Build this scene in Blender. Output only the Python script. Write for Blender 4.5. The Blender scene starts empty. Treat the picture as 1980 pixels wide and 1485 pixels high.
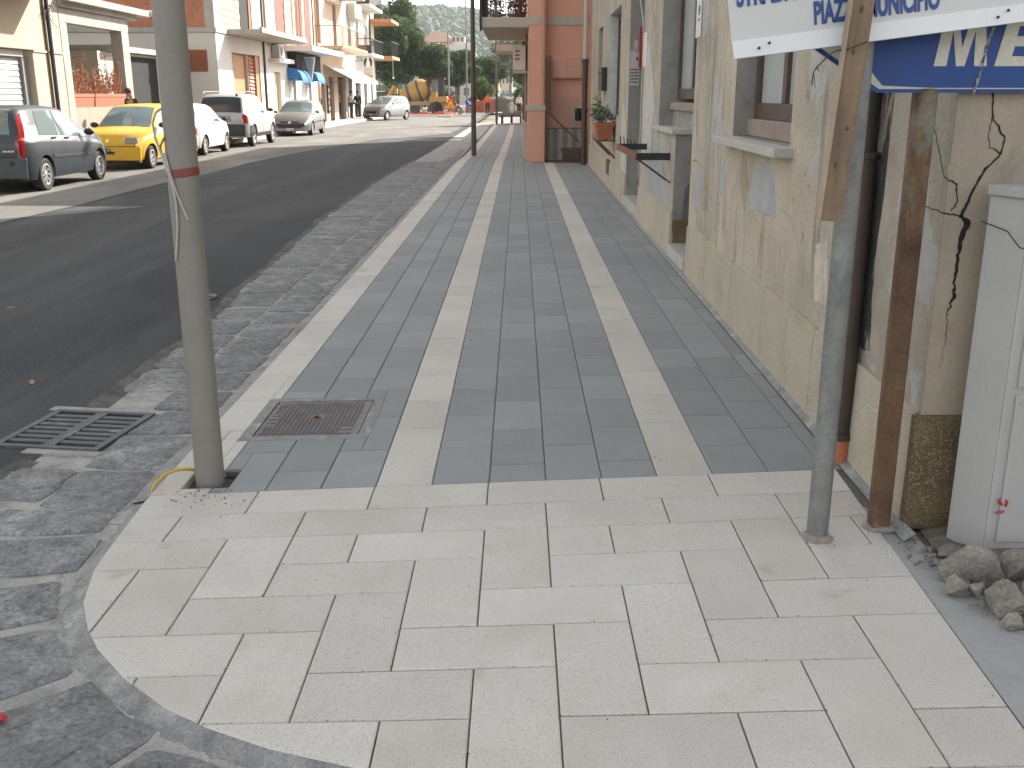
import bpy, bmesh, math, random
import numpy as np
from mathutils import Vector, Matrix, noise
R = math.radians
PI = math.pi
S = bpy.context.scene
COL = S.collection
rng = random.Random(7)

# ---------------------------------------------------------------- camera
CAMH = 1.67
cam_d = bpy.data.cameras.new('camera')
cam_d.sensor_width = 36.0
cam_d.lens = 36.0 * 1946.0 / 1980.0
cam_d.clip_start = 0.05
cam_d.clip_end = 6000
cam = bpy.data.objects.new('camera', cam_d)
cam.location = (0, 0, CAMH)
cam.rotation_euler = (R(90 - 16.05), 0, R(0.37))
COL.objects.link(cam)
S.camera = cam

# ---------------------------------------------------------------- light
SUN_EL, SUN_AZ = 32.0, 38.5          # azimuth measured from +Y towards +X
w = bpy.data.worlds.new('World')
S.world = w
w.use_nodes = True
nt = w.node_tree
bg = nt.nodes['Background']
sky = nt.nodes.new('ShaderNodeTexSky')
sky.sky_type = 'NISHITA'
sky.sun_disc = False
sky.sun_elevation = R(SUN_EL)
sky.sun_rotation = R(SUN_AZ)
sky.altitude = 0
sky.air_density = 1.0
sky.dust_density = 1.6
sky.ozone_density = 1.0
hs = nt.nodes.new('ShaderNodeHueSaturation')
hs.inputs['Saturation'].default_value = 0.20
nt.links.new(sky.outputs[0], hs.inputs['Color'])
nt.links.new(hs.outputs[0], bg.inputs[0])
bg.inputs[1].default_value = 0.15
sun_d = bpy.data.lights.new('sun', 'SUN')
sun_d.energy = 5.0
sun_d.angle = R(0.55)
sun_d.color = (1.0, 0.93, 0.82)
sun = bpy.data.objects.new('sun', sun_d)
a, e = R(SUN_AZ), R(SUN_EL)
sd = Vector((math.sin(a) * math.cos(e), math.cos(a) * math.cos(e), math.sin(e)))
sun.rotation_euler = sd.to_track_quat('Z', 'Y').to_euler()
sun.location = sd * 50
COL.objects.link(sun)
S.view_settings.view_transform = 'Standard'
S.view_settings.look = 'None'
S.view_settings.gamma = 1.0
S.view_settings.use_curve_mapping = False
S.view_settings.exposure = 1.32
try:
    S.cycles.use_adaptive_sampling = True
    S.cycles.adaptive_threshold = 0.02
    S.cycles.max_bounces = 6
    S.cycles.use_denoising = True
except Exception:
    pass

# ---------------------------------------------------------------- helpers
class MB:
    def __init__(s): s.v = []; s.f = []
    def add(s, vs, fs):
        o = len(s.v); s.v.extend([tuple(p) for p in vs]); s.f.extend([tuple(i + o for i in f) for f in fs]); return s
    def quad(s, *p): return s.add(p, [tuple(range(len(p)))])
    def box(s, x0, x1, y0, y1, z0, z1):
        v = [(x0,y0,z0),(x1,y0,z0),(x1,y1,z0),(x0,y1,z0),(x0,y0,z1),(x1,y0,z1),(x1,y1,z1),(x0,y1,z1)]
        return s.add(v, [(0,3,2,1),(4,5,6,7),(0,1,5,4),(1,2,6,5),(2,3,7,6),(3,0,4,7)])
    def obox(s, M, hx, hy, hz):
        v = [M @ Vector((a*hx, b*hy, c*hz)) for c in (-1,1) for a, b in ((-1,-1),(1,-1),(1,1),(-1,1))]
        return s.add(v, [(0,3,2,1),(4,5,6,7),(0,1,5,4),(1,2,6,5),(2,3,7,6),(3,0,4,7)])
    def bar(s, a, b, wx, wy, up=(0,0,1)):
        a, b = Vector(a), Vector(b); d = b - a; z = d.normalized()
        x = Vector(up).cross(z)
        if x.length < 1e-4: x = Vector((1,0,0)).cross(z)
        x.normalize(); y = z.cross(x)
        M = Matrix((x, y, z)).transposed().to_4x4(); M.translation = (a + b) / 2
        return s.obox(M, wx/2, wy/2, d.length/2)
    def prism(s, A, B):
        n = len(A)
        f = [tuple(range(n-1, -1, -1)), tuple(range(n, 2*n))] + [(i, (i+1) % n, n + (i+1) % n, n + i) for i in range(n)]
        return s.add(list(A) + list(B), f)
    def rings(s, rings, closed=True, cap=True):
        n = len(rings[0]); vs = [p for r in rings for p in r]; fs = []
        for k in range(len(rings)-1):
            for i in range(n if closed else n-1):
                j = (i+1) % n
                fs.append((k*n+i, k*n+j, (k+1)*n+j, (k+1)*n+i))
        if cap and closed:
            fs.append(tuple(range(n-1, -1, -1))); o = (len(rings)-1)*n; fs.append(tuple(range(o, o+n)))
        return s.add(vs, fs)
    def tube(s, pts, r, n=8, cap=True):
        pts = [Vector(p) for p in pts]; rs = r if isinstance(r, (list, tuple)) else [r]*len(pts)
        out = []; px = None
        for i, p in enumerate(pts):
            d = (pts[min(i+1, len(pts)-1)] - pts[max(i-1, 0)]).normalized()
            if px is None: px = d.orthogonal().normalized() if abs(d.z) < .99 else Vector((1,0,0))
            x = (px - d*px.dot(d)).normalized(); y = d.cross(x); px = x
            out.append([p + (x*math.cos(2*PI*k/n) + y*math.sin(2*PI*k/n))*rs[i] for k in range(n)])
        return s.rings(out, True, cap)
    def lathe(s, prof, M=None, n=16, cap=True):
        M = M or Matrix()
        return s.rings([[M @ Vector((r*math.cos(2*PI*k/n), r*math.sin(2*PI*k/n), z)) for k in range(n)] for r, z in prof], True, cap)
    def ball(s, c, r, nu=10, nv=6, jit=0, seed=0):
        rr = random.Random(seed); r = r if hasattr(r, '__len__') else (r, r, r); c = Vector(c); out = []
        for j in range(nv+1):
            t = PI*j/nv; st = max(math.sin(t), .02)
            out.append([c + Vector((r[0]*st*math.cos(2*PI*k/nu), r[1]*st*math.sin(2*PI*k/nu), -r[2]*math.cos(t)))*(1 + jit*(rr.random()-.5)) for k in range(nu)])
        return s.rings(out)
    def plate(s, pts, n, t):           # flat polygon with thickness t along n
        n = Vector(n)*t; return s.prism(pts, [Vector(p) + n for p in pts])
    def build(s, name, m, parent=None, smooth=False, bevel=0, fix=True, loc=None):
        me = bpy.data.meshes.new(name)
        me.from_pydata(s.v, [], s.f)
        if fix or bevel:
            bm = bmesh.new(); bm.from_mesh(me)
            bmesh.ops.recalc_face_normals(bm, faces=bm.faces)
            if bevel:
                es = [x for x in bm.edges if len(x.link_faces) == 2 and x.calc_face_angle(0) > .6]
                bmesh.ops.bevel(bm, geom=es, offset=bevel, segments=2, affect='EDGES', profile=.6, clamp_overlap=True)
            bm.to_mesh(me); bm.free()
        if smooth:
            me.polygons.foreach_set('use_smooth', [True]*len(me.polygons))
            me.set_sharp_from_angle(angle=R(38))
        me.materials.append(m)
        o = bpy.data.objects.new(name, me); COL.objects.link(o)
        if parent: o.parent = parent
        if loc: o.location = loc
        return o

def tag(o, label=None, cat=None, group=None, kind=None):
    if label: o['label'] = label
    if cat: o['category'] = cat
    if group: o['group'] = group
    if kind: o['kind'] = kind
    return o
def thing(name, label, cat, loc=(0,0,0), rz=0, group=None):
    o = bpy.data.objects.new(name, None); COL.objects.link(o)
    o.empty_display_size = .2
    o.location = loc; o.rotation_euler = (0, 0, rz)
    return tag(o, label, cat, group)
def copy_tree(o, parent=None):
    c = o.copy(); COL.objects.link(c); c.parent = parent
    for ch in o.children: copy_tree(ch, c)
    return c
def mesh_np(name, V, F, m, parent=None):
    me = bpy.data.meshes.new(name)
    me.vertices.add(len(V)); me.vertices.foreach_set('co', np.asarray(V, 'f').ravel())
    k = F.shape[1]
    me.loops.add(F.size); me.loops.foreach_set('vertex_index', F.ravel().astype('i'))
    me.polygons.add(len(F)); me.polygons.foreach_set('loop_start', np.arange(0, F.size, k, dtype='i'))
    me.update(calc_edges=True); me.validate()
    me.materials.append(m)
    o = bpy.data.objects.new(name, me); COL.objects.link(o)
    if parent: o.parent = parent
    return o
def text(name, s, size, m, parent, M, sx=1.0, bold=0.0, depth=.0015, align='LEFT'):
    cu = bpy.data.curves.new(name, 'FONT'); cu.body = s; cu.size = size; cu.offset = bold; cu.extrude = depth; cu.align_x = align
    o = bpy.data.objects.new(name, cu); COL.objects.link(o)
    bpy.context.view_layer.update()
    me = bpy.data.meshes.new_from_object(o.evaluated_get(bpy.context.evaluated_depsgraph_get()))
    bpy.data.objects.remove(o)
    me.transform(M @ Matrix.Diagonal((sx, 1, 1, 1)))
    me.materials.clear(); me.materials.append(m); me.name = name
    q = bpy.data.objects.new(name, me); COL.objects.link(q); q.parent = parent
    return q

# ---------------------------------------------------------------- materials
MATS = {}
def mat(name, col, rough=.75, metal=0., vary=.12, vscale=3., col2=None, c2scale=1.2, c2thr=.5, c2soft=.12, c2amt=1., stretch=None,
        fine=.08, fscale=60., speck=None, bump=0., bscale=40., bdist=.01, rand=0., spec=.5, coat=0., trans=0., alpha=1., emit=None, extra=None, coord='Object'):
    if name in MATS: return MATS[name]
    m = bpy.data.materials.new(name); m.use_nodes = True; n = m.node_tree.nodes; l = m.node_tree.links
    b = n['Principled BSDF']; MATS[name] = m
    def nd(t, **k):
        x = n.new(t)
        for a, v in k.items(): setattr(x, a, v)
        return x
    tc = nd('ShaderNodeTexCoord'); vec = tc.outputs[coord]
    oi = None
    if rand:
        oi = nd('ShaderNodeObjectInfo')
        ad = nd('ShaderNodeVectorMath', operation='ADD')
        sc_ = nd('ShaderNodeVectorMath', operation='SCALE'); sc_.inputs['Scale'].default_value = 37.
        cx = nd('ShaderNodeCombineXYZ'); l.new(oi.outputs['Random'], cx.inputs[0]); l.new(oi.outputs['Random'], cx.inputs[2])
        l.new(cx.outputs[0], sc_.inputs[0]); l.new(vec, ad.inputs[0]); l.new(sc_.outputs[0], ad.inputs[1]); vec = ad.outputs[0]
    def noi(scale, detail=4, rough_=.55, st=None, dist=0):
        x = nd('ShaderNodeTexNoise'); x.inputs['Scale'].default_value = scale; x.inputs['Detail'].default_value = detail
        x.inputs['Roughness'].default_value = rough_; x.inputs['Distortion'].default_value = dist
        if st:
            mp = nd('ShaderNodeMapping'); mp.inputs['Scale'].default_value = st; l.new(vec, mp.inputs[0]); l.new(mp.outputs[0], x.inputs[0])
        else: l.new(vec, x.inputs[0])
        return x.outputs['Fac']
    def ramp(f, lo, hi):
        x = nd('ShaderNodeMapRange'); x.inputs['From Min'].default_value = lo; x.inputs['From Max'].default_value = hi
        x.interpolation_type = 'SMOOTHSTEP'; l.new(f, x.inputs['Value']); return x.outputs[0]
    def mul(f, k):
        x = nd('ShaderNodeMath', operation='MULTIPLY'); l.new(f, x.inputs[0]); x.inputs[1].default_value = k; return x.outputs[0]
    def mix(c1, c2, f, mode='MIX'):
        x = nd('ShaderNodeMix', data_type='RGBA', blend_type=mode)
        for sock, v in ((x.inputs[6], c1), (x.inputs[7], c2)):
            if isinstance(v, (tuple, list)): sock.default_value = (*v[:3], 1)
            else: l.new(v, sock)
        if isinstance(f, (int, float)): x.inputs[0].default_value = f
        else: l.new(f, x.inputs[0])
        return x.outputs[2]
    c = col
    if col2 is not None: c = mix(c, col2, mul(ramp(noi(c2scale, 6, .6, stretch), c2thr - c2soft, c2thr + c2soft), c2amt))
    for (ecol, esc, thr, soft, amt, st) in (extra or []):
        c = mix(c, ecol, mul(ramp(noi(esc, 6, .62, st, .4), thr - soft, thr + soft), amt))
    def gain(c, f, amt):      # multiply by 1 +- amt
        x = nd('ShaderNodeMapRange'); x.inputs['From Min'].default_value = .25; x.inputs['From Max'].default_value = .75
        x.inputs['To Min'].default_value = 1 - amt; x.inputs['To Max'].default_value = 1 + amt; x.clamp = True; l.new(f, x.inputs['Value'])
        g = nd('ShaderNodeVectorMath', operation='SCALE'); l.new(x.outputs[0], g.inputs['Scale'])
        if isinstance(c, (tuple, list)): g.inputs[0].default_value = c[:3]
        else: l.new(c, g.inputs[0])
        return g.outputs[0]
    if vary: c = gain(c, noi(vscale, 5), vary)
    if fine: c = gain(c, noi(fscale, 2), fine)
    if speck: c = mix(c, speck[0], mul(ramp(noi(speck[1], 1, .4), speck[2], speck[2] + .05), speck[3]))
    if rand:
        x = nd('ShaderNodeMapRange'); x.inputs['To Min'].default_value = 1 - rand; x.inputs['To Max'].default_value = 1 + rand
        l.new(oi.outputs['Random'], x.inputs['Value'])
        g = nd('ShaderNodeVectorMath', operation='SCALE'); l.new(x.outputs[0], g.inputs['Scale'])
        if isinstance(c, (tuple, list)): g.inputs[0].default_value = c[:3]
        else: l.new(c, g.inputs[0])
        c = g.outputs[0]
    if isinstance(c, (tuple, list)): b.inputs['Base Color'].default_value = (*c[:3], 1)
    else: l.new(c, b.inputs['Base Color'])
    b.inputs['Roughness'].default_value = rough; b.inputs['Metallic'].default_value = metal
    b.inputs['Specular IOR Level'].default_value = spec
    b.inputs['Coat Weight'].default_value = coat; b.inputs['Coat Roughness'].default_value = .05
    if trans: b.inputs['Transmission Weight'].default_value = trans
    if alpha < 1: b.inputs['Alpha'].default_value = alpha
    if emit: b.inputs['Emission Color'].default_value = (*emit[:3], 1); b.inputs['Emission Strength'].default_value = emit[3]
    if bump:
        bp = nd('ShaderNodeBump'); bp.inputs['Strength'].default_value = bump; bp.inputs['Distance'].default_value = bdist
        l.new(noi(bscale, 6, .65), bp.inputs['Height']); l.new(bp.outputs[0], b.inputs['Normal'])
    return m
def mul_col(c, k): return tuple(min(1, x*k) for x in c)

m_slab = mat('cream_concrete', (.54,.510,.458), .85, vary=.06, vscale=3, fine=.13, fscale=240, speck=((.33,.31,.275), 190, .60, .6), bump=.25, bscale=260, bdist=.002, rand=.065,
             extra=[((.50,.44,.37), 2.0, .57, .10, .55, None), ((.36,.32,.26), 2.4, .665, .05, .55, None), ((.40,.37,.31), 9, .69, .04, .5, None), ((.60,.585,.55), 1.1, .56, .12, .5, None)])
m_paver = mat('grey_paver', (.250,.263,.262), .85, vary=.07, vscale=4, fine=.09, fscale=200, speck=((.32,.33,.33), 240, .6, .5), bump=.25, bscale=240, bdist=.002, rand=.10,
              extra=[((.31,.31,.30), 1.8, .64, .10, .35, None)])
m_joint = mat('joint_sand', (.13,.125,.115), .95, bump=.4, bscale=150, bdist=.004)
m_cement = mat('cement', (.37,.362,.335), .95, vary=.22, vscale=6, fine=.22, fscale=110, bump=.9, bscale=55, bdist=.010, extra=[((.20,.20,.195), 7, .54, .10, .7, None), ((.40,.38,.335), 2.5, .58, .1, .6, None), ((.13,.13,.125), 16, .66, .05, .6, None)])
m_lava = mat('lava_stone', (.19,.193,.19), .9, vary=.26, vscale=8, fine=.34, fscale=70, bump=.9, bscale=48, bdist=.010, rand=.10,
             extra=[((.28,.283,.275), 14, .56, .10, .6, None), ((.38,.377,.36), 3.2, .60, .10, .6, None), ((.11,.113,.117), 26, .57, .07, .7, None)])
m_asph = mat('asphalt', (.046,.049,.053), .92, spec=.25, vary=.14, vscale=.6, fine=.25, fscale=140, speck=((.15,.15,.145), 120, .60, .6), bump=.8, bscale=170, bdist=.006,
             extra=[((.085,.088,.09), .9, .54, .10, .55, (1,.10,1)), ((.026,.028,.031), .7, .60, .05, .6, (1,.25,1)), ((.17,.17,.165), 2.6, .745, .03, .45, None)])
m_asph_sunlit = mat('sunlit_asphalt', (.165,.16,.15), .97, spec=.1, vary=.14, vscale=.5, fine=.2, fscale=90, bump=.5, bscale=120, bdist=.006, extra=[((.25,.24,.22), .8, .55, .12, .6, (1,.3,1))])  # asphalt made paler, with sunlight put into its base colour
m_dust = mat('dusty_verge', (.125,.12,.11), .95, vary=.25, vscale=5, fine=.28, fscale=110, bump=.8, bscale=110, bdist=.006, extra=[((.065,.066,.066), 4, .50, .12, .85, None), ((.22,.205,.175), 9, .62, .07, .6, None)])
m_iron = mat('cast_iron', (.135,.118,.115), .6, .35, vary=.2, vscale=12, fine=.15, bump=.3, bscale=90, bdist=.002, extra=[((.20,.185,.165), 9, .6, .08, .6, None)])
m_grate = mat('grate_iron', (.085,.09,.095), .6, .3, vary=.2, vscale=8, bump=.25, bscale=100, bdist=.002, extra=[((.26,.255,.24), 7, .62, .08, .5, None)])
m_dark = mat('dark_void', (.012,.012,.012), .9, vary=0, fine=0)
m_pole = mat('grey_pole_paint', (.225,.208,.182), .5, .0, vary=.06, vscale=6, fine=.04, bump=.05, bscale=30, bdist=.002)
m_galv = mat('galvanised_steel', (.22,.222,.21), .55, .35, vary=.22, vscale=14, fine=.12, fscale=90, bump=.1, bscale=60, bdist=.002, extra=[((.10,.11,.115), 9, .58, .08, .6, (1,1,.25)), ((.30,.29,.26), 6, .68, .06, .5, None)])
m_rust = mat('rusty_steel', (.12,.068,.04), .85, .1, vary=.25, vscale=10, fine=.2, fscale=80, bump=.5, bscale=60, bdist=.003,
             extra=[((.20,.125,.055), 4, .52, .10, .8, (1,1,.35)), ((.052,.03,.022), 5, .57, .07, .85, (1,1,.4)), ((.19,.20,.175), 3.6, .55, .05, .8, (1,1,.4))])
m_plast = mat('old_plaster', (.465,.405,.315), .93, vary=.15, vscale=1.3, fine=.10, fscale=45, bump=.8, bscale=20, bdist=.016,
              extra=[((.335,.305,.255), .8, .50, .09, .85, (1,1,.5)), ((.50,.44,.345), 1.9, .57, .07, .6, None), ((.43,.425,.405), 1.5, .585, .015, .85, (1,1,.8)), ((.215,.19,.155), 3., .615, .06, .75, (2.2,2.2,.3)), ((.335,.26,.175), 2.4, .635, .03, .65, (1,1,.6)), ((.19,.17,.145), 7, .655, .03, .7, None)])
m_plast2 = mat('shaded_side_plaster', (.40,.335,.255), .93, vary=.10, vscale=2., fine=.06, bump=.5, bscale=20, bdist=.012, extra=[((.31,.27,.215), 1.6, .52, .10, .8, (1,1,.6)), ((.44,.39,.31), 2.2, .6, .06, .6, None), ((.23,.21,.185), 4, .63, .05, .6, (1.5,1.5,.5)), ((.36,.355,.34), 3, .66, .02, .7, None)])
m_render = mat('grey_render', (.29,.275,.245), .95, vary=.18, vscale=5, fine=.14, fscale=80, bump=.7, bscale=50, bdist=.01, extra=[((.20,.19,.17), 3, .6, .08, .6, None)])
m_patch = mat('cement_patch', (.36,.365,.36), .95, vary=.12, vscale=4, bump=.4, bscale=40, bdist=.006, extra=[((.44,.44,.43), 3, .6, .1, .6, None)])
m_plinth = mat('terrazzo_plinth', (.43,.385,.30), .85, vary=.10, vscale=3, fine=.22, fscale=130, speck=((.56,.50,.39), 130, .58, .7), bump=.7, bscale=120, bdist=.006, rand=.05, extra=[((.31,.265,.185), 2.5, .6, .1, .5, None)])
m_plinth2 = mat('mossy_plinth', (.155,.115,.062), .9, vary=.25, vscale=9, fine=.35, fscale=110, speck=((.36,.29,.16), 130, .60, .85), bump=1., bscale=110, bdist=.01)
m_stone = mat('sill_stone', (.44,.42,.375), .8, vary=.12, vscale=8, bump=.3, bscale=60, bdist=.004)
m_wood = mat('old_wood', (.23,.16,.105), .8, vary=.2, vscale=8, stretch=(12,12,.9), col2=(.155,.105,.07), c2scale=2.5, c2thr=.5, c2soft=.15, bump=.35, bscale=30, bdist=.003, extra=[((.07,.045,.03), 6, .71, .05, .8, None)])
m_woodl = mat('pale_wood_edge', (.36,.28,.20), .8, vary=.15, vscale=8, stretch=(12,12,.9))
m_brown = mat('brown_frame_paint', (.075,.048,.038), .6, vary=.2, vscale=9, bump=.15, bscale=40, bdist=.002)
m_pinkwood = mat('faded_wood_frame', (.27,.215,.18), .75, vary=.15, vscale=8, bump=.2, bscale=40, bdist=.003)
m_glass = mat('window_glass', (.46,.50,.49), .08, vary=.1, vscale=2, fine=0, spec=.6)
m_curtain = mat('white_curtain', (.58,.62,.60), .9, vary=.1, vscale=4, fine=0)
m_dglass = mat('dark_glass', (.02,.022,.022), .06, vary=0, fine=0, spec=.6)
m_cab = mat('cabinet_grp', (.385,.38,.36), .6, vary=.05, vscale=3, fine=.03, bump=.12, bscale=90, bdist=.002, extra=[((.34,.335,.32), 4, .66, .08, .45, (1,1,.4))])
m_rubble = mat('rubble_concrete', (.30,.275,.24), .95, vary=.3, vscale=9, fine=.25, fscale=70, bump=1., bscale=36, bdist=.03, rand=.2, extra=[((.38,.35,.31), 14, .60, .06, .6, None), ((.12,.095,.07), 6, .62, .07, .6, None)])
m_soil = mat('soil', (.19,.165,.13), .95, vary=.25, vscale=9, fine=.25, bump=1., bscale=40, bdist=.02)
m_white = mat('white_panel', (.60,.60,.59), .45, vary=.03, vscale=2, fine=0)
m_whiteb = mat('white_panel_flange', (.70,.71,.71), .4, vary=.03, vscale=2, fine=0)
m_bluetx = mat('blue_lettering', (.03,.075,.26), .5, vary=.05, fine=0)
m_blue = mat('blue_sign_paint', (.010,.055,.23), .5, vary=.12, vscale=5, fine=.05, extra=[((.02,.025,.05), 6, .68, .06, .6, None)])
m_creamp = mat('cream_sign_paint', (.58,.555,.47), .6, vary=.1, vscale=8, extra=[((.30,.26,.18), 14, .69, .05, .7, None)])
m_terra = mat('terracotta', (.34,.115,.06), .8, vary=.1, vscale=8, rand=.06)
m_orangep = mat('orange_pvc', (.46,.16,.075), .6, vary=.12, vscale=6, extra=[((.38,.33,.27), 6, .64, .06, .7, None)])
m_brpipe = mat('brown_downpipe', (.062,.043,.034), .5, vary=.2, vscale=7, bump=.05, extra=[((.12,.085,.06), 5, .62, .08, .5, (1,1,.3))])
m_blk = mat('black_metal', (.022,.022,.024), .5, vary=.1)
m_red = mat('red_plastic', (.38,.02,.02), .4, vary=.08)
m_cable = mat('grey_cable', (.40,.385,.345), .6, vary=.05)
m_yellowc = mat('yellow_conduit', (.50,.33,.05), .5, vary=.08)
m_redtape = mat('red_tape', (.20,.045,.035), .5, vary=.15, vscale=12)
m_wire = mat('rusty_wire', (.055,.038,.03), .7, vary=0, fine=0)
m_salmon = mat('salmon_render', (.69,.365,.265), .9, vary=.05, vscale=1.2, fine=.04, fscale=60, bump=.2, bscale=90, bdist=.003, extra=[((.64,.34,.245), .8, .6, .12, .5, (1,1,.4))])
m_salmonp = mat('salmon_metal', (.63,.33,.235), .6, vary=.04)
m_band = mat('cream_band', (.47,.43,.355), .85, vary=.05)
m_white_bd = mat('white_render', (.62,.60,.56), .9, vary=.05, vscale=.7, bump=.1, bscale=30)
m_cream_bd = mat('cream_render', (.44,.385,.30), .9, vary=.06, vscale=.6, fine=.08, fscale=25, bump=.2, bscale=30, bdist=.01)
m_peach_bd = mat('peach_render', (.52,.41,.30), .9, vary=.05, vscale=.7, bump=.1)
m_greyw_bd = mat('pale_grey_render', (.50,.48,.43), .9, vary=.07, vscale=.8, bump=.15)
m_conc = mat('raw_concrete', (.36,.35,.31), .9, vary=.15, vscale=2, fine=.1, stretch=(1,1,.4), bump=.3, bscale=20, bdist=.01, extra=[((.27,.265,.24), 1.8, .6, .1, .6, (1,1,.3))])
m_brick = mat('hollow_brick', (.42,.16,.09), .9, vary=.12, vscale=5, bump=.4, bscale=30, bdist=.01, rand=.13)
m_brickp = mat('pink_brick', (.50,.34,.26), .9, vary=.12, vscale=5, bump=.3, rand=.08)
m_mort = mat('mortar', (.38,.35,.31), .95, vary=.1)
m_terrag = mat('terracotta_grille', (.33,.13,.075), .85, vary=.12, vscale=6, rand=.08)
m_orangedoor = mat('orange_door_panel', (.42,.20,.075), .6, vary=.06, vscale=2)
m_shutter = mat('grey_shutter', (.42,.43,.43), .5, .1, vary=.05)
m_stone_side = mat('pale_sidewalk', (.36,.345,.315), .9, vary=.1, vscale=1.5, fine=.1)
# ================================================================ GROUND
def interp(x, pts):
    if x <= pts[0][0]: return pts[0][1]
    for (a, b), (c, d) in zip(pts, pts[1:]):
        if x <= c: return b + (d-b)*(x-a)/(c-a)
    return pts[-1][1]
SK = [(1.2,.02),(2.0,.035),(2.45,.045),(3.2,.075),(3.7,.095),(4.3,.112),(5.0,.075),(6.5,.035),(9,.012),(20,0)]
def bend(x, y):                          # rows run slightly askew near the corner; far pavement drifts right
    return (x + interp(y, [(26.5,0),(46,.12),(80,.16)]), y + interp(y, SK)*x)
def sink(y): return interp(y, [(26.6,0),(28.5,-.035),(36,-.05),(44,-.02),(60,0)])

g = MB(); g.quad((-3000,-300,-.35),(3000,-300,-.35),(3000,3000,-.35),(-3000,3000,-.35))
tag(g.build('ground', mat('dry_ground', (.17,.15,.10), .95, vary=.3, vscale=.05, fine=.2, fscale=2)), kind='structure')

# carriageway: one sheet, its right edge following the gutter unevenly
def gut_edge(y): return interp(y, [(3,-2.32),(7,-2.34),(10,-2.52),(14,-2.72),(20,-2.82),(30,-2.75),(60,-2.6)])
road = MB(); ys = [-6 + .35*i for i in range(int(70/.35))] + [64 + 4*i for i in range(60)]
rr = random.Random(3)
for y in ys:
    ex = gut_edge(y) + rr.uniform(-.008,.008) if y > 3.6 else interp(y, [(-6,-4.2),(1,-3.6),(3.6,-2.5)])
    road.v += [(-10.25, y, -.02), (-6, y, -.003), (-4, y, -.003), (ex, y, -.019)]
for i in range(len(ys)-1):
    for k in range(3):
        o = 4*i + k; road.f.append((o, o+1, o+5, o+4))
tag(road.build('road', m_asph, smooth=True), kind='structure')
# paler strip along the road's sunlit part; sunlight painted into its asphalt colour
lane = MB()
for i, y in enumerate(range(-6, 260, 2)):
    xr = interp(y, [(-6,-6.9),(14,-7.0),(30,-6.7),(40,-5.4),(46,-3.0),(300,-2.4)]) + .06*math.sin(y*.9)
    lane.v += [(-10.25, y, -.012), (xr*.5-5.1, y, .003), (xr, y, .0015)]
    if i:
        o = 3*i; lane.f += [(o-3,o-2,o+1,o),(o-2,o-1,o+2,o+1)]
tag(lane.build('sunlit_lane', m_asph_sunlit, smooth=True), kind='structure')
vg = MB()                                # dusty strip where asphalt meets the gutter
ys = [3.5 + .06*i for i in range(400)]; rr = random.Random(5)
for i, y in enumerate(ys):
    ex = gut_edge(y)
    vg.v += [(ex - .07 - .02*math.sin(y*2.3) - .012*math.sin(y*5.9+1) - .012*rr.random(), y, -.0035), (ex + .03, y, -.024)]
    if i and not 4.55 < y < 5.42: vg.f.append((2*i-2, 2*i-1, 2*i+1, 2*i))
tag(vg.build('road_edge_dust', m_dust), kind='structure')

sw = MB(); sw.box(-16, -10.25, -6, 130, -.3, .12); tag(sw.build('left_sidewalk', m_stone_side), kind='structure')
kb = thing('left_kerb', 'pale stone kerb along the left sidewalk behind the parked cars', 'kerb', (0,0,0)); kb['kind'] = 'structure'
y = 16.
while y < 92:
    b = MB(); b.box(-10.25, -10.07, y, y+1.17, -.2, .135); b.build('kerb_stone', m_stone, kb, bevel=.015); y += 1.2

gutter = thing('gutter', 'dark lava stone gutter with pale cement joints beside the pavement', 'gutter', (0,0,0)); gutter['kind'] = 'structure'
gb = MB()
rows = [3.8 + .6*i for i in range(100)]
for i, y in enumerate(rows):
    gb.v += [(-3.1, y, -.026), (-1.55, y, -.024 + sink(y))]
    if i: gb.f.append((2*i-2, 2*i-1, 2*i+1, 2*i))
gb.quad((-4.6,-3,-.026),(3.2,-3,-.026),(3.2,3.8,-.026),(-4.6,3.8,-.026))
gb.build('cement_bed', m_cement, gutter)

CURVE = [(-1.60,4.2),(-1.597,3.98),(-1.585,3.80),(-1.572,3.58),(-1.55,3.34),(-1.49,3.10),(-1.40,2.92),(-1.32,2.80),(-1.17,2.63),(-.99,2.475),(-.85,2.39),(-.66,2.30),(-.41,2.22),(0,2.12),(.5,2.04),(1.37,1.98)]
def stone(pts, z, parent, seed):
    r = random.Random(seed); n = len(pts); P = []
    for i in range(n):
        p, q = Vector(pts[i]), Vector(pts[(i+1) % n]); L = (q-p).length
        for t in (.06, .36, .64, .94): P.append(p.lerp(q, t) + Vector((r.uniform(-1,1), r.uniform(-1,1)))*min(.012, L*.03))
    c = sum(P, Vector((0,0)))/len(P); m = MB()
    rg = [[(p.x, p.y, -.06) for p in P], [(p.x, p.y, z-.006) for p in P]]
    inn = [p.lerp(c, .055) for p in P]; in2 = [p.lerp(c, .5) for p in P]
    rg.append([(p.x, p.y, z + r.uniform(-.003,.003)) for p in inn]); rg.append([(p.x, p.y, z + r.uniform(-.001,.006)) for p in in2])
    m.rings(rg)
    return m.build('gutter_stone', m_lava, parent, smooth=True)
rr = random.Random(11); sd_ = 0
for row, (xa, xb) in enumerate(((-2.045,-1.68), (None,-2.06))):
    y = 3.95 + .1*row
    while y < (34 if row == 0 else 27):
        L = rr.uniform(.36,.56); jn = rr.uniform(.022,.042)
        x0 = xa if xa else gut_edge(y) - .06
        x1_ = xa if xa else gut_edge(y + L) - .06
        if not (row == 1 and y + L > 4.55 and y < 5.42):
            sd_ += 1; sk = rr.uniform(-.02,.02)
            zz = -.017 + rr.uniform(-.003,.003) + sink(y)
            stone([(x0, y+sk), (xb, y-sk-.02), (xb+rr.uniform(-.01,.01), y+L-.02), (x1_, y+L+sk*.5)], zz, gutter, sd_)
        y += L + jn
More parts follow.
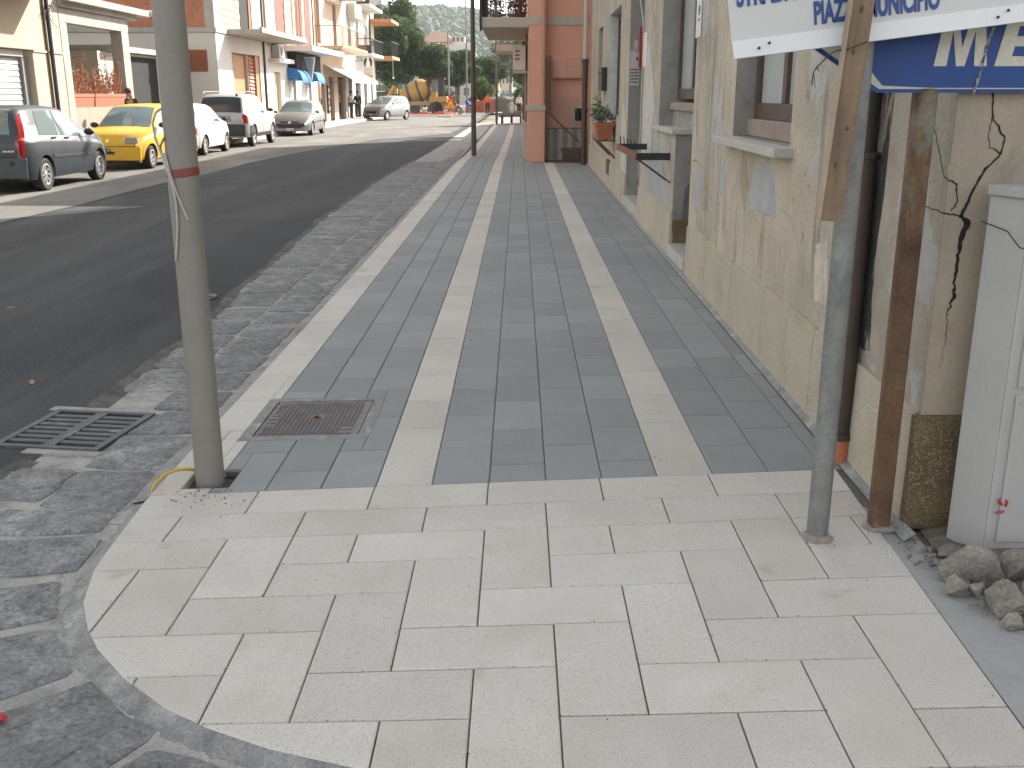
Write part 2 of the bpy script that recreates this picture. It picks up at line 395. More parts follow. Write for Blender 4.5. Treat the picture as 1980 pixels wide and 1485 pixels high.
# stones that fan round the corner
P2 = [Vector(p) for p in CURVE[1:]]
arc = [0]
for p, q in zip(P2, P2[1:]): arc.append(arc[-1] + (q-p).length)
def at_arc(s):
    for i in range(len(arc)-1):
        if s <= arc[i+1] or i == len(arc)-2:
            t = (s-arc[i])/(arc[i+1]-arc[i]); p = P2[i].lerp(P2[i+1], t)
            d1 = (P2[min(i+2,len(P2)-1)] - P2[max(i-1,0)]).normalized()
            return p, Vector((d1.y, -d1.x))
for row, (o0, o1, l0) in enumerate(((.095,.60,.26),(.63,1.12,.26),(1.16,1.7,.26))):
    s = .02 + .1*row
    while s < arc[-1] - .3:
        L = rr.uniform(.85,1.3)*l0*(1 if s < 1.0 else 1.5)
        a, na = at_arc(s); b, nb = at_arc(min(s + L, arc[-1])); sd_ += 1
        oa = o0 + rr.uniform(-.02,.03)
        q = [a + na*oa, a + na*o1, b + nb*o1, b + nb*oa]
        if (q[0]-q[3]).length > .1: stone([(v.x, v.y) for v in q], -.0155 + rr.uniform(-.003,.003), gutter, sd_)
        s += L + rr.uniform(.04,.075)

# ---------------------------------------------------------------- pavement
pave = thing('pavement', 'new pavement of grey pavers with cream bands and cream corner slabs', 'pavement', (0,0,0)); pave['kind'] = 'structure'
def clip(poly, cp):                      # Sutherland-Hodgman against a convex CCW polygon
    out = [Vector(p) for p in poly]
    for i in range(len(cp)):
        a, b = Vector(cp[i]), Vector(cp[(i+1) % len(cp)]); e = b - a; inp, out = out, []
        for k in range(len(inp)):
            p, q = inp[k], inp[(k+1) % len(inp)]
            sp, sq = e.cross(p-a), e.cross(q-a)
            if sp >= 0: out.append(p)
            if (sp >= 0) != (sq >= 0): out.append(p.lerp(q, sp/(sp-sq)))
        if not out: return []
    res = []
    for p in out:
        if not res or (p-res[-1]).length > .004: res.append(p)
    if len(res) > 2 and (res[0]-res[-1]).length < .004: res.pop()
    return res if len(res) > 2 else []
def area(p): return abs(sum(p[i].x*p[(i+1) % len(p)].y - p[(i+1) % len(p)].x*p[i].y for i in range(len(p))))/2
def inset(P, d):
    n = len(P); out = []
    for i in range(n):
        p0, p1, p2 = P[i-1], P[i], P[(i+1) % n]
        a = (p1-p0).normalized(); b = (p2-p1).normalized(); na = Vector((-a.y,a.x)); nb = Vector((-b.y,b.x))
        k = na + nb; dd = max(.35, 1 + na.dot(nb)); out.append(p1 + k*(d/dd))
    return out
def slab_into(m, P, z, th=.05, ch=.004):
    q = inset(P, ch); n = len(P)
    m.rings([[(p.x,p.y,z-th) for p in P], [(p.x,p.y,z-ch*.8) for p in P], [(p.x,p.y,z) for p in q]])
def slab(name, P, m, z):
    b = MB(); slab_into(b, P, z); return b.build(name, m, pave, fix=False)
rr = random.Random(21)
# herringbone corner
X0, PX, Y0, PY = -.383, .2505, 4.227, .2548
gx = lambda c: X0 + PX*c
gy = lambda j: Y0 - PY*j
RB = [(1.371,1.9),(1.443,3.65),(1.488,4.75)]
CP = RB + list(reversed(CURVE[1:-1])) 
CP = [(1.37,1.96)] + RB[1:] + [(-1.60,4.75)] + CURVE[1:-1]
J = .0026
def hb(c0, c1, j0, j1):
    if j0 >= 3 and c0 >= 7: return []
    x1 = 1.62 if (j0 >= 3 and c1 == 7) else gx(c1)
    P = [(gx(c0)+J, gy(j1)+J), (x1-J, gy(j1)+J), (x1-J, gy(j0)-J), (gx(c0)+J, gy(j0)-J)]
    P = [bend(*p) for p in P]
    return clip(P, CP)
done = set(); cells = []
def put(c0, c1, j0, j1):
    if all((c, j) not in done for c in range(c0, c1) for j in range(j0, j1)):
        for c in range(c0, c1):
            for j in range(j0, j1): done.add((c, j))
        cells.append((c0, c1, j0, j1))
for c in range(-7, 11, 2): put(c, c+2, 0, 1)
for c in range(-8, 11, 2): put(c, c+2, 1, 2)
for j in range(2, 11):
    k = (j-2) % 4
    for base in range(-9, 15, 4):
        put(base - k, base - k + 2, j, j+1)
    for base in range(-11, 15, 4):
        put(base - k, base - k + 1, j, j+2)
for j in range(2, 11):
    for c in range(-8, 9): put(c, c+1, j, j+1)
HOLES = [(-1.405,-.765,4.875,5.575), (-1.485,-1.28,4.29,4.50)]
for (c0, c1, j0, j1) in cells:
    P = hb(c0, c1, j0, j1)
    if P and area(P) > .0004: slab('corner_slab', P, m_slab, rr.uniform(-.0012,.0012))
def cut(rect, holes):
    L = [rect]
    for (a,b,c,d) in holes:
        N = []
        for (x0,x1,y0,y1) in L:
            if x1 <= a or x0 >= b or y1 <= c or y0 >= d: N.append((x0,x1,y0,y1)); continue
            if x0 < a: N.append((x0,a,y0,y1))
            if x1 > b: N.append((b,x1,y0,y1))
            xa, xb = max(x0,a), min(x1,b)
            if y0 < c: N.append((xa,xb,y0,c))
            if y1 > d: N.append((xa,xb,d,y1))
        L = N
    return [r for r in L if r[1]-r[0] > .02 and r[3]-r[2] > .02]
def wallx(y): return 1.55 + .0078*(y-3.65)
far_p, far_s = MB(), MB()
LIM = 18.0
cols = [(-1.60,-1.352,'s')] + [(-1.352+.2405*i, -1.352+.2405*(i+1),'p') for i in range(3)] + [(-.63,-.383,'s')] + \
       [(-.383+.2545*i, -.383+.2545*(i+1),'p') for i in range(4)] + [(.635,.893,'s')] + [(.893,1.155,'p'),(1.155,1.425,'p'),(1.425,1.9,'p')]
for ci, (xa, xb, t) in enumerate(cols):
    y = Y0; nxt = (4.445, 4.70)[ci % 2] if t == 'p' else (5.03, 5.0, 4.48)[ci % 3]
    if ci in (10,11): nxt = (4.62, 4.88)[ci % 2]
    while y < 76:
        y1 = nxt; nxt = y1 + .507
        xb_, xa_ = xb, xa
        if ci == 12: xb_ = wallx(y) - .05
        if y > 26.2:
            if xa > .2: break
            xb_ = min(xb, .24)
        if y >= 62.5 and ci > 3 : break
        for (a,b,c,d) in cut((xa_+.0024, xb_-.0024, y+.0028, y1-.0028), HOLES):
            P = [Vector(bend(*p)) for p in ((a,c),(b,c),(b,d),(a,d))]
            if t == 's' and y > 40: P = [Vector(p) for p in P]
            z = rr.uniform(-.0012,.0012) + (sink(y) if y > 26.6 else 0)
            if y < LIM: slab('band_slab' if t == 's' else 'paver', P, m_slab if t == 's' else m_paver, z)
            else: slab_into(far_s if t == 's' else far_p, P, z, .03, .005)
        y = y1
tag(far_p.build('distant_pavers', m_paver, pave, fix=False), kind='stuff')
tag(far_s.build('distant_band_slabs', m_slab, pave, fix=False), kind='stuff')
bed = MB()
ys = [2.0 + .5*i for i in range(50)] + [27 + 1.5*i for i in range(34)]
cx = [p for p in CURVE]
for i, y in enumerate(ys):
    xl = -1.60 if y > 4.1 else interp(y, sorted([(p[1], p[0]) for p in CURVE]))
    xr = wallx(y) - .02 if y < 26.2 else .25
    if y < 3.65: xr = interp(y, [(1.9,1.371),(3.65,1.443)])
    z = -.007 + (sink(y) if y > 26.6 else 0)
    bed.v += [(max(xl+.008,-1.25), y, z), (xr, y, z)]
    if i: bed.f.append((2*i-2,2*i-1,2*i+1,2*i))
for ya, yb in ((2.9,4.105),(4.345,78)):
    ys = [ya + (yb-ya)*i/24 for i in range(25)] if yb < 5 else [4.345 + .65*i for i in range(36)] + [27.6+1.5*i for i in range(34)]
    for i, y in enumerate(ys):
        xl = -1.60 if y > 4.1 else interp(y, sorted([(p[1], p[0]) for p in CURVE])); z = -.007 + (sink(y) if y > 26.6 else 0)
        bed.v += [(min(xl+.008,-1.25), y, z), (-1.25, y, z)]
        if i: o = len(bed.v); bed.f.append((o-4,o-3,o-1,o-2))
bed.build('sand_bed', m_joint, pave)
# cement margin between band and gutter, round the corner, and the fillet along the wall
def ribbon(name, A, B, za, zb, m, parent, jit=.0, seed=1):
    r = random.Random(seed); b = MB()
    for i, (p, q) in enumerate(zip(A, B)):
        b.v += [(p[0], p[1], za), (q[0] + r.uniform(-jit,jit), q[1] + r.uniform(-jit,jit), zb)]
        if i: b.f.append((2*i-2,2*i-1,2*i+1,2*i))
    return b.build(name, m, parent, smooth=True)
m_cemL = mat('pale_cement', (.27,.27,.255), .95, vary=.2, vscale=7, fine=.26, fscale=110, bump=.7, bscale=70, bdist=.006, extra=[((.18,.18,.175), 13, .54, .08, .65, None), ((.40,.39,.36), 7, .60, .07, .55, None)])
ss = [i*.02 for i in range(int(arc[-1]/.02))]
A_ = [at_arc(s)[0] for s in ss]; B_ = [at_arc(s)[0] + at_arc(s)[1]*interp(s, [(0,.06),(.5,.075),(1.2,.10),(2.5,.09)]) for s in ss]
ribbon('corner_cement_margin', A_, B_, -.005, -.034, m_cemL, pave, .010, 4)
yy = [4.0 + .25*i for i in range(150)]
ribbon('edge_cement_margin', [(-1.600, y) for y in yy], [(-1.675, y) for y in yy], -.004, -.02, m_cemL, pave, .014, 6)
yy = [3.6 + .2*i for i in range(113)]
wf = ribbon('wall_cement_fillet', [(wallx(y)-.052, y) for y in yy], [(wallx(y)+.0, y) for y in yy], .0015, .028, m_cemL, pave, .006, 8)

apron = MB()
L_ = [(1.371,1.9),(1.395,2.49),(1.416,3.0),(1.436,3.5),(1.455,3.95)]; R_ = [(1.80,1.9),(1.76,2.45),(1.64,3.0),(1.57,3.45),(1.57,3.76)]
for i, (p, q) in enumerate(zip(L_, R_)):
    apron.v += [(p[0],p[1],-.002), ((p[0]+q[0])/2, (p[1]+q[1])/2, -.010), (q[0],q[1],-.004)]
    if i:
        o = 3*i; apron.f += [(o-3,o-2,o+1,o),(o-2,o-1,o+2,o+1)]
apron.build('cement_apron', mat('smooth_cement', (.335,.337,.33), .85, vary=.08, vscale=5, fine=.07, bump=.2, bscale=60, bdist=.003), pave, smooth=True)
so = MB(); so.quad((1.55,1.2,-.012),(4.5,1.2,-.012),(4.5,3.72,-.012),(1.55,3.72,-.012)); tag(so.build('bare_soil', m_soil), kind='structure')

# small grit on the slabs, thickest round the lamp post
gr = MB(); r2 = random.Random(31)
def grit(x, y, s):
    z = s*.35
    pts = [(x + s*math.cos(k*2*PI/5+r2.random())*r2.uniform(.6,1), y + s*math.sin(k*2*PI/5)*r2.uniform(.6,1)) for k in range(5)]
    gr.prism([(p[0],p[1],0) for p in pts], [(p[0]*.6+x*.4, p[1]*.6+y*.4, z*2) for p in pts])
for i in range(60): grit(r2.gauss(-1.38,.10), r2.gauss(4.02,.07), r2.uniform(.002,.006))
for i in range(55): grit(r2.uniform(-1.3,1.3), r2.uniform(2.3,4.1), r2.uniform(.0015,.0038))
for i in range(60): grit(r2.uniform(-1.3,1.4), r2.uniform(4.2,11), r2.uniform(.002,.006))
for i in range(40): grit(r2.gauss(1.52,.05), r2.gauss(3.72,.10), r2.uniform(.002,.007))
for i in range(30): grit(r2.uniform(-2.6,-1.7), r2.uniform(3,9), r2.uniform(.002,.006))
for (c0, c1, j0, j1) in cells:              # dirt caught in the joints
    for k in range(5):
        t_ = r2.random(); p = ((gx(c0), gy(j0) + (gy(j1)-gy(j0))*t_) if k % 2 else (gx(c0) + (gx(c1)-gx(c0))*t_, gy(j1)))
        q_ = Vector(bend(*p))
        if clip([(q_.x-.003,q_.y-.003),(q_.x+.003,q_.y-.003),(q_.x,q_.y+.003)], CP): grit(q_.x + r2.gauss(0,.002), q_.y + r2.gauss(0,.002), r2.uniform(.0015,.0035))
tag(gr.build('grit', mat('dark_grit', (.10,.085,.075), .95, vary=.4, vscale=30)), kind='stuff')

# ---------------------------------------------------------------- drain grate
gt = thing('drain_grate', 'cast iron slotted drain grate set in the gutter edge', 'drain grate', (-2.305,4.975,-.004), R(-7.5))
fr = MB()
W_, H_ = .57, .60
for (a,b,c,d) in ((-W_/2,W_/2,-H_/2,-H_/2+.035),(-W_/2,W_/2,H_/2-.035,H_/2),(-W_/2,-W_/2+.04,-H_/2+.035,H_/2-.035),(W_/2-.04,W_/2,-H_/2+.035,H_/2-.035),(-.033,.033,-H_/2+.035,H_/2-.035)):
    fr.box(a,b,c,d,-.04,.0)
fr.build('grate_frame', m_grate, gt, bevel=.004)
inner = H_ - .07
for sx0, sx1 in ((-W_/2+.04,-.033),(.033,W_/2-.04)):
    for k in range(9):
        cy = -inner/2 + inner*(k)/8
        b = MB(); b.box(sx0, sx1, cy-.020, cy+.020, -.035, -.002)
        if -inner/2+.01 < cy < inner/2-.01: b.build('grate_bar', m_grate, gt, bevel=.006)
b = MB(); b.box(-W_/2+.01, W_/2-.01, -H_/2+.01, H_/2-.01, -.05, -.0105); b.build('drain_pit', m_dark, gt)
for bx_ in ((-W_/2-.06, W_/2+.03, H_/2+.002, H_/2+.07, -.03, -.009),(-W_/2+.2, W_/2+.03, -H_/2-.06, -H_/2-.002, -.03, -.009)):
    cw = MB(); cw.box(*bx_); cw.build('cement_edge', m_cement, gt)

# ---------------------------------------------------------------- inspection cover
mh = thing('inspection_cover', 'rectangular iron inspection cover with chequered plate in the grey pavers', 'manhole cover', (-1.085,5.235,0), 0)
mx = [bend(*p) for p in ((-1.405,4.875),(-.765,4.875),(-.765,5.575),(-1.405,5.575))]
sh = .07
def mp(x, y): return (x, y + sh*x*1.05 - .082)
cs = MB(); o4 = [(-.325,-.37),(.325,-.37),(.325,.345),(-.325,.345)]; i4 = [(-.268,-.305),(.268,-.305),(.268,.295),(-.268,.295)]
for k in range(4):
    q = [o4[k], o4[(k+1)%4], i4[(k+1)%4], i4[k]]
    cs.prism([(*mp(*p),-.03) for p in q], [(*mp(*p), .0015) for p in q])
cs.build('mortar_surround', mat('rough_mortar', (.25,.25,.235), .95, vary=.25, vscale=10, fine=.2, bump=.8, bscale=50, bdist=.008, extra=[((.40,.40,.37), 12, .6, .06, .7, None)]), mh)
pl = MB(); q = [(-.262,-.298),(.262,-.298),(.262,.288),(-.262,.288)]
pl.prism([(*mp(*p),-.03) for p in q], [(*mp(*p),-.003) for p in q]); pl.build('plate', m_iron, mh, bevel=.003)
pd = MB(); r2 = random.Random(2)
for i in range(20):
    for j in range(26):
        x = -.235 + i*.0235; y = -.272 + j*.0208
        if abs(x+.0) < .035 and abs(y-.0) < .04: continue
        if (i < 2 and 6 < j < 19) or (i > 16 and j < 7): 
            if j % 3: continue
        s = (.0088, .0062)
        q = [(x-s[0],y-s[1]),(x+s[0],y-s[1]),(x+s[0],y+s[1]),(x-s[0],y+s[1])]
        pd.prism([(*mp(*p),-.0035) for p in q], [(*mp(*[c*.88+o*.12 for c,o in zip(p,(x,y))]),.0015) for p in q])
tag(pd.build('chequer_pads', m_iron, mh), kind='stuff')
hb_ = MB(); hb_.lathe([(.026,-.003),(.026,.001),(.018,.001),(.016,-.006)], Matrix.Translation((0,-.082,0)), 16); hb_.build('lifting_hole', mat('rust_orange', (.22,.10,.04), .9), mh)

# leaves on the carriageway
def leaf(x, y, z, s, rz, label):
    m = MB(); pts = [(-1,0,.1),(-.4,.35,.25),(.4,.3,.15),(1,0,.3),(.4,-.3,.2),(-.4,-.35,.1)]
    A = [(p[0]*s, p[1]*s, p[2]*s) for p in pts]; m.prism(A, [(p[0],p[1],p[2]+.0012) for p in A])
    o = m.build('fallen_leaf', mat('dry_leaf', (.40,.19,.07), .8, vary=.15), loc=(x,y,z)); o.rotation_euler = (0,0,rz)
    tag(o, label, 'leaf')
leaf(-4.15,8.05,-.012,.045,.4,'small orange dry leaf lying out on the dark road')
leaf(-2.95,5.85,-.014,.045,2.,'small orange dry leaf on road just beyond the drain grate')
leaf(-1.62,7.2,-.01,.04,1.,'small tan dry leaf on cement edge beside the cream band')
m = MB(); m.ball((0,0,.012),(.028,.02,.012),8,5,.4,3); o = m.build('red_scrap', m_red, loc=(-1.45,2.43,-.012)); tag(o, 'crumpled red scrap on the gutter stones at the lower corner', 'litter')
# ================================================================ RIGHT SIDE: OLD PLASTER BUILDING
def skin(b, f, a0, a1, z0, z1, holes, depth, step=None):
    """facade skin with openings; f(a, z, d) -> xyz, d = distance into the wall; holes: (a0,a1,z0,z1[,depth])"""
    A = sorted({a0, a1, *[h[i] for h in holes for i in (0,1)]}); Z = sorted({z0, z1, *[h[i] for h in holes for i in (2,3)]})
    A = [x for x in A if a0 <= x <= a1]; Z = [x for x in Z if z0 <= x <= z1]
    for i in range(len(A)-1):
        for j in range(len(Z)-1):
            ca, cz = (A[i]+A[i+1])/2, (Z[j]+Z[j+1])/2
            if any(h[0] < ca < h[1] and h[2] < cz < h[3] for h in holes): continue
            b.quad(f(A[i],Z[j],0), f(A[i+1],Z[j],0), f(A[i+1],Z[j+1],0), f(A[i],Z[j+1],0))
def reveal(b, f, h, d, sides='lrtb', m=None):
    a0, a1, z0, z1 = h[:4]
    if 'l' in sides: b.quad(f(a0,z0,0), f(a0,z1,0), f(a0,z1,d), f(a0,z0,d))
    if 'r' in sides: b.quad(f(a1,z0,0), f(a1,z0,d), f(a1,z1,d), f(a1,z1,0))
    if 't' in sides: b.quad(f(a0,z1,0), f(a1,z1,0), f(a1,z1,d), f(a0,z1,d))
    if 'b' in sides: b.quad(f(a0,z0,0), f(a0,z0,d), f(a1,z0,d), f(a1,z0,0))
def irregular(pts, seed, amp, sub=5):
    r = random.Random(seed); P = [Vector(p) for p in pts]; a_ = amp
    for _ in range(4 if sub > 5 else 3):
        Q = []
        for i in range(len(P)):
            p, q = P[i], P[(i+1) % len(P)]; Q += [p, (p+q)/2 + Vector((r.uniform(-a_,a_), r.uniform(-a_,a_)))]
        P = Q; a_ *= .55
    return [(p.x, p.y) for p in P]

WY0, WY1, WH = 3.745, 25.3, 9.6
PB = (.475,.42,.345)
def patchm(nm, c, thr=.44): return mat(nm, PB, .95, vary=.14, vscale=5, fine=.12, fscale=60, bump=.7, bscale=35, bdist=.008, extra=[(c, 6.5, thr, .07, .95, None), (tuple(x*.75 for x in c), 12, .62, .06, .6, None)])
m_patch = patchm('cement_patch', (.40,.40,.385), .40)
wx = lambda y: 1.566 + .0076*(y-3.65)
fw = lambda a, z, d: (wx(a) + d, a, z)
old = thing('old_building', 'old beige plaster building with cracked corner and stone plinth beside the pavement', 'building', (0,0,0))
OPEN = dict(win=(6.05,7.74,1.375,2.75), shop=(9.62,12.10,0,3.3), door=(14.0,15.86,0,3.4), white=(17.4,19.74,1.30,3.08), slit=(21.5,22.75,1.45,3.0))
UP = [(6.2,7.6,4.7,6.6),(10,11.6,4.0,6.6),(14.1,15.5,4.0,6.6),(18,19.4,4.7,6.6),(22,23.2,4.7,6.6)]
b = MB(); holes = list(OPEN.values()) + UP
skin(b, fw, WY0, WY1, 0, WH, holes, .3)
b.quad((1.585,WY0,0),(13,WY0,0),(13,WY0,WH),(1.585,WY0,WH)) if False else None
b.quad(fw(WY1,0,0),(13,WY1,0),(13,WY1,WH),fw(WY1,WH,0))
b.quad(fw(WY0,WH,0),fw(WY1,WH,0),(13,WY1,WH),(13,WY0,WH)); b.quad((13,WY0,0),(13,WY1,0),(13,WY1,WH),(13,WY0,WH))
b.build('wall', m_plast, old, fix=False)
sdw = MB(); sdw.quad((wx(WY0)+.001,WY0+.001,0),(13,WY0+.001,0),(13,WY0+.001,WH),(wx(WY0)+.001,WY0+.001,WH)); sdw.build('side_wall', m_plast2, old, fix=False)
# the corner pier stands a little proud, its edge uneven
# reveals
rv = MB(); reveal(rv, fw, OPEN['win'], .2, 'rtb'); rv.build('opening_reveal', m_render, old, fix=False); rv = MB(); rv2 = MB(); reveal(rv2, fw, OPEN['win'], .2, 'l')
reveal(rv, fw, OPEN['shop'], .42, 't'); reveal(rv, fw, (9.62,12.10,1.32,3.3), .42, 'r')
rv.build('opening_reveal', m_render, old, fix=False); rv2.build('opening_reveal', m_plast, old, fix=False)
rv = MB(); reveal(rv, fw, (9.62,12.1,0,3.3), .42, 'l'); rv.build('door_reveal', m_render, old, fix=False); rv = MB(); reveal(rv, fw, OPEN['door'], .32, 'rtl'); rv.build('door_reveal', m_render, old, fix=False)
m_wr = mat('whitewashed_reveal', (.50,.50,.49), .9, vary=.1, vscale=5, extra=[((.36,.355,.34), 4, .55, .12, .7, None)])
rv = MB(); reveal(rv, fw, OPEN['white'], .22, 'rtlb'); rv.build('whitewashed_reveal', m_wr, old, fix=False)
rv = MB(); reveal(rv, fw, OPEN['slit'], .25, 'rtlb'); rv.build('slit_reveal', m_plast, old, fix=False)
bk = MB(); bk.quad(*[fw(a,z,.25) for a,z in ((21.5,1.45),(22.75,1.45),(22.75,3.0),(21.5,3.0))]); bk.build('slit_shutter', m_brown, old, fix=False)
for h in UP:
    rv = MB(); reveal(rv, fw, h, .2); rv.quad(*[fw(a,z,.2) for a,z in ((h[0],h[2]),(h[1],h[2]),(h[1],h[3]),(h[0],h[3]))]); rv.build('upper_window', m_brown, old, fix=False)
# window nearest the corner
def window(parent, a0, a1, z0, z1, d, mf, mull=True, fwid=.07):
    fr = MB()
    def bx(a,c,z,y,dd,th): 
        P = [fw(a,z,dd), fw(c,z,dd), fw(c,y,dd), fw(a,y,dd)]; fr.prism([(p[0]-th,p[1],p[2]) for p in P], P)
    bx(a0,a0+fwid,z0,z1,d,.05); bx(a1-fwid,a1,z0,z1,d,.05); bx(a0+fwid,a1-fwid,z0,z0+fwid*1.6,d,.05); bx(a0+fwid,a1-fwid,z1-fwid,z1,d,.05)
    if mull: bx((a0+a1)/2-.05,(a0+a1)/2+.05,z0+fwid*1.6,z1-fwid,d,.045)
    o = fr.build('window', mf, parent, bevel=.006)
    gl = MB(); gl.quad(*[fw(a,z,d-.015) for a,z in ((a0+.03,z0+.03),(a1-.03,z0+.03),(a1-.03,z1-.03),(a0+.03,z1-.03))]); gl.build('pane', m_glass, o, fix=False)
    cu = MB(); n = 40
    for i in range(n+1):
        a = a0 + .04 + (a1-a0-.08)*i/n; dd = d + .06 + .012*math.sin(i*1.1)
        cu.v += [fw(a,z0+.03,dd), fw(a,z1-.03,dd)]
        if i: cu.f.append((2*i-2,2*i,2*i+1,2*i-1))
    cu.build('curtain', m_curtain, o, fix=False, smooth=True)
    return o
m_glass2 = mat('clear_glass', (.75,.8,.79), .02, vary=0, fine=0, trans=.0, alpha=.22, spec=.5)
window(old, 6.05, 7.70, 1.50, 2.74, .19, m_brown)
wl = MB(); wl.box(wx(6.9)+.10, wx(6.9)+.195, 6.06, 7.73, 1.378, 1.50); wl.build('faded_sill_board', m_pinkwood, old, bevel=.008)
st = MB(); st.prism([(wx(5.95)-.115,5.95,1.315),(wx(7.95)-.115,7.95,1.315),(wx(7.95)+.15,7.95,1.315),(wx(5.95)+.15,5.95,1.315)],[(wx(5.95)-.115,5.95,1.372),(wx(7.95)-.115,7.95,1.372),(wx(7.95)+.15,7.95,1.372),(wx(5.95)+.15,5.95,1.372)])
st.build('window_sill', m_stone, old, bevel=.008)
# shop opening: window over a half-height block, door bay beside it
window(old, 10.0, 12.04, 1.62, 3.28, .24, m_brown)
wl = MB(); wl.box(wx(11)+.12, wx(11)+.3, 10.3, 12.08, 1.50, 1.585); wl.build('faded_sill_board', m_pinkwood, old, bevel=.01)
wl = MB(); wl.box(wx(11)+.16, wx(11)+.3, 10.3, 12.08, 1.32, 1.50); wl.build('infill', m_render, old)
bl = MB()
P = [(wx(12.1)+.002,12.098),(wx(10.72)+.002,10.72),(wx(10.72)+.40,10.72),(wx(12.1)+.40,12.098)]
bl.prism([(x,y,0) for x,y in P], [(x,y,1.27) for x,y in P]); bl.build('half_wall', m_plast, old)
jb = MB(); jb.prism([(wx(10.7)+.004,10.717,.0),(wx(10.7)+.40,10.717,.0),(wx(10.7)+.40,10.717,1.27),(wx(10.7)+.004,10.717,1.27)],[(wx(10.7)+.004,10.708,.0),(wx(10.7)+.40,10.708,.0),(wx(10.7)+.40,10.708,1.27),(wx(10.7)+.004,10.708,1.27)]); jb.build('half_wall_jamb', m_render, old)
mo = MB(); I = irregular([(.005,.0),(.40,.0),(.40,.46),(.12,.40),(.005,.40)], 5, .015)
mo.prism([(wx(10.7)+x,10.707,z) for x,z in I],[(wx(10.7)+x,10.692,z) for x,z in I]); mo.build('exposed_masonry', m_plinth2, old)
mo = MB(); I = irregular([(.10,.40),(.40,.44),(.40,.95),(.30,1.0),(.12,.72)], 9, .015)
mo.prism([(wx(10.7)+x,10.707,z) for x,z in I],[(wx(10.7)+x,10.698,z) for x,z in I]); mo.build('damp_patch', mat('damp_render', (.15,.145,.13), .95, vary=.25, vscale=12, bump=.8, bscale=50, bdist=.01), old)
st = MB(); st.prism([(wx(10.66)-.05,10.66,1.272),(wx(12.3)-.05,12.28,1.272),(wx(12.1)+.22,12.1,1.272),(wx(10.66)+.42,10.66,1.272)],[(wx(10.66)-.05,10.66,1.325),(wx(12.3)-.05,12.28,1.325),(wx(12.1)+.22,12.1,1.325),(wx(10.66)+.42,10.66,1.325)]); st.build('stone_ledge', m_stone, old, bevel=.01)
dr = MB(); dr.box(wx(10)+.40, wx(10)+.46, 9.63, 10.7, .15, 3.25); dr.build('shop_door', m_brown, old)
st = MB(); st.box(wx(10)-.045, wx(10)+.44, 9.60, 10.69, .03, .155); st.build('doorstep', m_stone, old, bevel=.012)
dr = MB(); dr.box(wx(15)+.27, wx(15)+.33, 14.02, 15.84, .17, 3.36); dr.build('door', mat('dark_door', (.03,.028,.027), .5, vary=.1), old)
for k in range(3):
    d2 = MB(); d2.box(wx(15)+.245, wx(15)+.268, 14.2, 15.66, .35+k*1.0, 1.2+k*1.0); d2.build('door_panel', mat('dark_door'  , (.03,.03,.03)), old, bevel=.01)
st = MB(); st.box(wx(15)-.04, wx(15)+.30, 13.97, 15.88, .03, .17); st.build('doorstep', m_stone, old, bevel=.012)
window(old, 17.5, 19.70, 1.32, 3.05, .20, m_brown)
# plinth slabs
y = WY0 + .02; k = 0
lens = [1.42, 1.18, 1.05, 1.1, .9]
skipz = [(9.58,10.72),(13.95,15.9)]
while y < WY1 - .1:
    L = lens[k % 5]; y1 = min(y + L, WY1)
    for (s0, s1) in skipz:
        if y < s0 < y1: y1 = s0
        elif s0 <= y < s1: y = s1; y1 = y + L
    if y1 - y > .08:
        h = .485 + .012*math.sin(k*2.1); bq = MB()
        P = [(wx(y+.004)-.030,y+.004),(wx(y1-.004)-.030,y1-.004),(wx(y1-.004)+.01,y1-.004),(wx(y+.004)+.01,y+.004)]
        bq.prism([(a,c,.0) for a,c in P],[(a+(.012 if i < 2 else 0),c,h) for i,(a,c) in enumerate(P)]); bq.build('plinth_slab', m_plinth, old, bevel=.005)
    y = y1; k += 1
pe = MB(); pe.prism([(1.538,WY0+.018,0),(1.95,WY0+.018,0),(1.95,WY0-.03,0),(1.538,WY0-.03,0)],[(1.538,WY0+.018,.47),(1.95,WY0+.018,.47),(1.95,WY0-.022,.47),(1.542,WY0-.022,.47)]); pe.build('corner_plinth', m_plinth2, old, bevel=.008)
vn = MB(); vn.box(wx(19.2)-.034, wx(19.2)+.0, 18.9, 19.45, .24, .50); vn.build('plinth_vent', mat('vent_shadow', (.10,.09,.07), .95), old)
# patches, bare render and cracks on the wall face
def wpatch(pts, m, seed, amp=.02, t=.004, name='plaster_patch'):
    q = MB(); I = irregular(pts, seed, amp, 6)
    c0 = Vector((sum(p[0] for p in I)/len(I), sum(p[1] for p in I)/len(I))); I2 = [tuple(Vector(p).lerp(c0, .05)) for p in I]
    q.rings([[fw(a,z,.001) for a,z in I], [fw(a,z,-t*.7) for a,z in I2]]); q.build(name, m, old, fix=True)
wpatch([(6.25,.93),(7.05,.90),(7.0,1.16),(6.75,1.25),(6.35,1.2)], m_patch, 3, .03)
wpatch([(10.8,.50),(12.5,.50),(13.2,.52),(13.1,.80),(12.6,1.0),(11.6,.86),(11.0,.72)], m_patch, 4, .05)
wpatch([(12.9,.85),(13.8,.9),(13.8,2.4),(13.2,2.2),(12.6,1.5)], patchm('white_patch', (.50,.49,.46), .42), 6, .06)
wpatch([(8.9,1.02),(9.3,1.0),(9.45,.82),(9.3,.62),(9.0,.72)], m_patch, 8, .03)
wpatch([(8.62,.72),(8.85,.70),(8.9,1.0),(8.7,1.05)], patchm('brown_stain', (.33,.255,.175), .45), 12, .03, .003)
wpatch([(7.9,.95),(8.12,.9),(8.15,1.12),(8.0,1.2)], m_patch, 13, .02)
wpatch([(5.05,.62),(5.3,.60),(5.35,.9),(5.15,.98)], patchm('pale_stain', (.56,.50,.41), .45), 14, .03, .003)
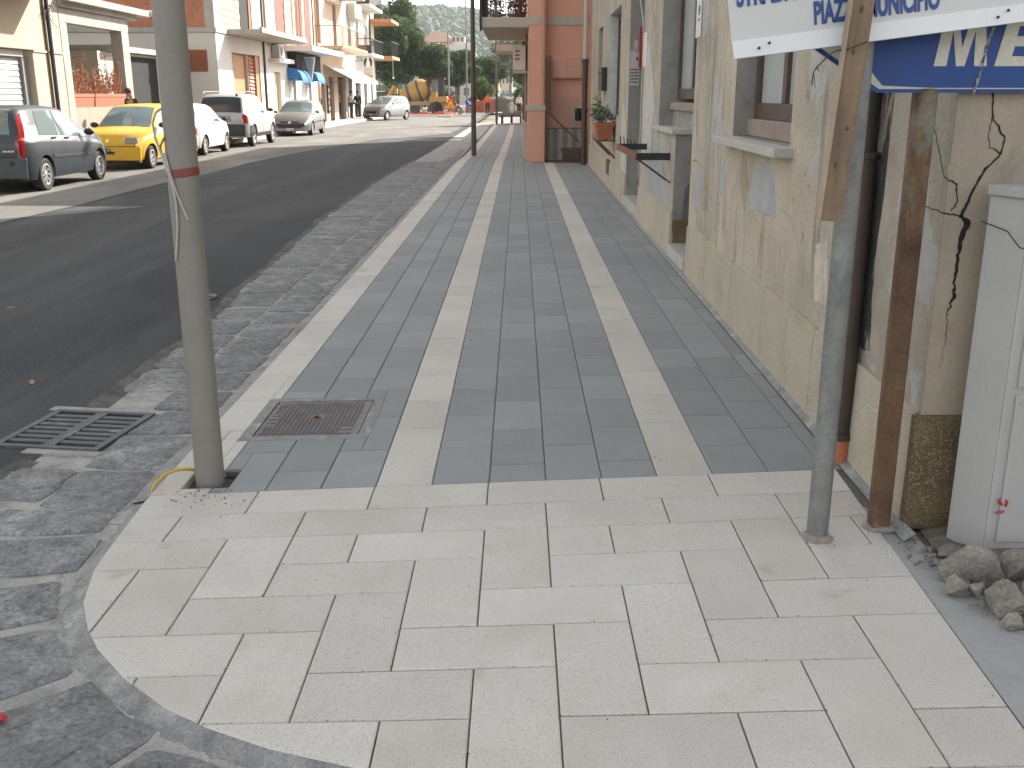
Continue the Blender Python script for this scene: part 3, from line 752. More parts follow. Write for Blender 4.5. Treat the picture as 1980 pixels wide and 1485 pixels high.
wpatch([(16.2,.5),(16.9,.5),(17.0,1.3),(16.5,1.6),(16.2,1.2)], mat('white_patch', (.4,.4,.4)), 15, .05)
m_crack = mat('crack_void', (.018,.015,.012), .95, vary=0, fine=0)
def crack(name, pts, ws, plane, seed, sub=5):
    r = random.Random(seed); c = MB(); P = []; Wd = []
    for i in range(len(pts)-1):
        p, q = Vector(pts[i]), Vector(pts[i+1])
        for k in range(sub):
            t = k/sub; v = p.lerp(q, t); P.append((v.x + r.uniform(-.005,.005), v.y + r.uniform(-.003,.003))); Wd.append((ws[i]*(1-t) + ws[i+1]*t)*r.uniform(.45,1.0))
    P.append(pts[-1]); Wd.append(ws[-1])
    for i, (p, wd) in enumerate(zip(P, Wd)):
        d = Vector(P[min(i+1,len(P)-1)]) - Vector(P[max(i-1,0)]); n = Vector((-d.y, d.x)).normalized()*wd/2
        c.v += [plane(p[0]-n.x, p[1]-n.y), plane(p[0]+n.x, p[1]+n.y)]
        if i: c.f.append((2*i-2,2*i-1,2*i+1,2*i))
    return c.build(name, m_crack, old, fix=False)
side = lambda x, z: (x, WY0 - .0015, z)
crack('crack', [(1.69,1.86),(1.686,1.675),(1.705,1.586),(1.75,1.522),(1.75,1.468),(1.689,1.394),(1.645,1.292),(1.629,1.239)], [.008,.009,.008,.008,.008,.012,.012,.016], side, 1)
crack('crack', [(1.702,1.595),(1.691,1.55),(1.703,1.486),(1.745,1.462)], [.004,.004,.005,.006], side, 2)
crack('crack', [(1.629,1.24),(1.659,1.213),(1.636,1.14),(1.637,1.063),(1.63,.995),(1.641,.955),(1.631,.906),(1.622,.882)], [.016,.030,.020,.015,.010,.018,.009,.006], side, 3)
crack('crack', [(1.622,.882),(1.625,.846),(1.625,.796),(1.627,.745),(1.618,.66)], [.006,.003,.004,.002,.001], side, 4)
wl_ = lambda a, z: fw(a, z, -.0016)
crack('crack', [(4.0,1.80),(3.97,1.65),(3.93,1.56),(3.86,1.47),(3.79,1.385),(3.75,1.372)], [.006,.007,.006,.006,.007,.006], wl_, 5)
crack('crack', [(1.567,1.372),(1.60,1.357),(1.607,1.326),(1.606,1.277),(1.589,1.258)], [.006,.008,.007,.006,.004], side, 12)
crack('crack', [(3.95,1.258),(3.86,1.255),(3.747,1.250)], [.002,.004,.007], wl_, 6)
crack('crack', [(1.567,1.250),(1.59,1.247),(1.63,1.235)], [.007,.006,.008], side, 13)
crack('crack', [(8.3,.52),(8.6,.75),(8.75,.95)], [.003,.005,.003], wl_, 7)
crack('crack', [(9.58,.95),(9.5,1.08),(9.35,1.1),(9.1,1.06)], [.006,.008,.008,.004], wl_, 8)
crack('crack', [(5.2,.55),(5.9,.98),(6.3,1.02)], [.0015,.002,.0015], wl_, 9)
crack('crack', [(11.6,.95),(11.4,.78),(11.5,.7)], [.004,.007,.002], wl_, 11)
# soot run behind the near downpipe
wpatch([(4.38,.55),(4.62,.5),(4.66,1.2),(4.6,2.3),(4.40,2.3),(4.42,1.0)], mat('soot_stain', (.04,.036,.031), .95, vary=.4, vscale=8, fine=.3, bump=.7, bscale=35, bdist=.008, extra=[((.40,.35,.28), 7, .55, .06, .9, (1,1,.4))]), 17, .025, .003, 'soot_run')
ti = MB(); ti.prism([(wx(9.5)-.004,9.40,2.16),(wx(9.5)-.004,9.66,2.16),(wx(9.5)-.004,9.66,2.49),(wx(9.5)-.004,9.40,2.49)],[(wx(9.5)-.008,9.40,2.16),(wx(9.5)-.008,9.66,2.16),(wx(9.5)-.008,9.66,2.49),(wx(9.5)-.008,9.40,2.49)])
t_ = ti.build('wall_notice', m_white, None); tag(t_, 'white paper notice on the plaster beside the near end of the big window', 'notice')
for (z, h) in ((2.40,.05),(2.31,.02),(2.36,.018)):
    q = MB(); q.box(wx(9.5)-.0100, wx(9.5)-.0085, 9.47, 9.55, z-h/2, z+h/2); q.build('printed_mark', m_blk, t_)
ti = MB(); ti.box(wx(13.8)-.008, wx(13.8)-.002, 13.6, 13.92, 2.02, 2.44); tag(ti.build('white_plate', m_white, None), 'narrow white plate on plaster just before the dark doorway', 'plate')

# near downpipe
dp = thing('downpipe', 'brown downpipe with orange base socket behind the galvanised pole', 'downpipe', (1.513,4.50,0))
q = MB(); q.tube([(0,0,.10),(0,0,1.42)], .052, 14); q.build('lower_pipe', m_brpipe, dp, smooth=True)
q = MB(); q.tube([(.0,0,1.42),(0,0,4.5),(0,0,9.2)], .046, 14); q.build('upper_pipe', mat('dark_pipe', (.035,.028,.025), .5, vary=.15), dp, smooth=True)
q = MB(); q.lathe([(.056,1.40),(.062,1.405),(.062,1.425),(.056,1.43)], None, 16); q.build('collar', m_brpipe, dp, smooth=True)
q = MB(); q.lathe([(.056,.115),(.066,.12),(.066,.145),(.058,.15)], None, 16); q.build('collar', m_brpipe, dp, smooth=True)
q = MB(); q.lathe([(.058,-.01),(.058,.115)], None, 16); q.build('socket', m_orangep, dp, smooth=True)
q = MB(); q.box(-.058,.09,-.012,.012,1.13,1.15); q.build('bracket', m_rust, dp)
# far downpipe at the end of the old wall
dp = thing('downpipe', 'tall downpipe at the far end of plaster wall, cream above and dark below', 'downpipe', (1.60,25.42,0))
q = MB(); q.tube([(0,0,.0),(0,0,2.45)], .068, 12); q.build('lower_pipe', m_brpipe, dp, smooth=True)
q = MB(); q.tube([(0,0,2.42),(0,0,8.5)], .058, 12); q.build('upper_pipe', m_band, dp, smooth=True)
for z in (2.44,1.3): 
    q = MB(); q.lathe([(.07,z-.05),(.085,z-.04),(.085,z+.04),(.07,z+.05)], None, 12); q.build('collar', m_brpipe, dp)

# things on the wall
mb_ = MB(); mb_.box(wx(20.6)-.11, wx(20.6)-.002, 20.15, 21.0, 1.74, 2.17); o = mb_.build('letter_box', m_blk, None, bevel=.012); tag(o, 'black metal letter box on the plaster wall above the potted plant', 'letter box')
q = MB(); q.box(wx(20.6)-.115, wx(20.6)-.108, 20.3, 20.85, 2.05, 2.08); q.build('slot', m_dark, o)
# flower pot on iron bracket
br = thing('pot_bracket', 'brown iron bracket fixed to the wall under the potted plant', 'bracket', (0,0,0))
X1, X0_ = wx(18.6), wx(18.6) - .30
for yy_ in (17.95, 19.1):
    q = MB(); q.bar((X0_,yy_,.90),(X1,yy_,.90),.035,.03); q.build('arm', m_brown, br)
    q = MB(); q.bar((X0_+.01,yy_,.885),(X1,yy_,.60),.03,.035); q.build('strut', m_brown, br)
    q = MB(); q.bar((X0_,yy_,.885),(X0_,yy_,.99),.03,.02); q.build('end_stop', m_galv, br)
q = MB(); q.bar((X0_,17.95,.905),(X0_,19.1,.905),.03,.03); q.bar((X0_+.15,17.95,.905),(X0_+.15,19.1,.905),.03,.02); q.build('rail', m_brown, br)
pt = thing('flower_pot', 'terracotta pot with green plant on a wall bracket', 'potted plant', (wx(18.3)-.19,18.25,.92))
q = MB(); q.rings([[(sx*a,sy*c,z) for sx,sy in ((-1,-1),(1,-1),(1,1),(-1,1))] for z,a,c in ((0,.115,.30),(.22,.145,.36),(.222,.16,.375),(.27,.162,.38))]); q.build('pot', m_terra, pt, bevel=.01)
m_leafp = mat('pot_plant_leaf', (.10,.13,.07), .6, vary=.3, vscale=20, rand=.2, extra=[((.22,.25,.17), 14, .58, .06, .7, None)])
r2 = random.Random(44); lm = MB()
for k in range(26):
    bx, by = r2.uniform(-.11,.11), r2.uniform(-.33,.33); h = r2.uniform(.14,.34) + (.14 if by > .1 and bx < 0 else 0)
    tx, ty = bx*1.6 + r2.uniform(-.1,.06), by*1.25 + r2.uniform(-.08,.08)
    lm.tube([(bx,by,.25),((bx+tx)/2,(by+ty)/2,.25+h*.6),(tx,ty,.25+h)], .005, 4)
    for j in range(11):
        t = r2.uniform(.35,1); c = Vector((bx+(tx-bx)*t, by+(ty-by)*t, .25+h*t)); d = Vector((r2.uniform(-1,1),r2.uniform(-1,1),r2.uniform(-.2,.8))).normalized(); sd2 = d.orthogonal().normalized()*.017; L = r2.uniform(.06,.12)
        lm.add([c, c+d*L*.5+sd2, c+d*L, c+d*L*.5-sd2], [(0,1,2,3)])
tag(lm.build('foliage', m_leafp, pt, fix=False), kind='stuff')
# empty rack on the half wall
rk = thing('iron_rack', 'empty iron plant rack with upright pegs projecting from half wall', 'rack', (0,0,0))
XR = wx(11.7) - .36
for yy_ in (11.05, 13.2):
    q = MB(); q.bar((XR,yy_,1.03),(wx(yy_),yy_,1.03),.03,.075); q.build('arm', m_blk, rk)
q = MB(); q.bar((XR,11.05,1.03),(XR,13.25,1.03),.03,.07); q.build('front_rail', mat('red_oxide_iron', (.17,.065,.05), .7, vary=.25, vscale=10), rk)
for i in range(5):
    q = MB(); q.tube([(XR+.03+.01*(i%2),11.5+.4*i,.98),(XR+.02,11.5+.4*i,1.17)], .007, 5); q.build('peg', m_blk, rk)
for yy_ in (11.1, 11.5):
    q = MB(); q.tube([(XR+.03,yy_+.2,1.0),(wx(yy_),yy_-.15,.76)], .008, 5); q.build('stay', m_blk, rk)
# red hanging thing, intercom, notice and cable in the dark doorway
XD = wx(15.86)
hg = thing('red_holder', 'long red plastic holder hung in the dark doorway reveal', 'holder', (0,0,0))
q = MB(); q.prism([(XD+.13,15.80,2.63),(XD+.205,15.80,2.63),(XD+.19,15.80,2.30),(XD+.165,15.80,2.06),(XD+.125,15.80,2.06),(XD+.13,15.80,2.4)],[(XD+.13,15.73,2.63),(XD+.205,15.73,2.63),(XD+.19,15.73,2.30),(XD+.165,15.73,2.06),(XD+.125,15.73,2.06),(XD+.13,15.73,2.4)]); q.build('body', m_red, hg, bevel=.012)
q = MB(); q.lathe([(.014,0),(.014,.004)], Matrix.Translation((XD+.15,15.729,2.55)) @ Matrix.Rotation(R(90),4,'X'), 10); q.build('hole', m_dark, hg)
q = MB(); q.box(XD+.155,XD+.20,15.735,15.79,2.12,2.26); q.build('clip', m_blk, hg)
ic = MB(); ic.box(XD+.07,XD+.125,15.80,15.858,2.30,2.44); tag(ic.build('intercom', m_stone, None, bevel=.006), 'small pale intercom box beside the red holder', 'intercom')
no = thing('paper_notice', 'grey notice with rows of print on the doorway reveal below the intercom', 'notice', (0,0,0))
q = MB(); q.box(XD+.012,XD+.155,15.85,15.857,1.80,2.30); q.build('sheet', mat('notice_paper', (.50,.50,.48), .8, vary=.05), no)
r2 = random.Random(5)
for k in range(5):
    q = MB()
    for i in range(6):
        x = XD + .02 + i*.021; q.box(x, x+.015, 15.846, 15.849, 2.02-.045*k, 2.04-.045*k)
    tag(q.build('print_row', m_brown, no), kind='stuff')
q = MB(); q.box(XD+.10,XD+.125,15.845,15.849,2.16,2.21); q.build('black_mark', m_blk, no)
ca = MB(); ca.tube([(wx(14.6)-.02,14.75,3.3),(wx(14.4)-.015,14.5,2.95),(wx(14)-.015,13.97,2.6),(wx(13.9)-.01,13.94,2.3),(wx(13.9)-.01,13.94,.6)], .011, 6); tag(ca.build('wall_cable', m_cable, None, smooth=True), 'loose grey cable looping down the doorway edge', 'cable')

# ================================================================ POLES AND SIGNS AT THE CORNER
gp = thing('sign_pole', 'galvanised steel pole set in the cream slabs, carrying the white sign', 'pole', (1.172,3.635,0))
q = MB(); q.tube([(0,0,-.05),(.0,0,1.2),(.002,.0,2.75)], .041, 18); q.build('shaft', m_galv, gp, smooth=True)
q = MB(); r2 = random.Random(9)
q.rings([[(math.cos(k*PI/8)*rad*r2.uniform(.85,1.15), math.sin(k*PI/8)*rad*r2.uniform(.85,1.15), z) for k in range(16)] for rad,z in ((.066,.0005),(.058,.006),(.048,.018),(.041,.022))]); q.build('mortar_collar', mat('pole_mortar', (.27,.24,.20), .95, vary=.2, vscale=20, bump=.6, bscale=60, bdist=.006), gp, smooth=True)
rp = thing('rusty_post', 'rusty brown steel post against the wall under the blue sign', 'post', (1.445,3.735,0))
q = MB(); n = []
for k in range(16):
    an = 2*PI*k/16; c, s_ = math.cos(an), math.sin(an); e_ = .5; n.append((.039*math.copysign(abs(c)**e_, c), .039*math.copysign(abs(s_)**e_, s_)))
q.rings([[(x, y, z) for x, y in n] for z in (-.05,.4,1.0,1.69)]); q.build('shaft', m_rust, rp, smooth=True)
q = MB(); q.rings([[(math.cos(k*PI/7)*rad*r2.uniform(.8,1.2)+.01, math.sin(k*PI/7)*rad*r2.uniform(.8,1.2), z) for k in range(14)] for rad,z in ((.066,.0005),(.056,.010),(.044,.018))]); q.build('mortar_collar', mat('pole_mortar', (.3,.3,.3)), rp, smooth=True)

# white temporary sign, tilted, in front of the pole
ws = thing('white_sign', 'white tilted direction sign with blue lettering tied to the galvanised pole', 'sign', (1.0,3.545,1.815))
ang = math.atan2(1.906-1.790, 1.66-.723)
Mw = Matrix.Rotation(-ang, 4, 'Y')
def wpt(u, v, d=0): return Mw @ Vector((u, d, v))
q = MB(); q.prism([wpt(-.285,.055,0),wpt(.95,.055,0),wpt(.95,.62,0),wpt(-.285-.016,.62,0)],[wpt(-.285,.055,.006),wpt(.95,.055,.006),wpt(.95,.62,.006),wpt(-.301,.62,.006)]); q.build('panel', m_white, ws)
q = MB(); q.prism([wpt(-.283,.004,-.016),wpt(.95,.004,-.016),wpt(.95,.060,-.003),wpt(-.285,.060,-.003)],[wpt(-.283,.002,-.010),wpt(.95,.002,-.010),wpt(.95,.060,.001),wpt(-.285,.060,.001)]); q.build('bottom_flange', m_whiteb, ws)
Tx = lambda u, v: Matrix.Translation(wpt(u, v, -.002)) @ Mw @ Matrix.Rotation(R(90), 4, 'X')
text('lettering', 'PIAZZA MUNICIPIO', .098, m_bluetx, ws, Tx(-.012,.082), .485, .0035)
text('lettering', 'STRADA SAN', .098, m_bluetx, ws, Tx(-.262,.168), .53, .0035)
for (u, v) in ((-.20,.028),(.585,.028),(.618,.045),(-.165,.04)):
    q = MB(); q.lathe([(.005,0),(.005,.004)], Matrix.Translation(wpt(u,v,-.016)) @ Matrix.Rotation(R(90),4,'X'), 8); q.build('screw', m_blk, ws)
# timber batten
tb = thing('timber_batten', 'weathered timber batten wired upright to the front of the white sign', 'timber', (0,0,0))
q = MB(); A = Vector((1.064,3.47,1.255)); B_ = Vector((1.135,3.475,2.35)); d = (B_-A).normalized(); x_ = Vector((1,0,0)); x_ = (x_ - d*x_.dot(d)).normalized(); y_ = d.cross(x_)
Mt = Matrix((x_, y_, d)).transposed().to_4x4(); Mt.translation = (A+B_)/2
q.obox(Mt, .0365, .014, (B_-A).length/2); q.build('board', m_wood, tb, bevel=.003)
q = MB(); Mt2 = Mt.copy(); Mt2.translation = (A+B_)/2 - x_*.040 - y_*.004
q.obox(Mt2, .0032, .018, (B_-A).length/2-.003); q.build('edge_lath', m_woodl, tb)
for t, s2 in ((.62,.005),(.50,.004),(.28,.004),(.17,.005),(.80,.005)):
    q = MB(); c = A.lerp(B_, t) - y_*0; Mk = Mt.copy(); Mk.translation = A.lerp(B_, t) + x_*rng.uniform(-.015,.02) + Vector((0,-.0145,0))
    q.lathe([(s2*1.4,0),(s2,.0012)], Mk @ Matrix.Rotation(R(90),4,'X') @ Matrix.Diagonal((1,1.7,1,1)), 10); q.build('knot', m_brown, tb)
wr = MB(); wr.tube([(1.13,3.452,1.835),(1.07,3.448,1.812),(1.045,3.50,1.808),(1.03,3.50,1.80),(.985,3.50,1.755),(.978,3.50,1.74),(.975,3.50,1.70)], .0022, 5); wr.tube([(1.13,3.452,1.835),(1.145,3.50,1.85)], .0022, 5)
wr.tube([(.985,3.50,1.755),(.990,3.505,1.755),(.994,3.50,1.745)], .002, 5); wr.tube([(.978,3.50,1.74),(.985,3.505,1.71),(.987,3.50,1.69)], .0012, 4)
tag(wr.build('binding_wire', m_wire, None), 'rusty twisted wire binding the timber batten, ends dangling', 'wire')
# blue arrow sign behind
bs = thing('blue_sign', 'blue arrow sign with large cream letters fixed between the two posts', 'sign', (0,3.70,0))
def pl_(pts, y0, y1, nm, m):
    q = MB(); q.prism([(x,y0,z) for x,z in pts],[(x,y1,z) for x,z in pts]); return q.build(nm, m, bs)
pl_([(1.018,1.83),(1.262,1.676),(2.85,1.676),(2.85,2.0),(1.262,2.0)], 0, .012, 'panel', m_blue)
pl_([(1.045,1.83),(1.267,1.6885),(2.84,1.6885),(2.84,1.99),(1.267,1.99)], -.0015, -.0003, 'cream_border', m_creamp)
pl_([(1.16,1.83),(1.278,1.7000),(1.45,1.6925),(2.83,1.6915),(2.83,1.985),(1.29,1.985)], -.003, -.0018, 'blue_field', m_blue)
def letter(pts, x0, w_, z0, h_):
    q = MB(); q.prism([(x0+a_*w_,-.0032,z0+c_*h_) for a_,c_ in pts],[(x0+a_*w_,-.0046,z0+c_*h_) for a_,c_ in pts]); return q.build('letter', m_creamp, bs)
letter([(0,0),(.24,0),(.30,.72),(.42,0),(.58,0),(.72,.72),(.76,0),(1,0),(.88,1),(.62,1),(.5,.36),(.38,1),(.12,1)], 1.449, .185, 1.765, .165)
letter([(0,0),(1,0),(1,.2),(.36,.2),(.40,.4),(.9,.4),(.9,.6),(.42,.6),(.45,.8),(1,.8),(1,1),(.2,1)], 1.660, .16, 1.765, .165)
text('lettering', 'SSINA', .205, m_creamp, bs, Matrix.Translation((1.86,-.0035,1.7655)) @ Matrix.Rotation(R(90),4,'X'), 1.0, 0, .0008)
cr = MB(); r2 = random.Random(12); pts = [(1.648 - .05*t + r2.uniform(-.004,.004), 1.93 - .26*t) for t in [i/10 for i in range(11)]]
for i, p in enumerate(pts):
    wd = .004 + .003*r2.random(); cr.v += [(p[0]-wd, -.0052, p[1]), (p[0]+wd, -.0052, p[1])]
    if i: cr.f.append((2*i-2,2*i-1,2*i+1,2*i))
cr.build('paint_crack', mat('flaked_paint', (.30,.32,.34), .8, vary=.5, vscale=40, extra=[((.03,.03,.05), 60, .5, .1, .9, None)]), bs, fix=False)
q = MB(); q.bar((1.21,3.685-3.70,1.70),(1.19,3.685-3.70,1.74),.006,.004); 

# utility cabinet
cb = thing('utility_cabinet', 'pale grey utility cabinet standing against the side wall of the old building', 'cabinet', (0,0,0))
CX0, CX1, CY0, CY1, CZ = 1.672, 2.45, 3.475, 3.645, 1.335
q = MB(); q.box(CX0+.075,CX1,CY0,CY1,.0,CZ); q.box(CX0+.0,CX0+.0752,CY0+.105,CY1,.0,CZ) if False else None; q.build('housing', m_cab, cb, bevel=.012)
q = MB(); q.prism([(CX0,CY1-.02,0),(CX0+.074,CY0+.002,0),(CX0+.08,CY0+.01,0),(CX0+.08,CY1-.002,0)],[(CX0,CY1-.02,CZ-.008),(CX0+.074,CY0+.002,CZ-.008),(CX0+.08,CY0+.01,CZ-.008),(CX0+.08,CY1-.002,CZ-.008)]); q.build('corner_panel', m_cab, cb, bevel=.006)
q = MB(); q.box(CX0+.05,CX1+.02,CY0-.016,CY1+.01,CZ,CZ+.03); q.prism([(CX0-.012,CY1-.02,CZ-.006),(CX0+.05,CY0-.016,CZ-.006),(CX0+.06,CY0-.016,CZ-.006),(CX0+.06,CY1+.01,CZ-.006)],[(CX0-.012,CY1-.02,CZ+.03),(CX0+.05,CY0-.016,CZ+.03),(CX0+.06,CY0-.016,CZ+.03),(CX0+.06,CY1+.01,CZ+.03)]); q.build('lid', m_cab, cb, bevel=.008)
q = MB(); q.box(CX0+.115,CX1-.03,CY0-.010,CY0-.001,.66,CZ-.05); q.build('upper_door', m_cab, cb, bevel=.006)
q = MB(); q.box(CX0+.115,CX1-.03,CY0-.010,CY0-.001,.06,.635); q.build('lower_door', m_cab, cb, bevel=.006)
for z0, x0 in ((.70,.14),(.73,.15),(.60,.13)):
    q = MB(); q.box(CX0+x0,CX1-.06,CY0-.014,CY0-.0105,z0,z0+.006); q.build('moulded_rib', m_cab, cb)
q = MB(); q.tube([(1.652,3.615,1.235),(1.69,3.50,1.215),(1.72,3.462,1.165),(1.76,3.455,1.155),(1.80,3.455,1.16),(2.2,3.455,1.15)], .0025, 5); tag(q.build('loose_wire', m_wire, None), 'thin brown wire hanging across the top of the utility cabinet', 'wire')
rm = MB()
for pts in ([(1.775,.235),(1.782,.215),(1.792,.212)],[(1.80,.232),(1.806,.222),(1.803,.205)],[(1.77,.178),(1.785,.183),(1.80,.187)]):
    rm.tube([(x,CY0-.0115,z) for x,z in pts], [.003,.006,.004], 5)
rm.build('red_paint_marks', m_red, cb)
# rubble by the cabinet
def rock(x, y, z, r, seed, label, rot=0):
    rr_ = random.Random(seed); bm = bmesh.new(); bmesh.ops.create_icosphere(bm, subdivisions=3, radius=1)
    cuts = [(Vector((rr_.uniform(-1,1),rr_.uniform(-1,1),rr_.uniform(-.8,1))).normalized(), rr_.uniform(.38,.70)) for _ in range(15)]
    for v in bm.verts:
        p = v.co.copy()
        for n_, d_ in cuts:
            k = p.dot(n_)
            if k > d_: p -= n_*(k-d_)*.985
        p *= 1.25 + .07*noise.noise(p*2.3 + Vector((seed*3.1,0,0))) +   .035*noise.noise(p*7 + Vector((0,seed*1.7,0)))
        v.co = Vector((p.x*r[0], p.y*r[1], p.z*r[2]))
    me = bpy.data.meshes.new('rubble_block'); bm.to_mesh(me); bm.free()
    me.polygons.foreach_set('use_smooth', [True]*len(me.polygons)); me.set_sharp_from_angle(angle=R(16)); me.materials.append(m_rubble)
    o = bpy.data.objects.new('rubble_block', me); COL.objects.link(o); o.location = (x,y,z); o.rotation_euler = (0,0,rot)
    tag(o, label, 'rubble', 'broken concrete beside the cabinet'); return o
rock(1.635,3.285,.06,(.115,.075,.075),2,'large pale block of broken concrete leaning against the cabinet foot',.15)
rock(1.625,3.055,.05,(.088,.065,.08),6,'big brown angular lump at the front of the rubble heap',.5)
rock(1.535,3.175,.025,(.05,.042,.042),9,'small angular chunk left of the brown lump',.3)
rock(1.79,3.30,.06,(.095,.08,.085),12,'grey block at the right edge behind the brown lump',-.3)
rock(1.80,3.14,.05,(.085,.08,.08),15,'grey lump cut off by the picture edge beside the brown one',.8)
rock(1.60,2.945,.018,(.036,.034,.034),18,'small pale stone in front of the brown lump',.8)
rock(1.63,3.50,.01,(.045,.04,.026),21,'flat pale fragment at the corner of the cabinet',.2)
rock(1.585,3.16,.03,(.035,.03,.03),24,'tiny grey fragment wedged between two larger lumps',.2)
rb = MB(); r2 = random.Random(77)
for i in range(170):
    t = r2.random(); x = 1.53 + .20*t + r2.gauss(0,.04); y = 3.52 - .95*t + r2.gauss(0,.05); s = r2.uniform(.003,.015)
    rb.ball((x,y,.004+s*.3),(s,s*r2.uniform(.6,1),s*.6),6,4,.5,i)
tag(rb.build('rubble_crumbs', m_rubble), kind='stuff')
sm = MB(); N = 16
for i in range(N+1):
    for j in range(N+1):
        x = 1.60 + 1.6*i/N; y = 1.9 + 1.8*j/N; dd = max(0, min(1, (x - (1.55 + .20*(3.5-y)/1.0))/.22))
        sm.v.append((x, y, -.02 + .05*dd + .02*noise.noise(Vector((x*6,y*6,0)))*dd))
        if i and j:
            o = i*(N+1)+j; sm.f.append((o-N-2, o-1, o, o-N-1))
tag(sm.build('soil_heap', m_soil, smooth=True), kind='stuff')

# ================================================================ NEAR LAMP POST
LP = (-1.392, 4.245)
lp = thing('lamp_post', 'tall grey lamp post in front with cables bound by red tape', 'lamp post', (LP[0],LP[1],0), 0, 'grey street poles')
q = MB(); q.tube([(0,0,-.10),(0,0,1.0),(0,0,4.0),(0,0,8.5)], [.0635,.0635,.0635,.045], 24); q.build('shaft', m_pole, lp, smooth=True)
q = MB(); q.lathe([(.0645,1.342),(.0668,1.344),(.0668,1.374),(.0645,1.376)], Matrix.Translation((0,0,1.36)) @ Matrix.Rotation(R(-8),4,'Y') @ Matrix.Translation((0,0,-1.36)), 24, False); q.build('tape', m_redtape, lp, smooth=True)
q = MB(); q.tube([(1.2,0,8.9),(.3,0,8.75),(0,0,8.45)], .03, 8); q.box(1.0,1.7,-.12,.12,8.84,8.96); q.build('lamp_head', m_pole, lp)
def lpc(name, pts, r, m, label, cat):
    q = MB(); q.tube(pts, r, 6); tag(q.build(name, m, None, smooth=True), label, cat)
f = lambda x, y, z: (LP[0]+x, LP[1]+y, z)
cb_ = lambda a, z, rad=.069: f(rad*math.sin(a), -rad*math.cos(a), z)
lpc('pole_cable', [cb_(-.85,1.44,.070), cb_(-.62,1.395,.071), cb_(-.45,1.355,.073), cb_(-.20,1.29,.070), cb_(.10,1.225,.068), cb_(.36,1.172,.068)], .005, m_cable, 'short pale cable end pointing right on the lamp post', 'cable')
lpc('pole_cable', [cb_(-.95,1.44,.075), cb_(-.72,1.40,.078), cb_(-.50,1.36,.079), cb_(-.34,1.30,.072), cb_(-.26,1.24,.070), cb_(-.28,1.16,.070), cb_(-.46,1.07,.070), cb_(-.72,1.0,.070)], .005, m_cable, 'longer pale cable curving down the front of the lamp post', 'cable')
lpc('pole_cable', [f(-.060,-.02,1.615), f(-.080,-.025,1.60), f(-.096,-.03,1.56), f(-.090,-.035,1.50), f(-.074,-.04,1.455), f(-.060,-.045,1.41), cb_(-.66,1.37,.075)], .005, m_cable, 'grey cable looping out from the left side of lamp post', 'cable')
lpc('pole_cable', [f(-.045,-.045,1.505), f(-.058,-.04,1.49), f(-.072,-.035,1.465), f(-.068,-.04,1.44), f(-.058,-.045,1.40)], .0048, mat('brown_cable', (.20,.15,.11), .6), 'brown cable sprouting beside the grey loop on the lamp post', 'cable')
lpc('yellow_conduit', [f(-.05,.02,.03), f(-.08,-.03,.058), f(-.12,-.06,.068), f(-.17,-.09,.055), f(-.205,-.115,.025), f(-.215,-.13,.0), f(-.217,-.135,-.015)], .0075, m_yellowc, 'yellow conduit bent out of the ground at lamp post foot', 'conduit')
hp = MB(); hp.box(-1.53,-1.24,4.08,4.37,-.14,-.035); tag(hp.build('hole_soil', mat('hole_dirt', (.085,.07,.055), .95, vary=.3, vscale=12, bump=1, bscale=50, bdist=.02)), kind='structure')
hw = MB()
for (x0,x1,y0,y1) in ((-1.53,-1.515,4.0,4.25),(-1.515,-1.24,4.19,4.205)):
    hw.box(x0,x1,y0,y1,-.09,-.006)
cuff = MB()
cuff.rings([[(LP[0]+.085+ .085*math.cos(PI*k/12-PI/2)*s, LP[1]+.03+.10*math.sin(PI*k/12-PI/2)*s, z) for k in range(13)] for s,z in ((.95,-.05),(1.02,.004),(1.12,.004),(1.14,-.01))], closed=False, cap=False)
cuff.build('mortar_lip', mat('pole_mortar', (.3,.3,.3)), lp)

# ================================================================ SALMON BUILDING
sb = thing('salmon_building', 'salmon rendered building with cream band and front balcony beyond the old wall', 'building', (0,0,0))
SX, SY0, SY1, SHt = .62, 26.75, 44.0, 8.2
q = MB(); q.box(SX,12,SY0,SY1,0,SHt); q.build('wall', m_salmon, sb)
q = MB(); q.box(.27,.64,26.45,44.0,-.1,SHt-.02); 
q = MB(); q.prism([(.245,26.42,0),(.60,26.42,0),(.60,SY0-.001,0),(.245,SY0-.001,0)],[(.245,26.42,SHt),(.60,26.42,SHt),(.60,SY0-.001,SHt),(.245,SY0-.001,SHt)]); q.build('corner_pier', m_salmon, sb)
q = MB(); q.box(.245,.618,SY0+.001,SY1,0,SHt-.01); q.build('street_wall', m_salmon, sb)
q = MB(); q.box(.205,.66,26.38,SY0-.05,0,1.27); q.build('pillar', m_salmon, sb)
q = MB(); q.box(.18,.69,26.35,SY0-.03,1.272,1.42); q.build('pillar_cap', m_band, sb, bevel=.01)
q = MB(); q.box(.235,.61,26.405,SY0-.02,3.34,3.54); q.box(.611,1.75,26.725,26.74,3.34,3.54); q.build('cream_band', m_band, sb)
q = MB(); q.box(.6,12,26.2,27,SHt,SHt+.12); q.box(.0,.6,26.2,44,SHt,SHt+.12); q.build('eaves', m_band, sb)
bc = MB(); bc.box(-.95,.243,26.6,33,3.28,3.52); bc.build('balcony_slab', m_band, sb, bevel=.02)
q = MB(); q.box(-.98,-.92,26.58,26.64,3.2,4.6); q.build('railing_post', m_blk, sb)
q = MB(); q.box(-.97,.24,26.6,26.64,4.42,4.47); q.box(-.97,-.93,26.64,33,4.42,4.47); q.box(-.97,-.93,26.64,33,3.56,3.6); q.build('handrail', m_blk, sb)
for i in range(9):
    q = MB(); q.tube([(-.83+.125*i,26.62,3.52),(-.83+.125*i,26.62,4.42)], .011, 5); q.build('baluster', m_blk, sb)
bb = MB()
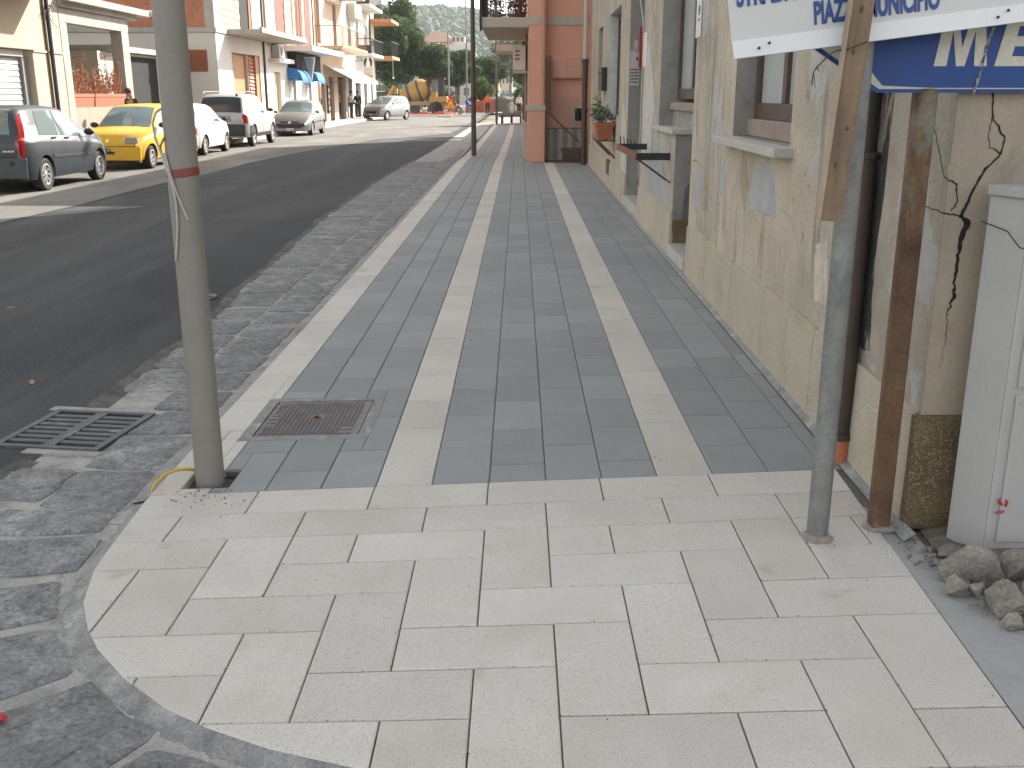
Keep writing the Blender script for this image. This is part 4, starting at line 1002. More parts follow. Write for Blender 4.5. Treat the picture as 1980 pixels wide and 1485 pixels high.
for i in range(36): bb.tube([(-.95,26.9+.165*i,3.52),(-.95,26.9+.165*i,4.42)], .010, 4)
tag(bb.build('side_balusters', m_blk, sb), kind='stuff')
dp = thing('downpipe', 'salmon painted downpipe on the corner pier of the salmon building', 'downpipe', (.615,26.40,0))
q = MB(); q.tube([(0,0,1.43),(0,0,8.1)], .062, 12); q.build('pipe', mat('salmon_pipe', (.52,.26,.175), .6, vary=.04), dp, smooth=True)
r2 = random.Random(8)
for (x0, x1, y, mm, lab, h) in ((-.78,-.35,27.2,mat('balcony_green', (.07,.095,.05), .7, vary=.3, rand=.1),'green potted shrub behind the balcony railing of the salmon building',.75),(-.28,.16,27.1,mat('balcony_dry', (.20,.11,.065), .8, vary=.3),'dry brown potted plant behind the balcony railing',.42),(-.15,.20,28.2,mat('balcony_green', (.07,.095,.05)),'taller green plant deeper on the salmon building balcony',1.1)):
    t = thing('balcony_plant', lab, 'potted plant', ((x0+x1)/2, y, 3.52))
    q = MB(); q.lathe([(.10,0),(.13,.07),(.14,.07),(.14,.09)], None, 12); q.build('pot', m_terra, t)
    m = MB()
    for k in range(420):
        a_ = r2.uniform(0,2*PI); rr_ = r2.random()**.5*(x1-x0)*.55; c = Vector((rr_*math.cos(a_), rr_*math.sin(a_), .05 + h*r2.random())); d = Vector((r2.uniform(-1,1),r2.uniform(-1,1),r2.uniform(-1,1))).normalized()*.05; s_ = d.orthogonal().normalized()*.022
        m.add([c-d,c+s_,c+d,c-s_],[(0,1,2,3)])
    tag(m.build('foliage', mm, t, fix=False), kind='stuff')
# courtyard side: meter boxes, cladding, gate, mesh
mbx = thing('meter_box', 'pair of salmon painted meter box doors on the courtyard wall', 'meter box', (0,0,0))
q = MB(); q.box(.86,1.62,SY0-.17,SY0-.002,2.06,2.58); q.build('case', m_salmonp, mbx, bevel=.01)
for x in (.885,1.245):
    q = MB(); q.box(x,x+.335,SY0-.182,SY0-.171,2.085,2.555); d_ = q.build('door', m_salmonp, mbx, bevel=.004)
    q = MB(); q.lathe([(.012,0),(.012,.006)], Matrix.Translation((x+.08,SY0-.183,2.33)) @ Matrix.Rotation(R(90),4,'X'), 8); q.build('lock', m_blk, d_)
m_tile = mat('striped_marble', (.40,.385,.34), .6, vary=.05); m_tile2 = mat('striped_marble_brown', (.25,.215,.165), .6, vary=.2, vscale=8)
for i in range(9):
    q = MB(); q.box(.64+.125*i,.64+.125*i+.118,SY0-.03,SY0-.003,.02,.82); q.build('cladding_panel', m_tile if i % 2 else m_tile2, sb)
q = MB(); q.box(.62,1.75,SY0-.036,SY0-.004,.822,.845); q.build('cladding_cap', m_brown, sb)
vb = thing('vent_box', 'small white framed wall vent above the striped cladding', 'vent', (0,0,0))
q = MB(); q.box(1.38,1.70,SY0-.05,SY0-.003,.96,1.40); q.build('frame', m_band, vb, bevel=.006)
q = MB(); q.box(1.44,1.70,SY0-.06,SY0-.051,1.02,1.33); q.build('grille', m_dglass, vb)
pn = MB(); pn.rings([[(1.36+sx*a,26.5+sy*a*.7,z) for sx,sy in ((-1,-1),(1,-1),(1,1),(-1,1))] for z,a in ((0,.20),(.28,.24),(.282,.27),(.35,.27))]); tag(pn.build('planter', mat('brown_planter', (.13,.06,.042), .8, vary=.1), None, bevel=.01), 'brown square planter at the foot of the striped cladding', 'planter')
fn = thing('courtyard_gate', 'brown gate of wire netting with a sloping bar between pillar and old wall', 'gate', (0,0,0))
q = MB(); q.bar((.70,26.30,0),(.70,26.30,2.55),.05,.05); q.build('post', m_brown, fn)
q = MB(); q.bar((.78,26.30,1.2),(.78,26.30,2.60),.05,.04); q.build('post', m_brown, fn)
q = MB(); q.bar((.70,26.30,1.27),(1.54,26.28,.50),.05,.035); q.build('sloping_bar', m_brown, fn)
q = MB(); q.bar((.66,26.30,.04),(1.55,26.30,.04),.05,.05); q.build('bottom_rail', m_brown, fn)
nw = MB(); s = .075
for i in range(26):
    for sg in (1,-1):
        x = .70 + s*i - (.9 if sg > 0 else .0); a_ = Vector((x,26.31,.06)); b2 = a_ + Vector((1.55*.62*sg*1.0,0,1.55)); 
        lo, hi = .72, 1.53
        def clipx(a_, b2):
            dx = b2.x - a_.x; t0, t1 = (lo-a_.x)/dx, (hi-a_.x)/dx; t0, t1 = min(t0,t1), max(t0,t1); t0, t1 = max(0,t0), min(1,t1); return (a_.lerp(b2,t0), a_.lerp(b2,t1)) if t1 > t0 + .02 else None
        c = clipx(a_ + Vector((0 if sg > 0 else .0,0,0)), b2)
        if c: nw.tube(c, .0035, 3)
tag(nw.build('wire_netting', m_galv, fn), kind='stuff')
# street face of the salmon building: AC unit, lower balcony far along, brown pipes
acu = thing('air_conditioner', 'white air conditioner unit on bracket on the salmon street wall', 'air conditioner', (0,0,0))
q = MB(); q.box(-.16,.18,28.0,28.85,2.28,2.92); q.build('case', mat('ac_white', (.58,.57,.53), .5, vary=.04), acu, bevel=.02)
for k in range(3):
    q = MB(); q.box(-.10,.02,27.985,27.998,2.75-.1*k,2.79-.1*k); q.build('vent_slot', m_red, acu)
q = MB(); q.box(-.18,.24,27.98,28.9,2.22,2.275); q.build('bracket', m_stone, acu)
q = MB(); q.tube([(.2,28.9,2.9),(.05,28.95,2.6),(.18,28.98,2.3),(.21,28.98,.2)], .03, 6); q.build('hose', m_brown, acu)
for i, (x, y, r_, lab) in enumerate(((.19,28.2,.04,'grey wall pipe'),(.16,31.5,.05,'brown wall pipe'))):
    q = MB(); q.tube([(x,y,.0),(x,y,3.2)], r_, 8); tag(q.build('wall_pipe', (m_galv, m_rust)[i], None, smooth=True), lab + ' running up the salmon street wall', 'pipe')
q = MB(); q.box(-.85,.243,40,43.5,3.25,3.48); q.build('balcony_slab', m_band, sb)
q = MB(); q.box(.10,.243,27.2,43,.0,.95); q.build('dado', m_stone, sb)
lb = thing('low_building', 'low walled building in line with the salmon one farther along the pavement', 'building', (0,0,0))
q = MB(); q.box(.245,8,44.02,64,-.1,2.5); q.build('wall', m_salmon, lb)
for (y0,y1,h) in ((45.6,46.5,4.3),(61.2,62.2,5.0)):
    q = MB(); q.box(.25,1.2,y0,y1,2.502,h); q.build('shadow_block', m_band, lb)  # blocks added out of view to throw shadow streaks across the road
# second street pole
for (x, y, lab) in ((-1.30,29.95,'grey street pole on the pavement edge beyond the gutter stones'),(-1.28,60.3,'slim grey street pole beside the stacked slabs far along the pavement')):
    p = thing('street_pole', lab, 'pole', (x,y,sink(y)), 0, 'grey street poles')
    q = MB(); q.tube([(0,0,-.1),(0,0,8.5)], [.075,.05], 14); q.build('shaft', mat('dark_pole_paint', (.085,.08,.072), .5, vary=.06), p, smooth=True)
    q = MB(); q.lathe([(.082,1.55),(.085,1.56),(.085,1.64),(.082,1.65)], None, 14); q.build('band', m_brown, p)
    q = MB(); q.box(-.05,.7,-.1,.1,8.45,8.55); q.build('lamp_head', m_pole, p)
# ================================================================ LEFT SIDE BUILDINGS (facades face +X)
fl = lambda X: (lambda a, z, d: (X - d, a, z))
def part_box(nm, m, parent, *a, bevel=0):
    q = MB(); q.box(*a); return q.build(nm, m, parent, bevel=bevel)
def fac(parent, X, y0, y1, z0, z1, m, holes, depth, mrev=None, nm='wall'):
    b = MB(); skin(b, fl(X), y0, y1, z0, z1, holes, depth); o = b.build(nm, m, parent, fix=False)
    for h in holes:
        r = MB(); reveal(r, fl(X), h, depth); r.build('opening_reveal', mrev or m, parent, fix=False)
    return o
def backing(parent, X, h, d, m, nm='shutter'):
    q = MB(); y0, y1, z0, z1 = h[:4]; q.box(X-d-.05, X-d, y0-.02, y1+.02, z0-.02, z1+.02); return q.build(nm, m, parent)
# --- beige building with roller shutter and balcony
A = thing('beige_building', 'beige building with grey roller shutter and balcony at left picture edge', 'building', (0,0,0))
XA = -12.0
hs_ = [(22.2,26.05,.12,2.72)]
fac(A, XA, 12, 27.75, 0, 9.5, m_cream_bd, hs_, .28)
q = MB(); q.quad((XA,12,0),(-20,12,0),(-20,12,9.5),(XA,12,9.5)); q.quad((XA,27.75,0),(XA,27.75,9.5),(-20,27.75,9.5),(-20,27.75,0)); q.quad((XA,12,9.5),(-20,12,9.5),(-20,27.75,9.5),(XA,27.75,9.5)); q.build('side_wall', m_cream_bd, A, fix=False)
rs = backing(A, XA, (22.2,25.8,.12,2.4), .26, m_dark, 'shutter_backing')
for k in range(17):
    q = MB(); z = .14 + .14*k; q.prism([(XA-.26,22.22,z),(XA-.26,25.75,z),(XA-.255,25.75,z+.13),(XA-.255,22.22,z+.13)],[(XA-.225,22.22,z),(XA-.225,25.75,z),(XA-.245,25.75,z+.13),(XA-.245,22.22,z+.13)]); q.build('shutter_slat', m_shutter, A)
part_box('shutter_box', m_shutter, A, XA-.28, XA-.12, 22.22, 25.78, 2.56, 2.70)
part_box('shutter_guide', mat('shutter_guide', (.25,.26,.27), .6), A, XA-.28, XA-.16, 25.78, 26.03, .12, 2.56)
part_box('moulding', m_cream_bd, A, XA-.005, XA+.03, 26.06, 27.74, 2.68, 2.74)
part_box('moulding', m_cream_bd, A, XA-.005, XA+.03, 12, 26.06, 2.73, 2.79)
part_box('balcony_slab', m_conc, A, XA-.01, XA+1.25, 15, 26.75, 4.28, 4.5)
q = MB(); q.box(XA+1.2, XA+1.24, 15, 26.7, 5.4, 5.45); q.box(XA, XA+1.2, 26.66, 26.7, 5.4, 5.45); q.build('balcony_rail', m_blk, A)
dp = thing('downpipe', 'dark blue downpipe with cables on the beige building', 'downpipe', (0,0,0))
q = MB(); q.tube([(XA+.07,26.98,.1),(XA+.07,26.98,9)], .055, 8); q.build('pipe', mat('navy_pipe', (.03,.033,.07), .5), dp, smooth=True)
for dy, mm in ((-.17,m_brown),(-.11,mat('yellow_cable', (.5,.38,.16), .6))):
    q = MB(); q.tube([(XA+.03,26.98+dy,.1),(XA+.03,26.98+dy,4.1)], .018, 5); q.build('cable', mm, dp)
q = MB(); r2 = random.Random(3)
for k in range(7):
    p = Vector((XA+.05,27.0,3.85)); pts = [p]
    for j in range(5): p = p + Vector((r2.uniform(0,.02), r2.uniform(-.18,.2), r2.uniform(-.2,.06))); pts.append(p)
    q.tube(pts, .009, 4)
tag(q.build('cable_tangle', m_blk, dp), kind='stuff')
# --- concrete porch
P_ = thing('concrete_porch', 'raw concrete porch with two pillars and low wall holding plant boxes', 'porch', (0,0,0))
part_box('pillar', m_conc, P_, XA-.35, XA, 27.80, 28.22, .1, 3.50, bevel=.01)
part_box('pillar', m_conc, P_, XA-.35, XA, 32.05, 32.60, .1, 3.50, bevel=.01)
part_box('beam', m_conc, P_, XA-.36, XA+.004, 27.79, 32.62, 3.502, 3.87, bevel=.01)
part_box('roof_slab', m_conc, P_, -18, XA+.10, 27.76, 33.2, 3.875, 4.02)
part_box('cornice', m_conc, P_, -18, XA+.32, 27.76, 33.8, 4.022, 4.20)
part_box('low_wall', mat('low_wall_render', (.30,.28,.23), .9, vary=.1), P_, XA-.30, XA-.04, 28.23, 32.04, .1, 1.33)
part_box('back_wall', m_cream_bd, P_, -17.4, -17.2, 27.77, 33.3, 0, 3.87)
part_box('inner_lintel', m_white_bd, P_, -17.19, -16.4, 27.8, 32.4, 3.0, 3.1)
part_box('inner_window', m_blk, P_, -17.195, -17.16, 28.3, 29.3, 1.2, 2.3)
part_box('inner_door', m_brown, P_, -17.195, -17.15, 30.6, 32.3, .1, 2.75)
part_box('floor', m_conc, P_, -17.2, XA-.31, 28.2, 33.0, 0, .9)
tl = MB(); tl.tube([(-12.6,33.75,4.1),(-11.6,33.85,4.14)], .09, 8); tag(tl.build('roof_tarp_roll', m_white, None, smooth=True), 'white rolled bundle lying on the porch roof end', 'roll')
def planter(y0, y1, lab, seed):
    t = thing('plant_box', lab, 'planter', (0,0,0), 0, 'plant boxes on the porch wall')
    q = MB(); q.rings([[(XA-.17+sx*a, (y0+y1)/2+sy*((y1-y0)/2-.05+.05*a/.13), z) for sx,sy in ((-1,-1),(1,-1),(1,1),(-1,1))] for z,a in ((1.335,.10),(1.60,.125),(1.602,.14),(1.69,.14))]); q.build('box', m_terra, t)
    r2 = random.Random(seed); m = MB()
    for k in range(int((y1-y0)*30)):
        x, y = XA-.17+r2.uniform(-.12,.12), r2.uniform(y0+.08,y1-.08); h = r2.uniform(.25,1.0)*(1.25 if r2.random() < .25 else .8)
        tx, ty = x + r2.uniform(-.15,.15), y + r2.uniform(-.18,.18); m.tube([(x,y,1.66),(tx,ty,1.66+h)], .006, 3)
        for j in range(14):
            t_ = r2.uniform(.1,1); c = Vector((x+(tx-x)*t_, y+(ty-y)*t_, 1.66+h*t_)) + Vector((r2.uniform(-.06,.06),r2.uniform(-.06,.06),0))
            d = Vector((r2.uniform(-1,1),r2.uniform(-1,1),r2.uniform(-1,1))).normalized()*.035; s = d.orthogonal().normalized()*.022
            m.add([c-d,c+s,c+d,c-s],[(0,1,2,3)])
    tag(m.build('dry_plant', mat('rusty_leaf', (.36,.15,.07), .8, vary=.3, vscale=8, extra=[((.50,.28,.20), 5, .55, .1, .7, None)]), t, fix=False), kind='stuff')
planter(28.30, 29.62, 'shorter terracotta box of dry reddish plants on the porch wall', 4)
planter(29.70, 32.02, 'longer terracotta box of dry reddish plants beside the far porch pillar', 5)
# --- recessed yard behind the porch
Yd = thing('yard_wall', 'pale recessed wall with dark doorway between porch and brick building', 'wall', (0,0,0))
part_box('wall', m_greyw_bd, Yd, -15, -13.3, 33.3, 40.0, 0, 3.0)
part_box('doorway', m_dark, Yd, -13.32, -13.285, 36.0, 38.6, .1, 2.92)
part_box('roof_slab', m_conc, Yd, -16, -13.0, 33.82, 40.0, 3.02, 3.2)
# --- unfinished brick building
B = thing('brick_building', 'unfinished brick house with white ground floor and long concrete slab', 'building', (0,0,0))
XB, YB0, YB1 = -11.45, 40.05, 48.1
door = (42.1, 46.6, .12, 3.30)
fac(B, XB, YB0, YB1, 0, 3.92, m_white_bd, [door], .35, m_white_bd)
q = MB(); q.quad((XB,YB0,0),(-20,YB0,0),(-20,YB0,3.92),(XB,YB0,3.92)); q.build('side_wall', m_greyw_bd, B, fix=False)
part_box('door_panel', m_orangedoor, B, XB-.34, XB-.28, 42.75, 45.1, .12, 3.28)
for (y0, y1) in ((42.12,42.72),(45.13,45.95)):
    part_box('shutter_leaf', m_terra, B, XB-.24, XB-.16, y0, y1, .15, 3.26)
    for k in range(20):
        q = MB(); z = .22+.15*k; q.prism([(XB-.165,y0+.05,z),(XB-.165,y1-.05,z),(XB-.165,y1-.05,z+.10),(XB-.165,y0+.05,z+.10)],[(XB-.09,y0+.05,z),(XB-.09,y1-.05,z),(XB-.15,y1-.05,z+.10),(XB-.15,y0+.05,z+.10)]); q.build('louvre', mat('terracotta_louvre', (.50,.20,.13), .7, rand=.08), B)
for y in (42.72,45.1): part_box('frame_strip', m_white, B, XB-.26, XB-.15, y-.015, y+.03, .12, 3.29)
part_box('door_jamb', m_orangedoor, B, XB-.30, XB-.05, 46.0, 46.58, .12, 3.28)
gr_ = MB()
part_box('grille_back', m_terra, B, -14.3, -11.82, YB0-.012, YB0-.002, 2.50, 3.30)
for i in range(17):
    for j in range(5):
        x = -14.28 + .145*i; z = 2.52 + .155*j
        q = MB(); q.rings([[(x+.072+.066*math.cos(PI*k/3+PI/6)*s, YB0-yy, z+.075+.085*math.sin(PI*k/3+PI/6)*s) for k in range(6)] for s,yy in ((1,.013),(1,.06),(.72,.06),(.66,.015))], cap=False); q.build('grille_block', m_terrag, B)
part_box('first_floor_slab', m_conc, B, -20, XB+.05, YB0-.06, YB1, 3.93, 4.10)
part_box('balcony_slab', m_conc, B, XB+.052, XB+1.35, 41.6, 50.2, 3.94, 4.13)
part_box('slab_edge', m_conc, B, XB+1.30, XB+1.42, 41.55, 50.25, 4.0, 4.2)
# upper floor: concrete frame with brick infill
q = MB(); q.box(-19.9, XB-.06, YB0+.05, YB1, 4.105, 9.4); q.build('infill_core', m_mort, B)
part_box('concrete_column', m_conc, B, XB-.36, XB-.0, YB0-.0, YB0+.9, 4.105, 9.5)
for (y0, y1) in ((45.7,47.0),): part_box('concrete_column', m_conc, B, XB-.3, XB-.0, y0, y1, 4.105, 9.5)
def bricks(parent, axis, fixed, a0, a1, z0, z1, bw, bh, m, holes=(), proud=.02):
    z = z0; k = 0
    while z + bh*.5 < z1:
        a = a0 - (bw/2 if k % 2 else 0)
        while a < a1:
            x0, x1 = max(a, a0), min(a+bw-.02, a1); zt = min(z+bh-.02, z1)
            if x1 - x0 > .04 and not any(x1 > h[0] and x0 < h[1] and zt > h[2] and z < h[3] for h in holes):
                q = MB(); pr_ = proud + rng.uniform(-.006,.006)
                if axis == 'x': q.box(x0, x1, fixed-pr_, fixed+.02, z, zt)
                else: q.box(fixed-.02, fixed+pr_, x0, x1, z, zt)
                q.build('brick', m, parent)
            a += bw
        z += bh; k += 1
bricks(B, 'x', YB0+.05, -16.2, XB-.37, 4.11, 5.6, .42, .25, m_brick)
UW = [(42.05,43.45,5.35,6.6),(43.9,45.55,4.13,6.8)]
bricks(B, 'y', XB-.06, YB0+.92, 45.68, 4.11, 6.6, .42, .25, m_brickp, UW)
for h in UW: part_box('dark_opening', m_dark, B, XB-.07, XB-.045, h[0]+.02, h[1]-.02, h[2], h[3]) ; part_box('opening_jamb', m_brick, B, XB-.05, XB+.0, h[1]-.3, h[1]-.02, h[2], h[3])
part_box('roof_slab', m_conc, B, -20, XB+.5, YB0-.4, YB1, 9.5, 9.75)
q = MB(); q.tube([(XB+.05,47.3,.1),(XB+.05,47.3,9)], .05, 6); tag(q.build('downpipe', m_brown, None, smooth=True), 'thin brown downpipe at far edge of the unfinished brick house', 'downpipe')
# --- pink brick building with shuttered shops and canopy
C_ = thing('pink_brick_building', 'pink brick house with white canopy over shuttered shops and blue awnings', 'building', (0,0,0))
YC0, YC1 = 48.12, 59.3
SH = [(49.2,50.5,.12,2.7),(52.1,53.9,.12,2.75),(56.2,57.9,.12,2.75)]
fac(C_, XB, YC0, YC1, 0, 3.80, m_white_bd, SH, .2)
backing(C_, XB, SH[0], .18, mat('cream_door', (.55,.42,.22), .7), 'shop_door')
for h in SH[1:]:
    backing(C_, XB, h, .15, m_dark, 'shutter_backing')
    for k in range(16): part_box('shutter_slat', m_shutter, C_, XB-.15, XB-.12+.01*(k%2), h[0]+.02, h[1]-.02, .14+.16*k, .14+.16*k+.145)
q = MB(); q.box(-20, XB-.05, YC0, YC1, 3.80, 9.6); q.build('infill_core', m_mort, C_)
UC = [(48.3,49.0,4.55,7),(50.3,52.0,3.85,7),(54.8,55.9,3.85,7.),(57.2,58.6,3.9,7.)]
bricks(C_, 'y', XB-.05, 49.0, 57.0, 3.95, 6.4, .5, .25, m_brickp, UC)
for h in UC: part_box('shuttered_opening', mat('maroon_shutter', (.16,.05,.04), .7, vary=.15), C_, XB-.06, XB-.03, h[0], h[1], h[2], h[3])
for y in (48.13, 49.1, 52.1, 53.9, 56.2): part_box('pilaster', m_conc if y < 50 else m_brickp, C_, XB-.05, XB+.02, y, y+(.9 if y < 50 else .3), 3.81, 9.5)
q = MB(); q.tube([(XB+.1,55.3,3.9),(XB+.1,55.3,8)], .05, 6); q.build('orange_pipe', mat('pale_orange_pipe', (.62,.36,.2), .6), C_)
part_box('canopy_slab', m_white_bd, C_, XB+.01, XB+1.4, 51.6, 60.8, 3.72, 3.98)
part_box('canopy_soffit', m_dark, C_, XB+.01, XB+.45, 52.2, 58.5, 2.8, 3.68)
part_box('lintel_ledge', m_white_bd, C_, XB+.01, XB+.5, 48.3, 51.5, 3.10, 3.28)
ac = thing('air_conditioner', 'white air conditioner unit on ledge of the pink brick house', 'air conditioner', (0,0,0))
part_box('case', m_white, ac, XB+.02, XB+.38, 48.9, 49.9, 3.32, 3.86, bevel=.02)
q = MB(); q.lathe([(.2,0),(.2,.02)], Matrix.Translation((XB+.382,49.35,3.59)) @ Matrix.Rotation(R(90),4,'Y'), 14); q.build('fan_grille', mat('fan_grey', (.25,.26,.27), .6), ac)
m_awn = mat('blue_awning', (.03,.17,.42), .8, vary=.08)
for (y0, y1, lab) in ((51.95,54.0,'small blue scalloped awning over the nearer shop shutter'),(56.05,58.0,'small blue scalloped awning over the farther shop shutter')):
    t = thing('awning', lab, 'awning', (0,0,0), 0, 'blue shop awnings')
    pr2 = [(0,2.95),(.35,2.9),(.62,2.7),(.72,2.42)]
    q = MB()
    for (d0,z0),(d1,z1) in zip(pr2, pr2[1:]): q.add([(XB+.03+d0,y0,z0),(XB+.03+d0,y1,z0),(XB+.03+d1,y1,z1),(XB+.03+d1,y0,z1)],[(0,1,2,3)])
    for y in (y0,y1): q.add([(XB+.03,y,2.35)]+[(XB+.03+d,y,z) for d,z in pr2],[(0,1,2,3,4)])
    q.build('hood', m_awn, t, fix=False)
    for i in range(7):
        s = (y1-y0)/7; q = MB(); q.box(XB+.745,XB+.757,y0+i*s+.01,y0+(i+1)*s-.01,2.22+.05*(i%2),2.42); q.build('scallop', m_awn, t)
sg = thing('shop_sign', 'pale downward triangle shop sign hanging under the white canopy', 'sign', (0,0,0))
q = MB(); q.prism([(XB+.55,53.6,3.5),(XB+1.1,53.6,3.5),(XB+.87,53.6,2.3)],[(XB+.55,53.7,3.5),(XB+1.1,53.7,3.5),(XB+.87,53.7,2.3)]); q.build('frame', mat('sign_frame', (.5,.55,.55), .5), sg)
q = MB(); q.prism([(XB+.62,53.59,3.42),(XB+1.03,53.59,3.42),(XB+.86,53.59,2.6)],[(XB+.62,53.6,3.42),(XB+1.03,53.6,3.42),(XB+.86,53.6,2.6)]); q.build('face', mat('sign_face', (.30,.36,.40), .4, vary=.3, vscale=6), sg)
# --- peach building with long balcony
D = thing('peach_building', 'peach rendered house with railed balcony above a white sunshade', 'building', (0,0,0))
YD0, YD1 = 59.35, 69.5
HD = [(60.6,62.0,.12,2.7),(63.2,64.9,.12,2.7),(66.2,69.2,.12,2.75),(60.3,61.3,4.5,7.0),(65.6,66.8,4.5,7.0)]
fac(D, XB, YD0, YD1, 0, 10, m_peach_bd, HD, .2)
q = MB(); q.box(-20, XB-.45, YD0, YD1, 0, 10); q.build('core', m_peach_bd, D)
for h in HD[:3]: backing(D, XB, h, .18, m_dglass, 'shop_window'); part_box('door_frame', mat('pale_green_frame', (.36,.38,.29), .6), D, XB-.17, XB-.12, h[0]+.5, h[0]+.9, h[2], h[3])
for h in HD[3:]: backing(D, XB, h, .16, m_brown, 'balcony_door')
part_box('balcony_slab', m_peach_bd, D, XB+.01, XB+1.5, YD0+.2, 69.3, 4.12, 4.32)
part_box('balcony_edge', mat('orange_edge', (.50,.24,.13), .8), D, XB+1.5, XB+1.55, YD0+.2, 69.3, 4.2, 4.40)
part_box('upper_balcony', m_peach_bd, D, XB+.01, XB+1.5, 64.0, 69.3, 7.45, 7.7)
m_rail = mat('brown_rail', (.22,.13,.085), .6)
q = MB(); q.box(XB+1.46,XB+1.50,YD0+.25,69.25,5.36,5.40); q.box(XB,XB+1.46,YD0+.25,YD0+.29,5.36,5.40); q.build('handrail', m_rail, D)
for i in range(34):
    q = MB(); q.tube([(XB+1.48,YD0+.3+.29*i,4.35),(XB+1.48,YD0+.3+.29*i,5.36)], .014, 4); q.build('baluster', m_rail, D)
for i in range(6):
    q = MB(); q.tube([(XB+.1+.24*i,YD0+.27,4.35),(XB+.1+.24*i,YD0+.27,5.36)], .014, 4); q.build('baluster', m_rail, D)
for i in range(3): part_box('shutter_box', m_white, D, XB+.02, XB+.4, 63.4+.9*i, 64.1+.9*i, 7.0, 7.4)
q = MB(); q.tube([(XB+.06,59.8,.1),(XB+.06,59.8,9)], .05, 6); q.build('downpipe', mat('salmon_pipe', (.5,.3,.2)), D)
for k, yy in enumerate((60.1,62.6)): 
    q = MB(); q.box(XB+.02,XB+.1,yy,yy+.35,1.1,1.45); q.build('wall_box', m_blk, D)
bd = thing('menu_board', 'tall black notice board beside the pale shop doorway', 'notice board', (0,0,0)); part_box('board', m_blk, bd, XB+.03, XB+.09, 62.35, 62.95, .6, 2.2)
for k in range(4): part_box('sheet', m_white, bd, XB+.092, XB+.098, 62.42, 62.88, .75+.35*k, .98+.35*k)
aw = thing('sunshade', 'long white canvas sunshade sloping out over the shop front', 'sunshade', (0,0,0))
q = MB(); q.prism([(XB+.05,61.6,3.35),(XB+.05,72.2,3.35),(XB+1.75,72.2,2.50),(XB+1.75,61.6,2.50)],[(XB+.05,61.6,3.38),(XB+.05,72.2,3.38),(XB+1.75,72.2,2.53),(XB+1.75,61.6,2.53)]); q.build('canvas', m_white_bd, aw)
q = MB(); q.box(XB+1.74,XB+1.77,61.6,72.2,2.34,2.52); q.build('valance', m_white_bd, aw)
for y in (61.7,72.1): 
    q = MB(); q.tube([(XB+.05,y,2.3),(XB+1.7,y,2.46)], .02, 5); q.build('arm', m_galv, aw)
# --- white building at the end of the row
E_ = thing('white_building', 'white house with balconies at the far end of the left row', 'building', (0,0,0))
YE0, YE1 = 69.55, 84.0
HE = [(70.6,72.2,.12,2.7),(73.5,76.0,.12,2.75),(77.5,79.2,.12,2.6),(71.0,72.4,4.7,6.6),(74.6,75.9,4.7,6.9),(78.6,80.4,4.7,6.6),(71.0,72.4,7.9,9.6)]
fac(E_, XB, YE0, YE1, 0, 11.5, m_white_bd, HE, .2)
q = MB(); q.box(-20, XB-.45, YE0, YE1, 0, 11.5); q.quad((XB,YE1,0),(XB-.5,YE1,0),(XB-.5,YE1,11.5),(XB,YE1,11.5)); q.quad((XB,YE0,11.5),(XB,YE1,11.5),(XB-.5,YE1,11.5),(XB-.5,YE0,11.5)); q.build('core', m_white_bd, E_)
for h in HE[:3]: backing(E_, XB, h, .18, m_dglass, 'shop_window')
for h in HE[3:]: backing(E_, XB, h, .16, mat('pale_green_shutter', (.42,.52,.48), .6), 'shutter')
part_box('planter_box', m_stone, E_, XB+.02, XB+.55, 71.0, 74.2, 6.6, 7.5)
for (z, y0, y1, dx) in ((4.28,74.8,81.0,1.1),(7.55,74.6,81.0,1.1)):
    part_box('balcony_slab', m_white_bd, E_, XB+.01, XB+dx, y0, y1, z, z+.2)
    q = MB(); q.box(XB+dx-.05,XB+dx-.01,y0,y1,z+1.15,z+1.2); q.box(XB,XB+dx-.05,y0,y0+.04,z+1.15,z+1.2); q.build('handrail', m_blk, E_)
    for i in range(22):
        q = MB(); q.tube([(XB+dx-.03,y0+.1+(y1-y0-.2)*i/21,z+.2),(XB+dx-.03,y0+.1+(y1-y0-.2)*i/21,z+1.16)], .016, 4); q.build('baluster', m_blk, E_)
    part_box('rail_screen', m_blk, E_, XB+.1, XB+dx-.06, y0+.05, y0+.08, z+.2, z+.75)
m_oe = mat('orange_edge', (.5,.24,.13))
for z in (4.3, 7.0):
    part_box('corner_balcony', m_oe, E_, XB-1.5, XB+1.7, 81.5, 86.5, z, z+.22)
q = MB(); q.box(XB+1.62,XB+1.68,81.6,86.4,5.55,5.6); q.box(XB,XB+1.66,81.55,81.6,5.55,5.6); q.build('handrail', m_blk, E_)
for i in range(10):
    q = MB(); q.tube([(XB+.1+.17*i,81.58,4.5),(XB+.1+.17*i,81.58,5.56)], .018, 4); q.build('baluster', m_blk, E_)
for i in range(14):
    q = MB(); q.tube([(XB+1.65,81.7+.34*i,4.5),(XB+1.65,81.7+.34*i,5.56)], .018, 4); q.build('baluster', m_blk, E_)
q = MB(); q.tube([(XB+1.66,82,4.3),(XB+1.66,82,3.0)], .02, 4); q.ball((XB+1.66,82,2.9), .08, 8, 5); tag(q.build('hanging_lamp', m_white, None), 'small lamp hanging on a cord from the orange edged balcony', 'lamp')
q = MB(); q.tube([(XB+.08,81.2,.1),(XB+.08,81.2,11)], .06, 6); q.build('downpipe', m_brown, E_)
ps = thing('shop_signboard', 'projecting shop sign with two dark dog shapes and yellow bands', 'sign', (0,0,0))
part_box('panel', m_white, ps, XB+.75, XB+1.40, 72.6, 72.75, 2.72, 4.1)
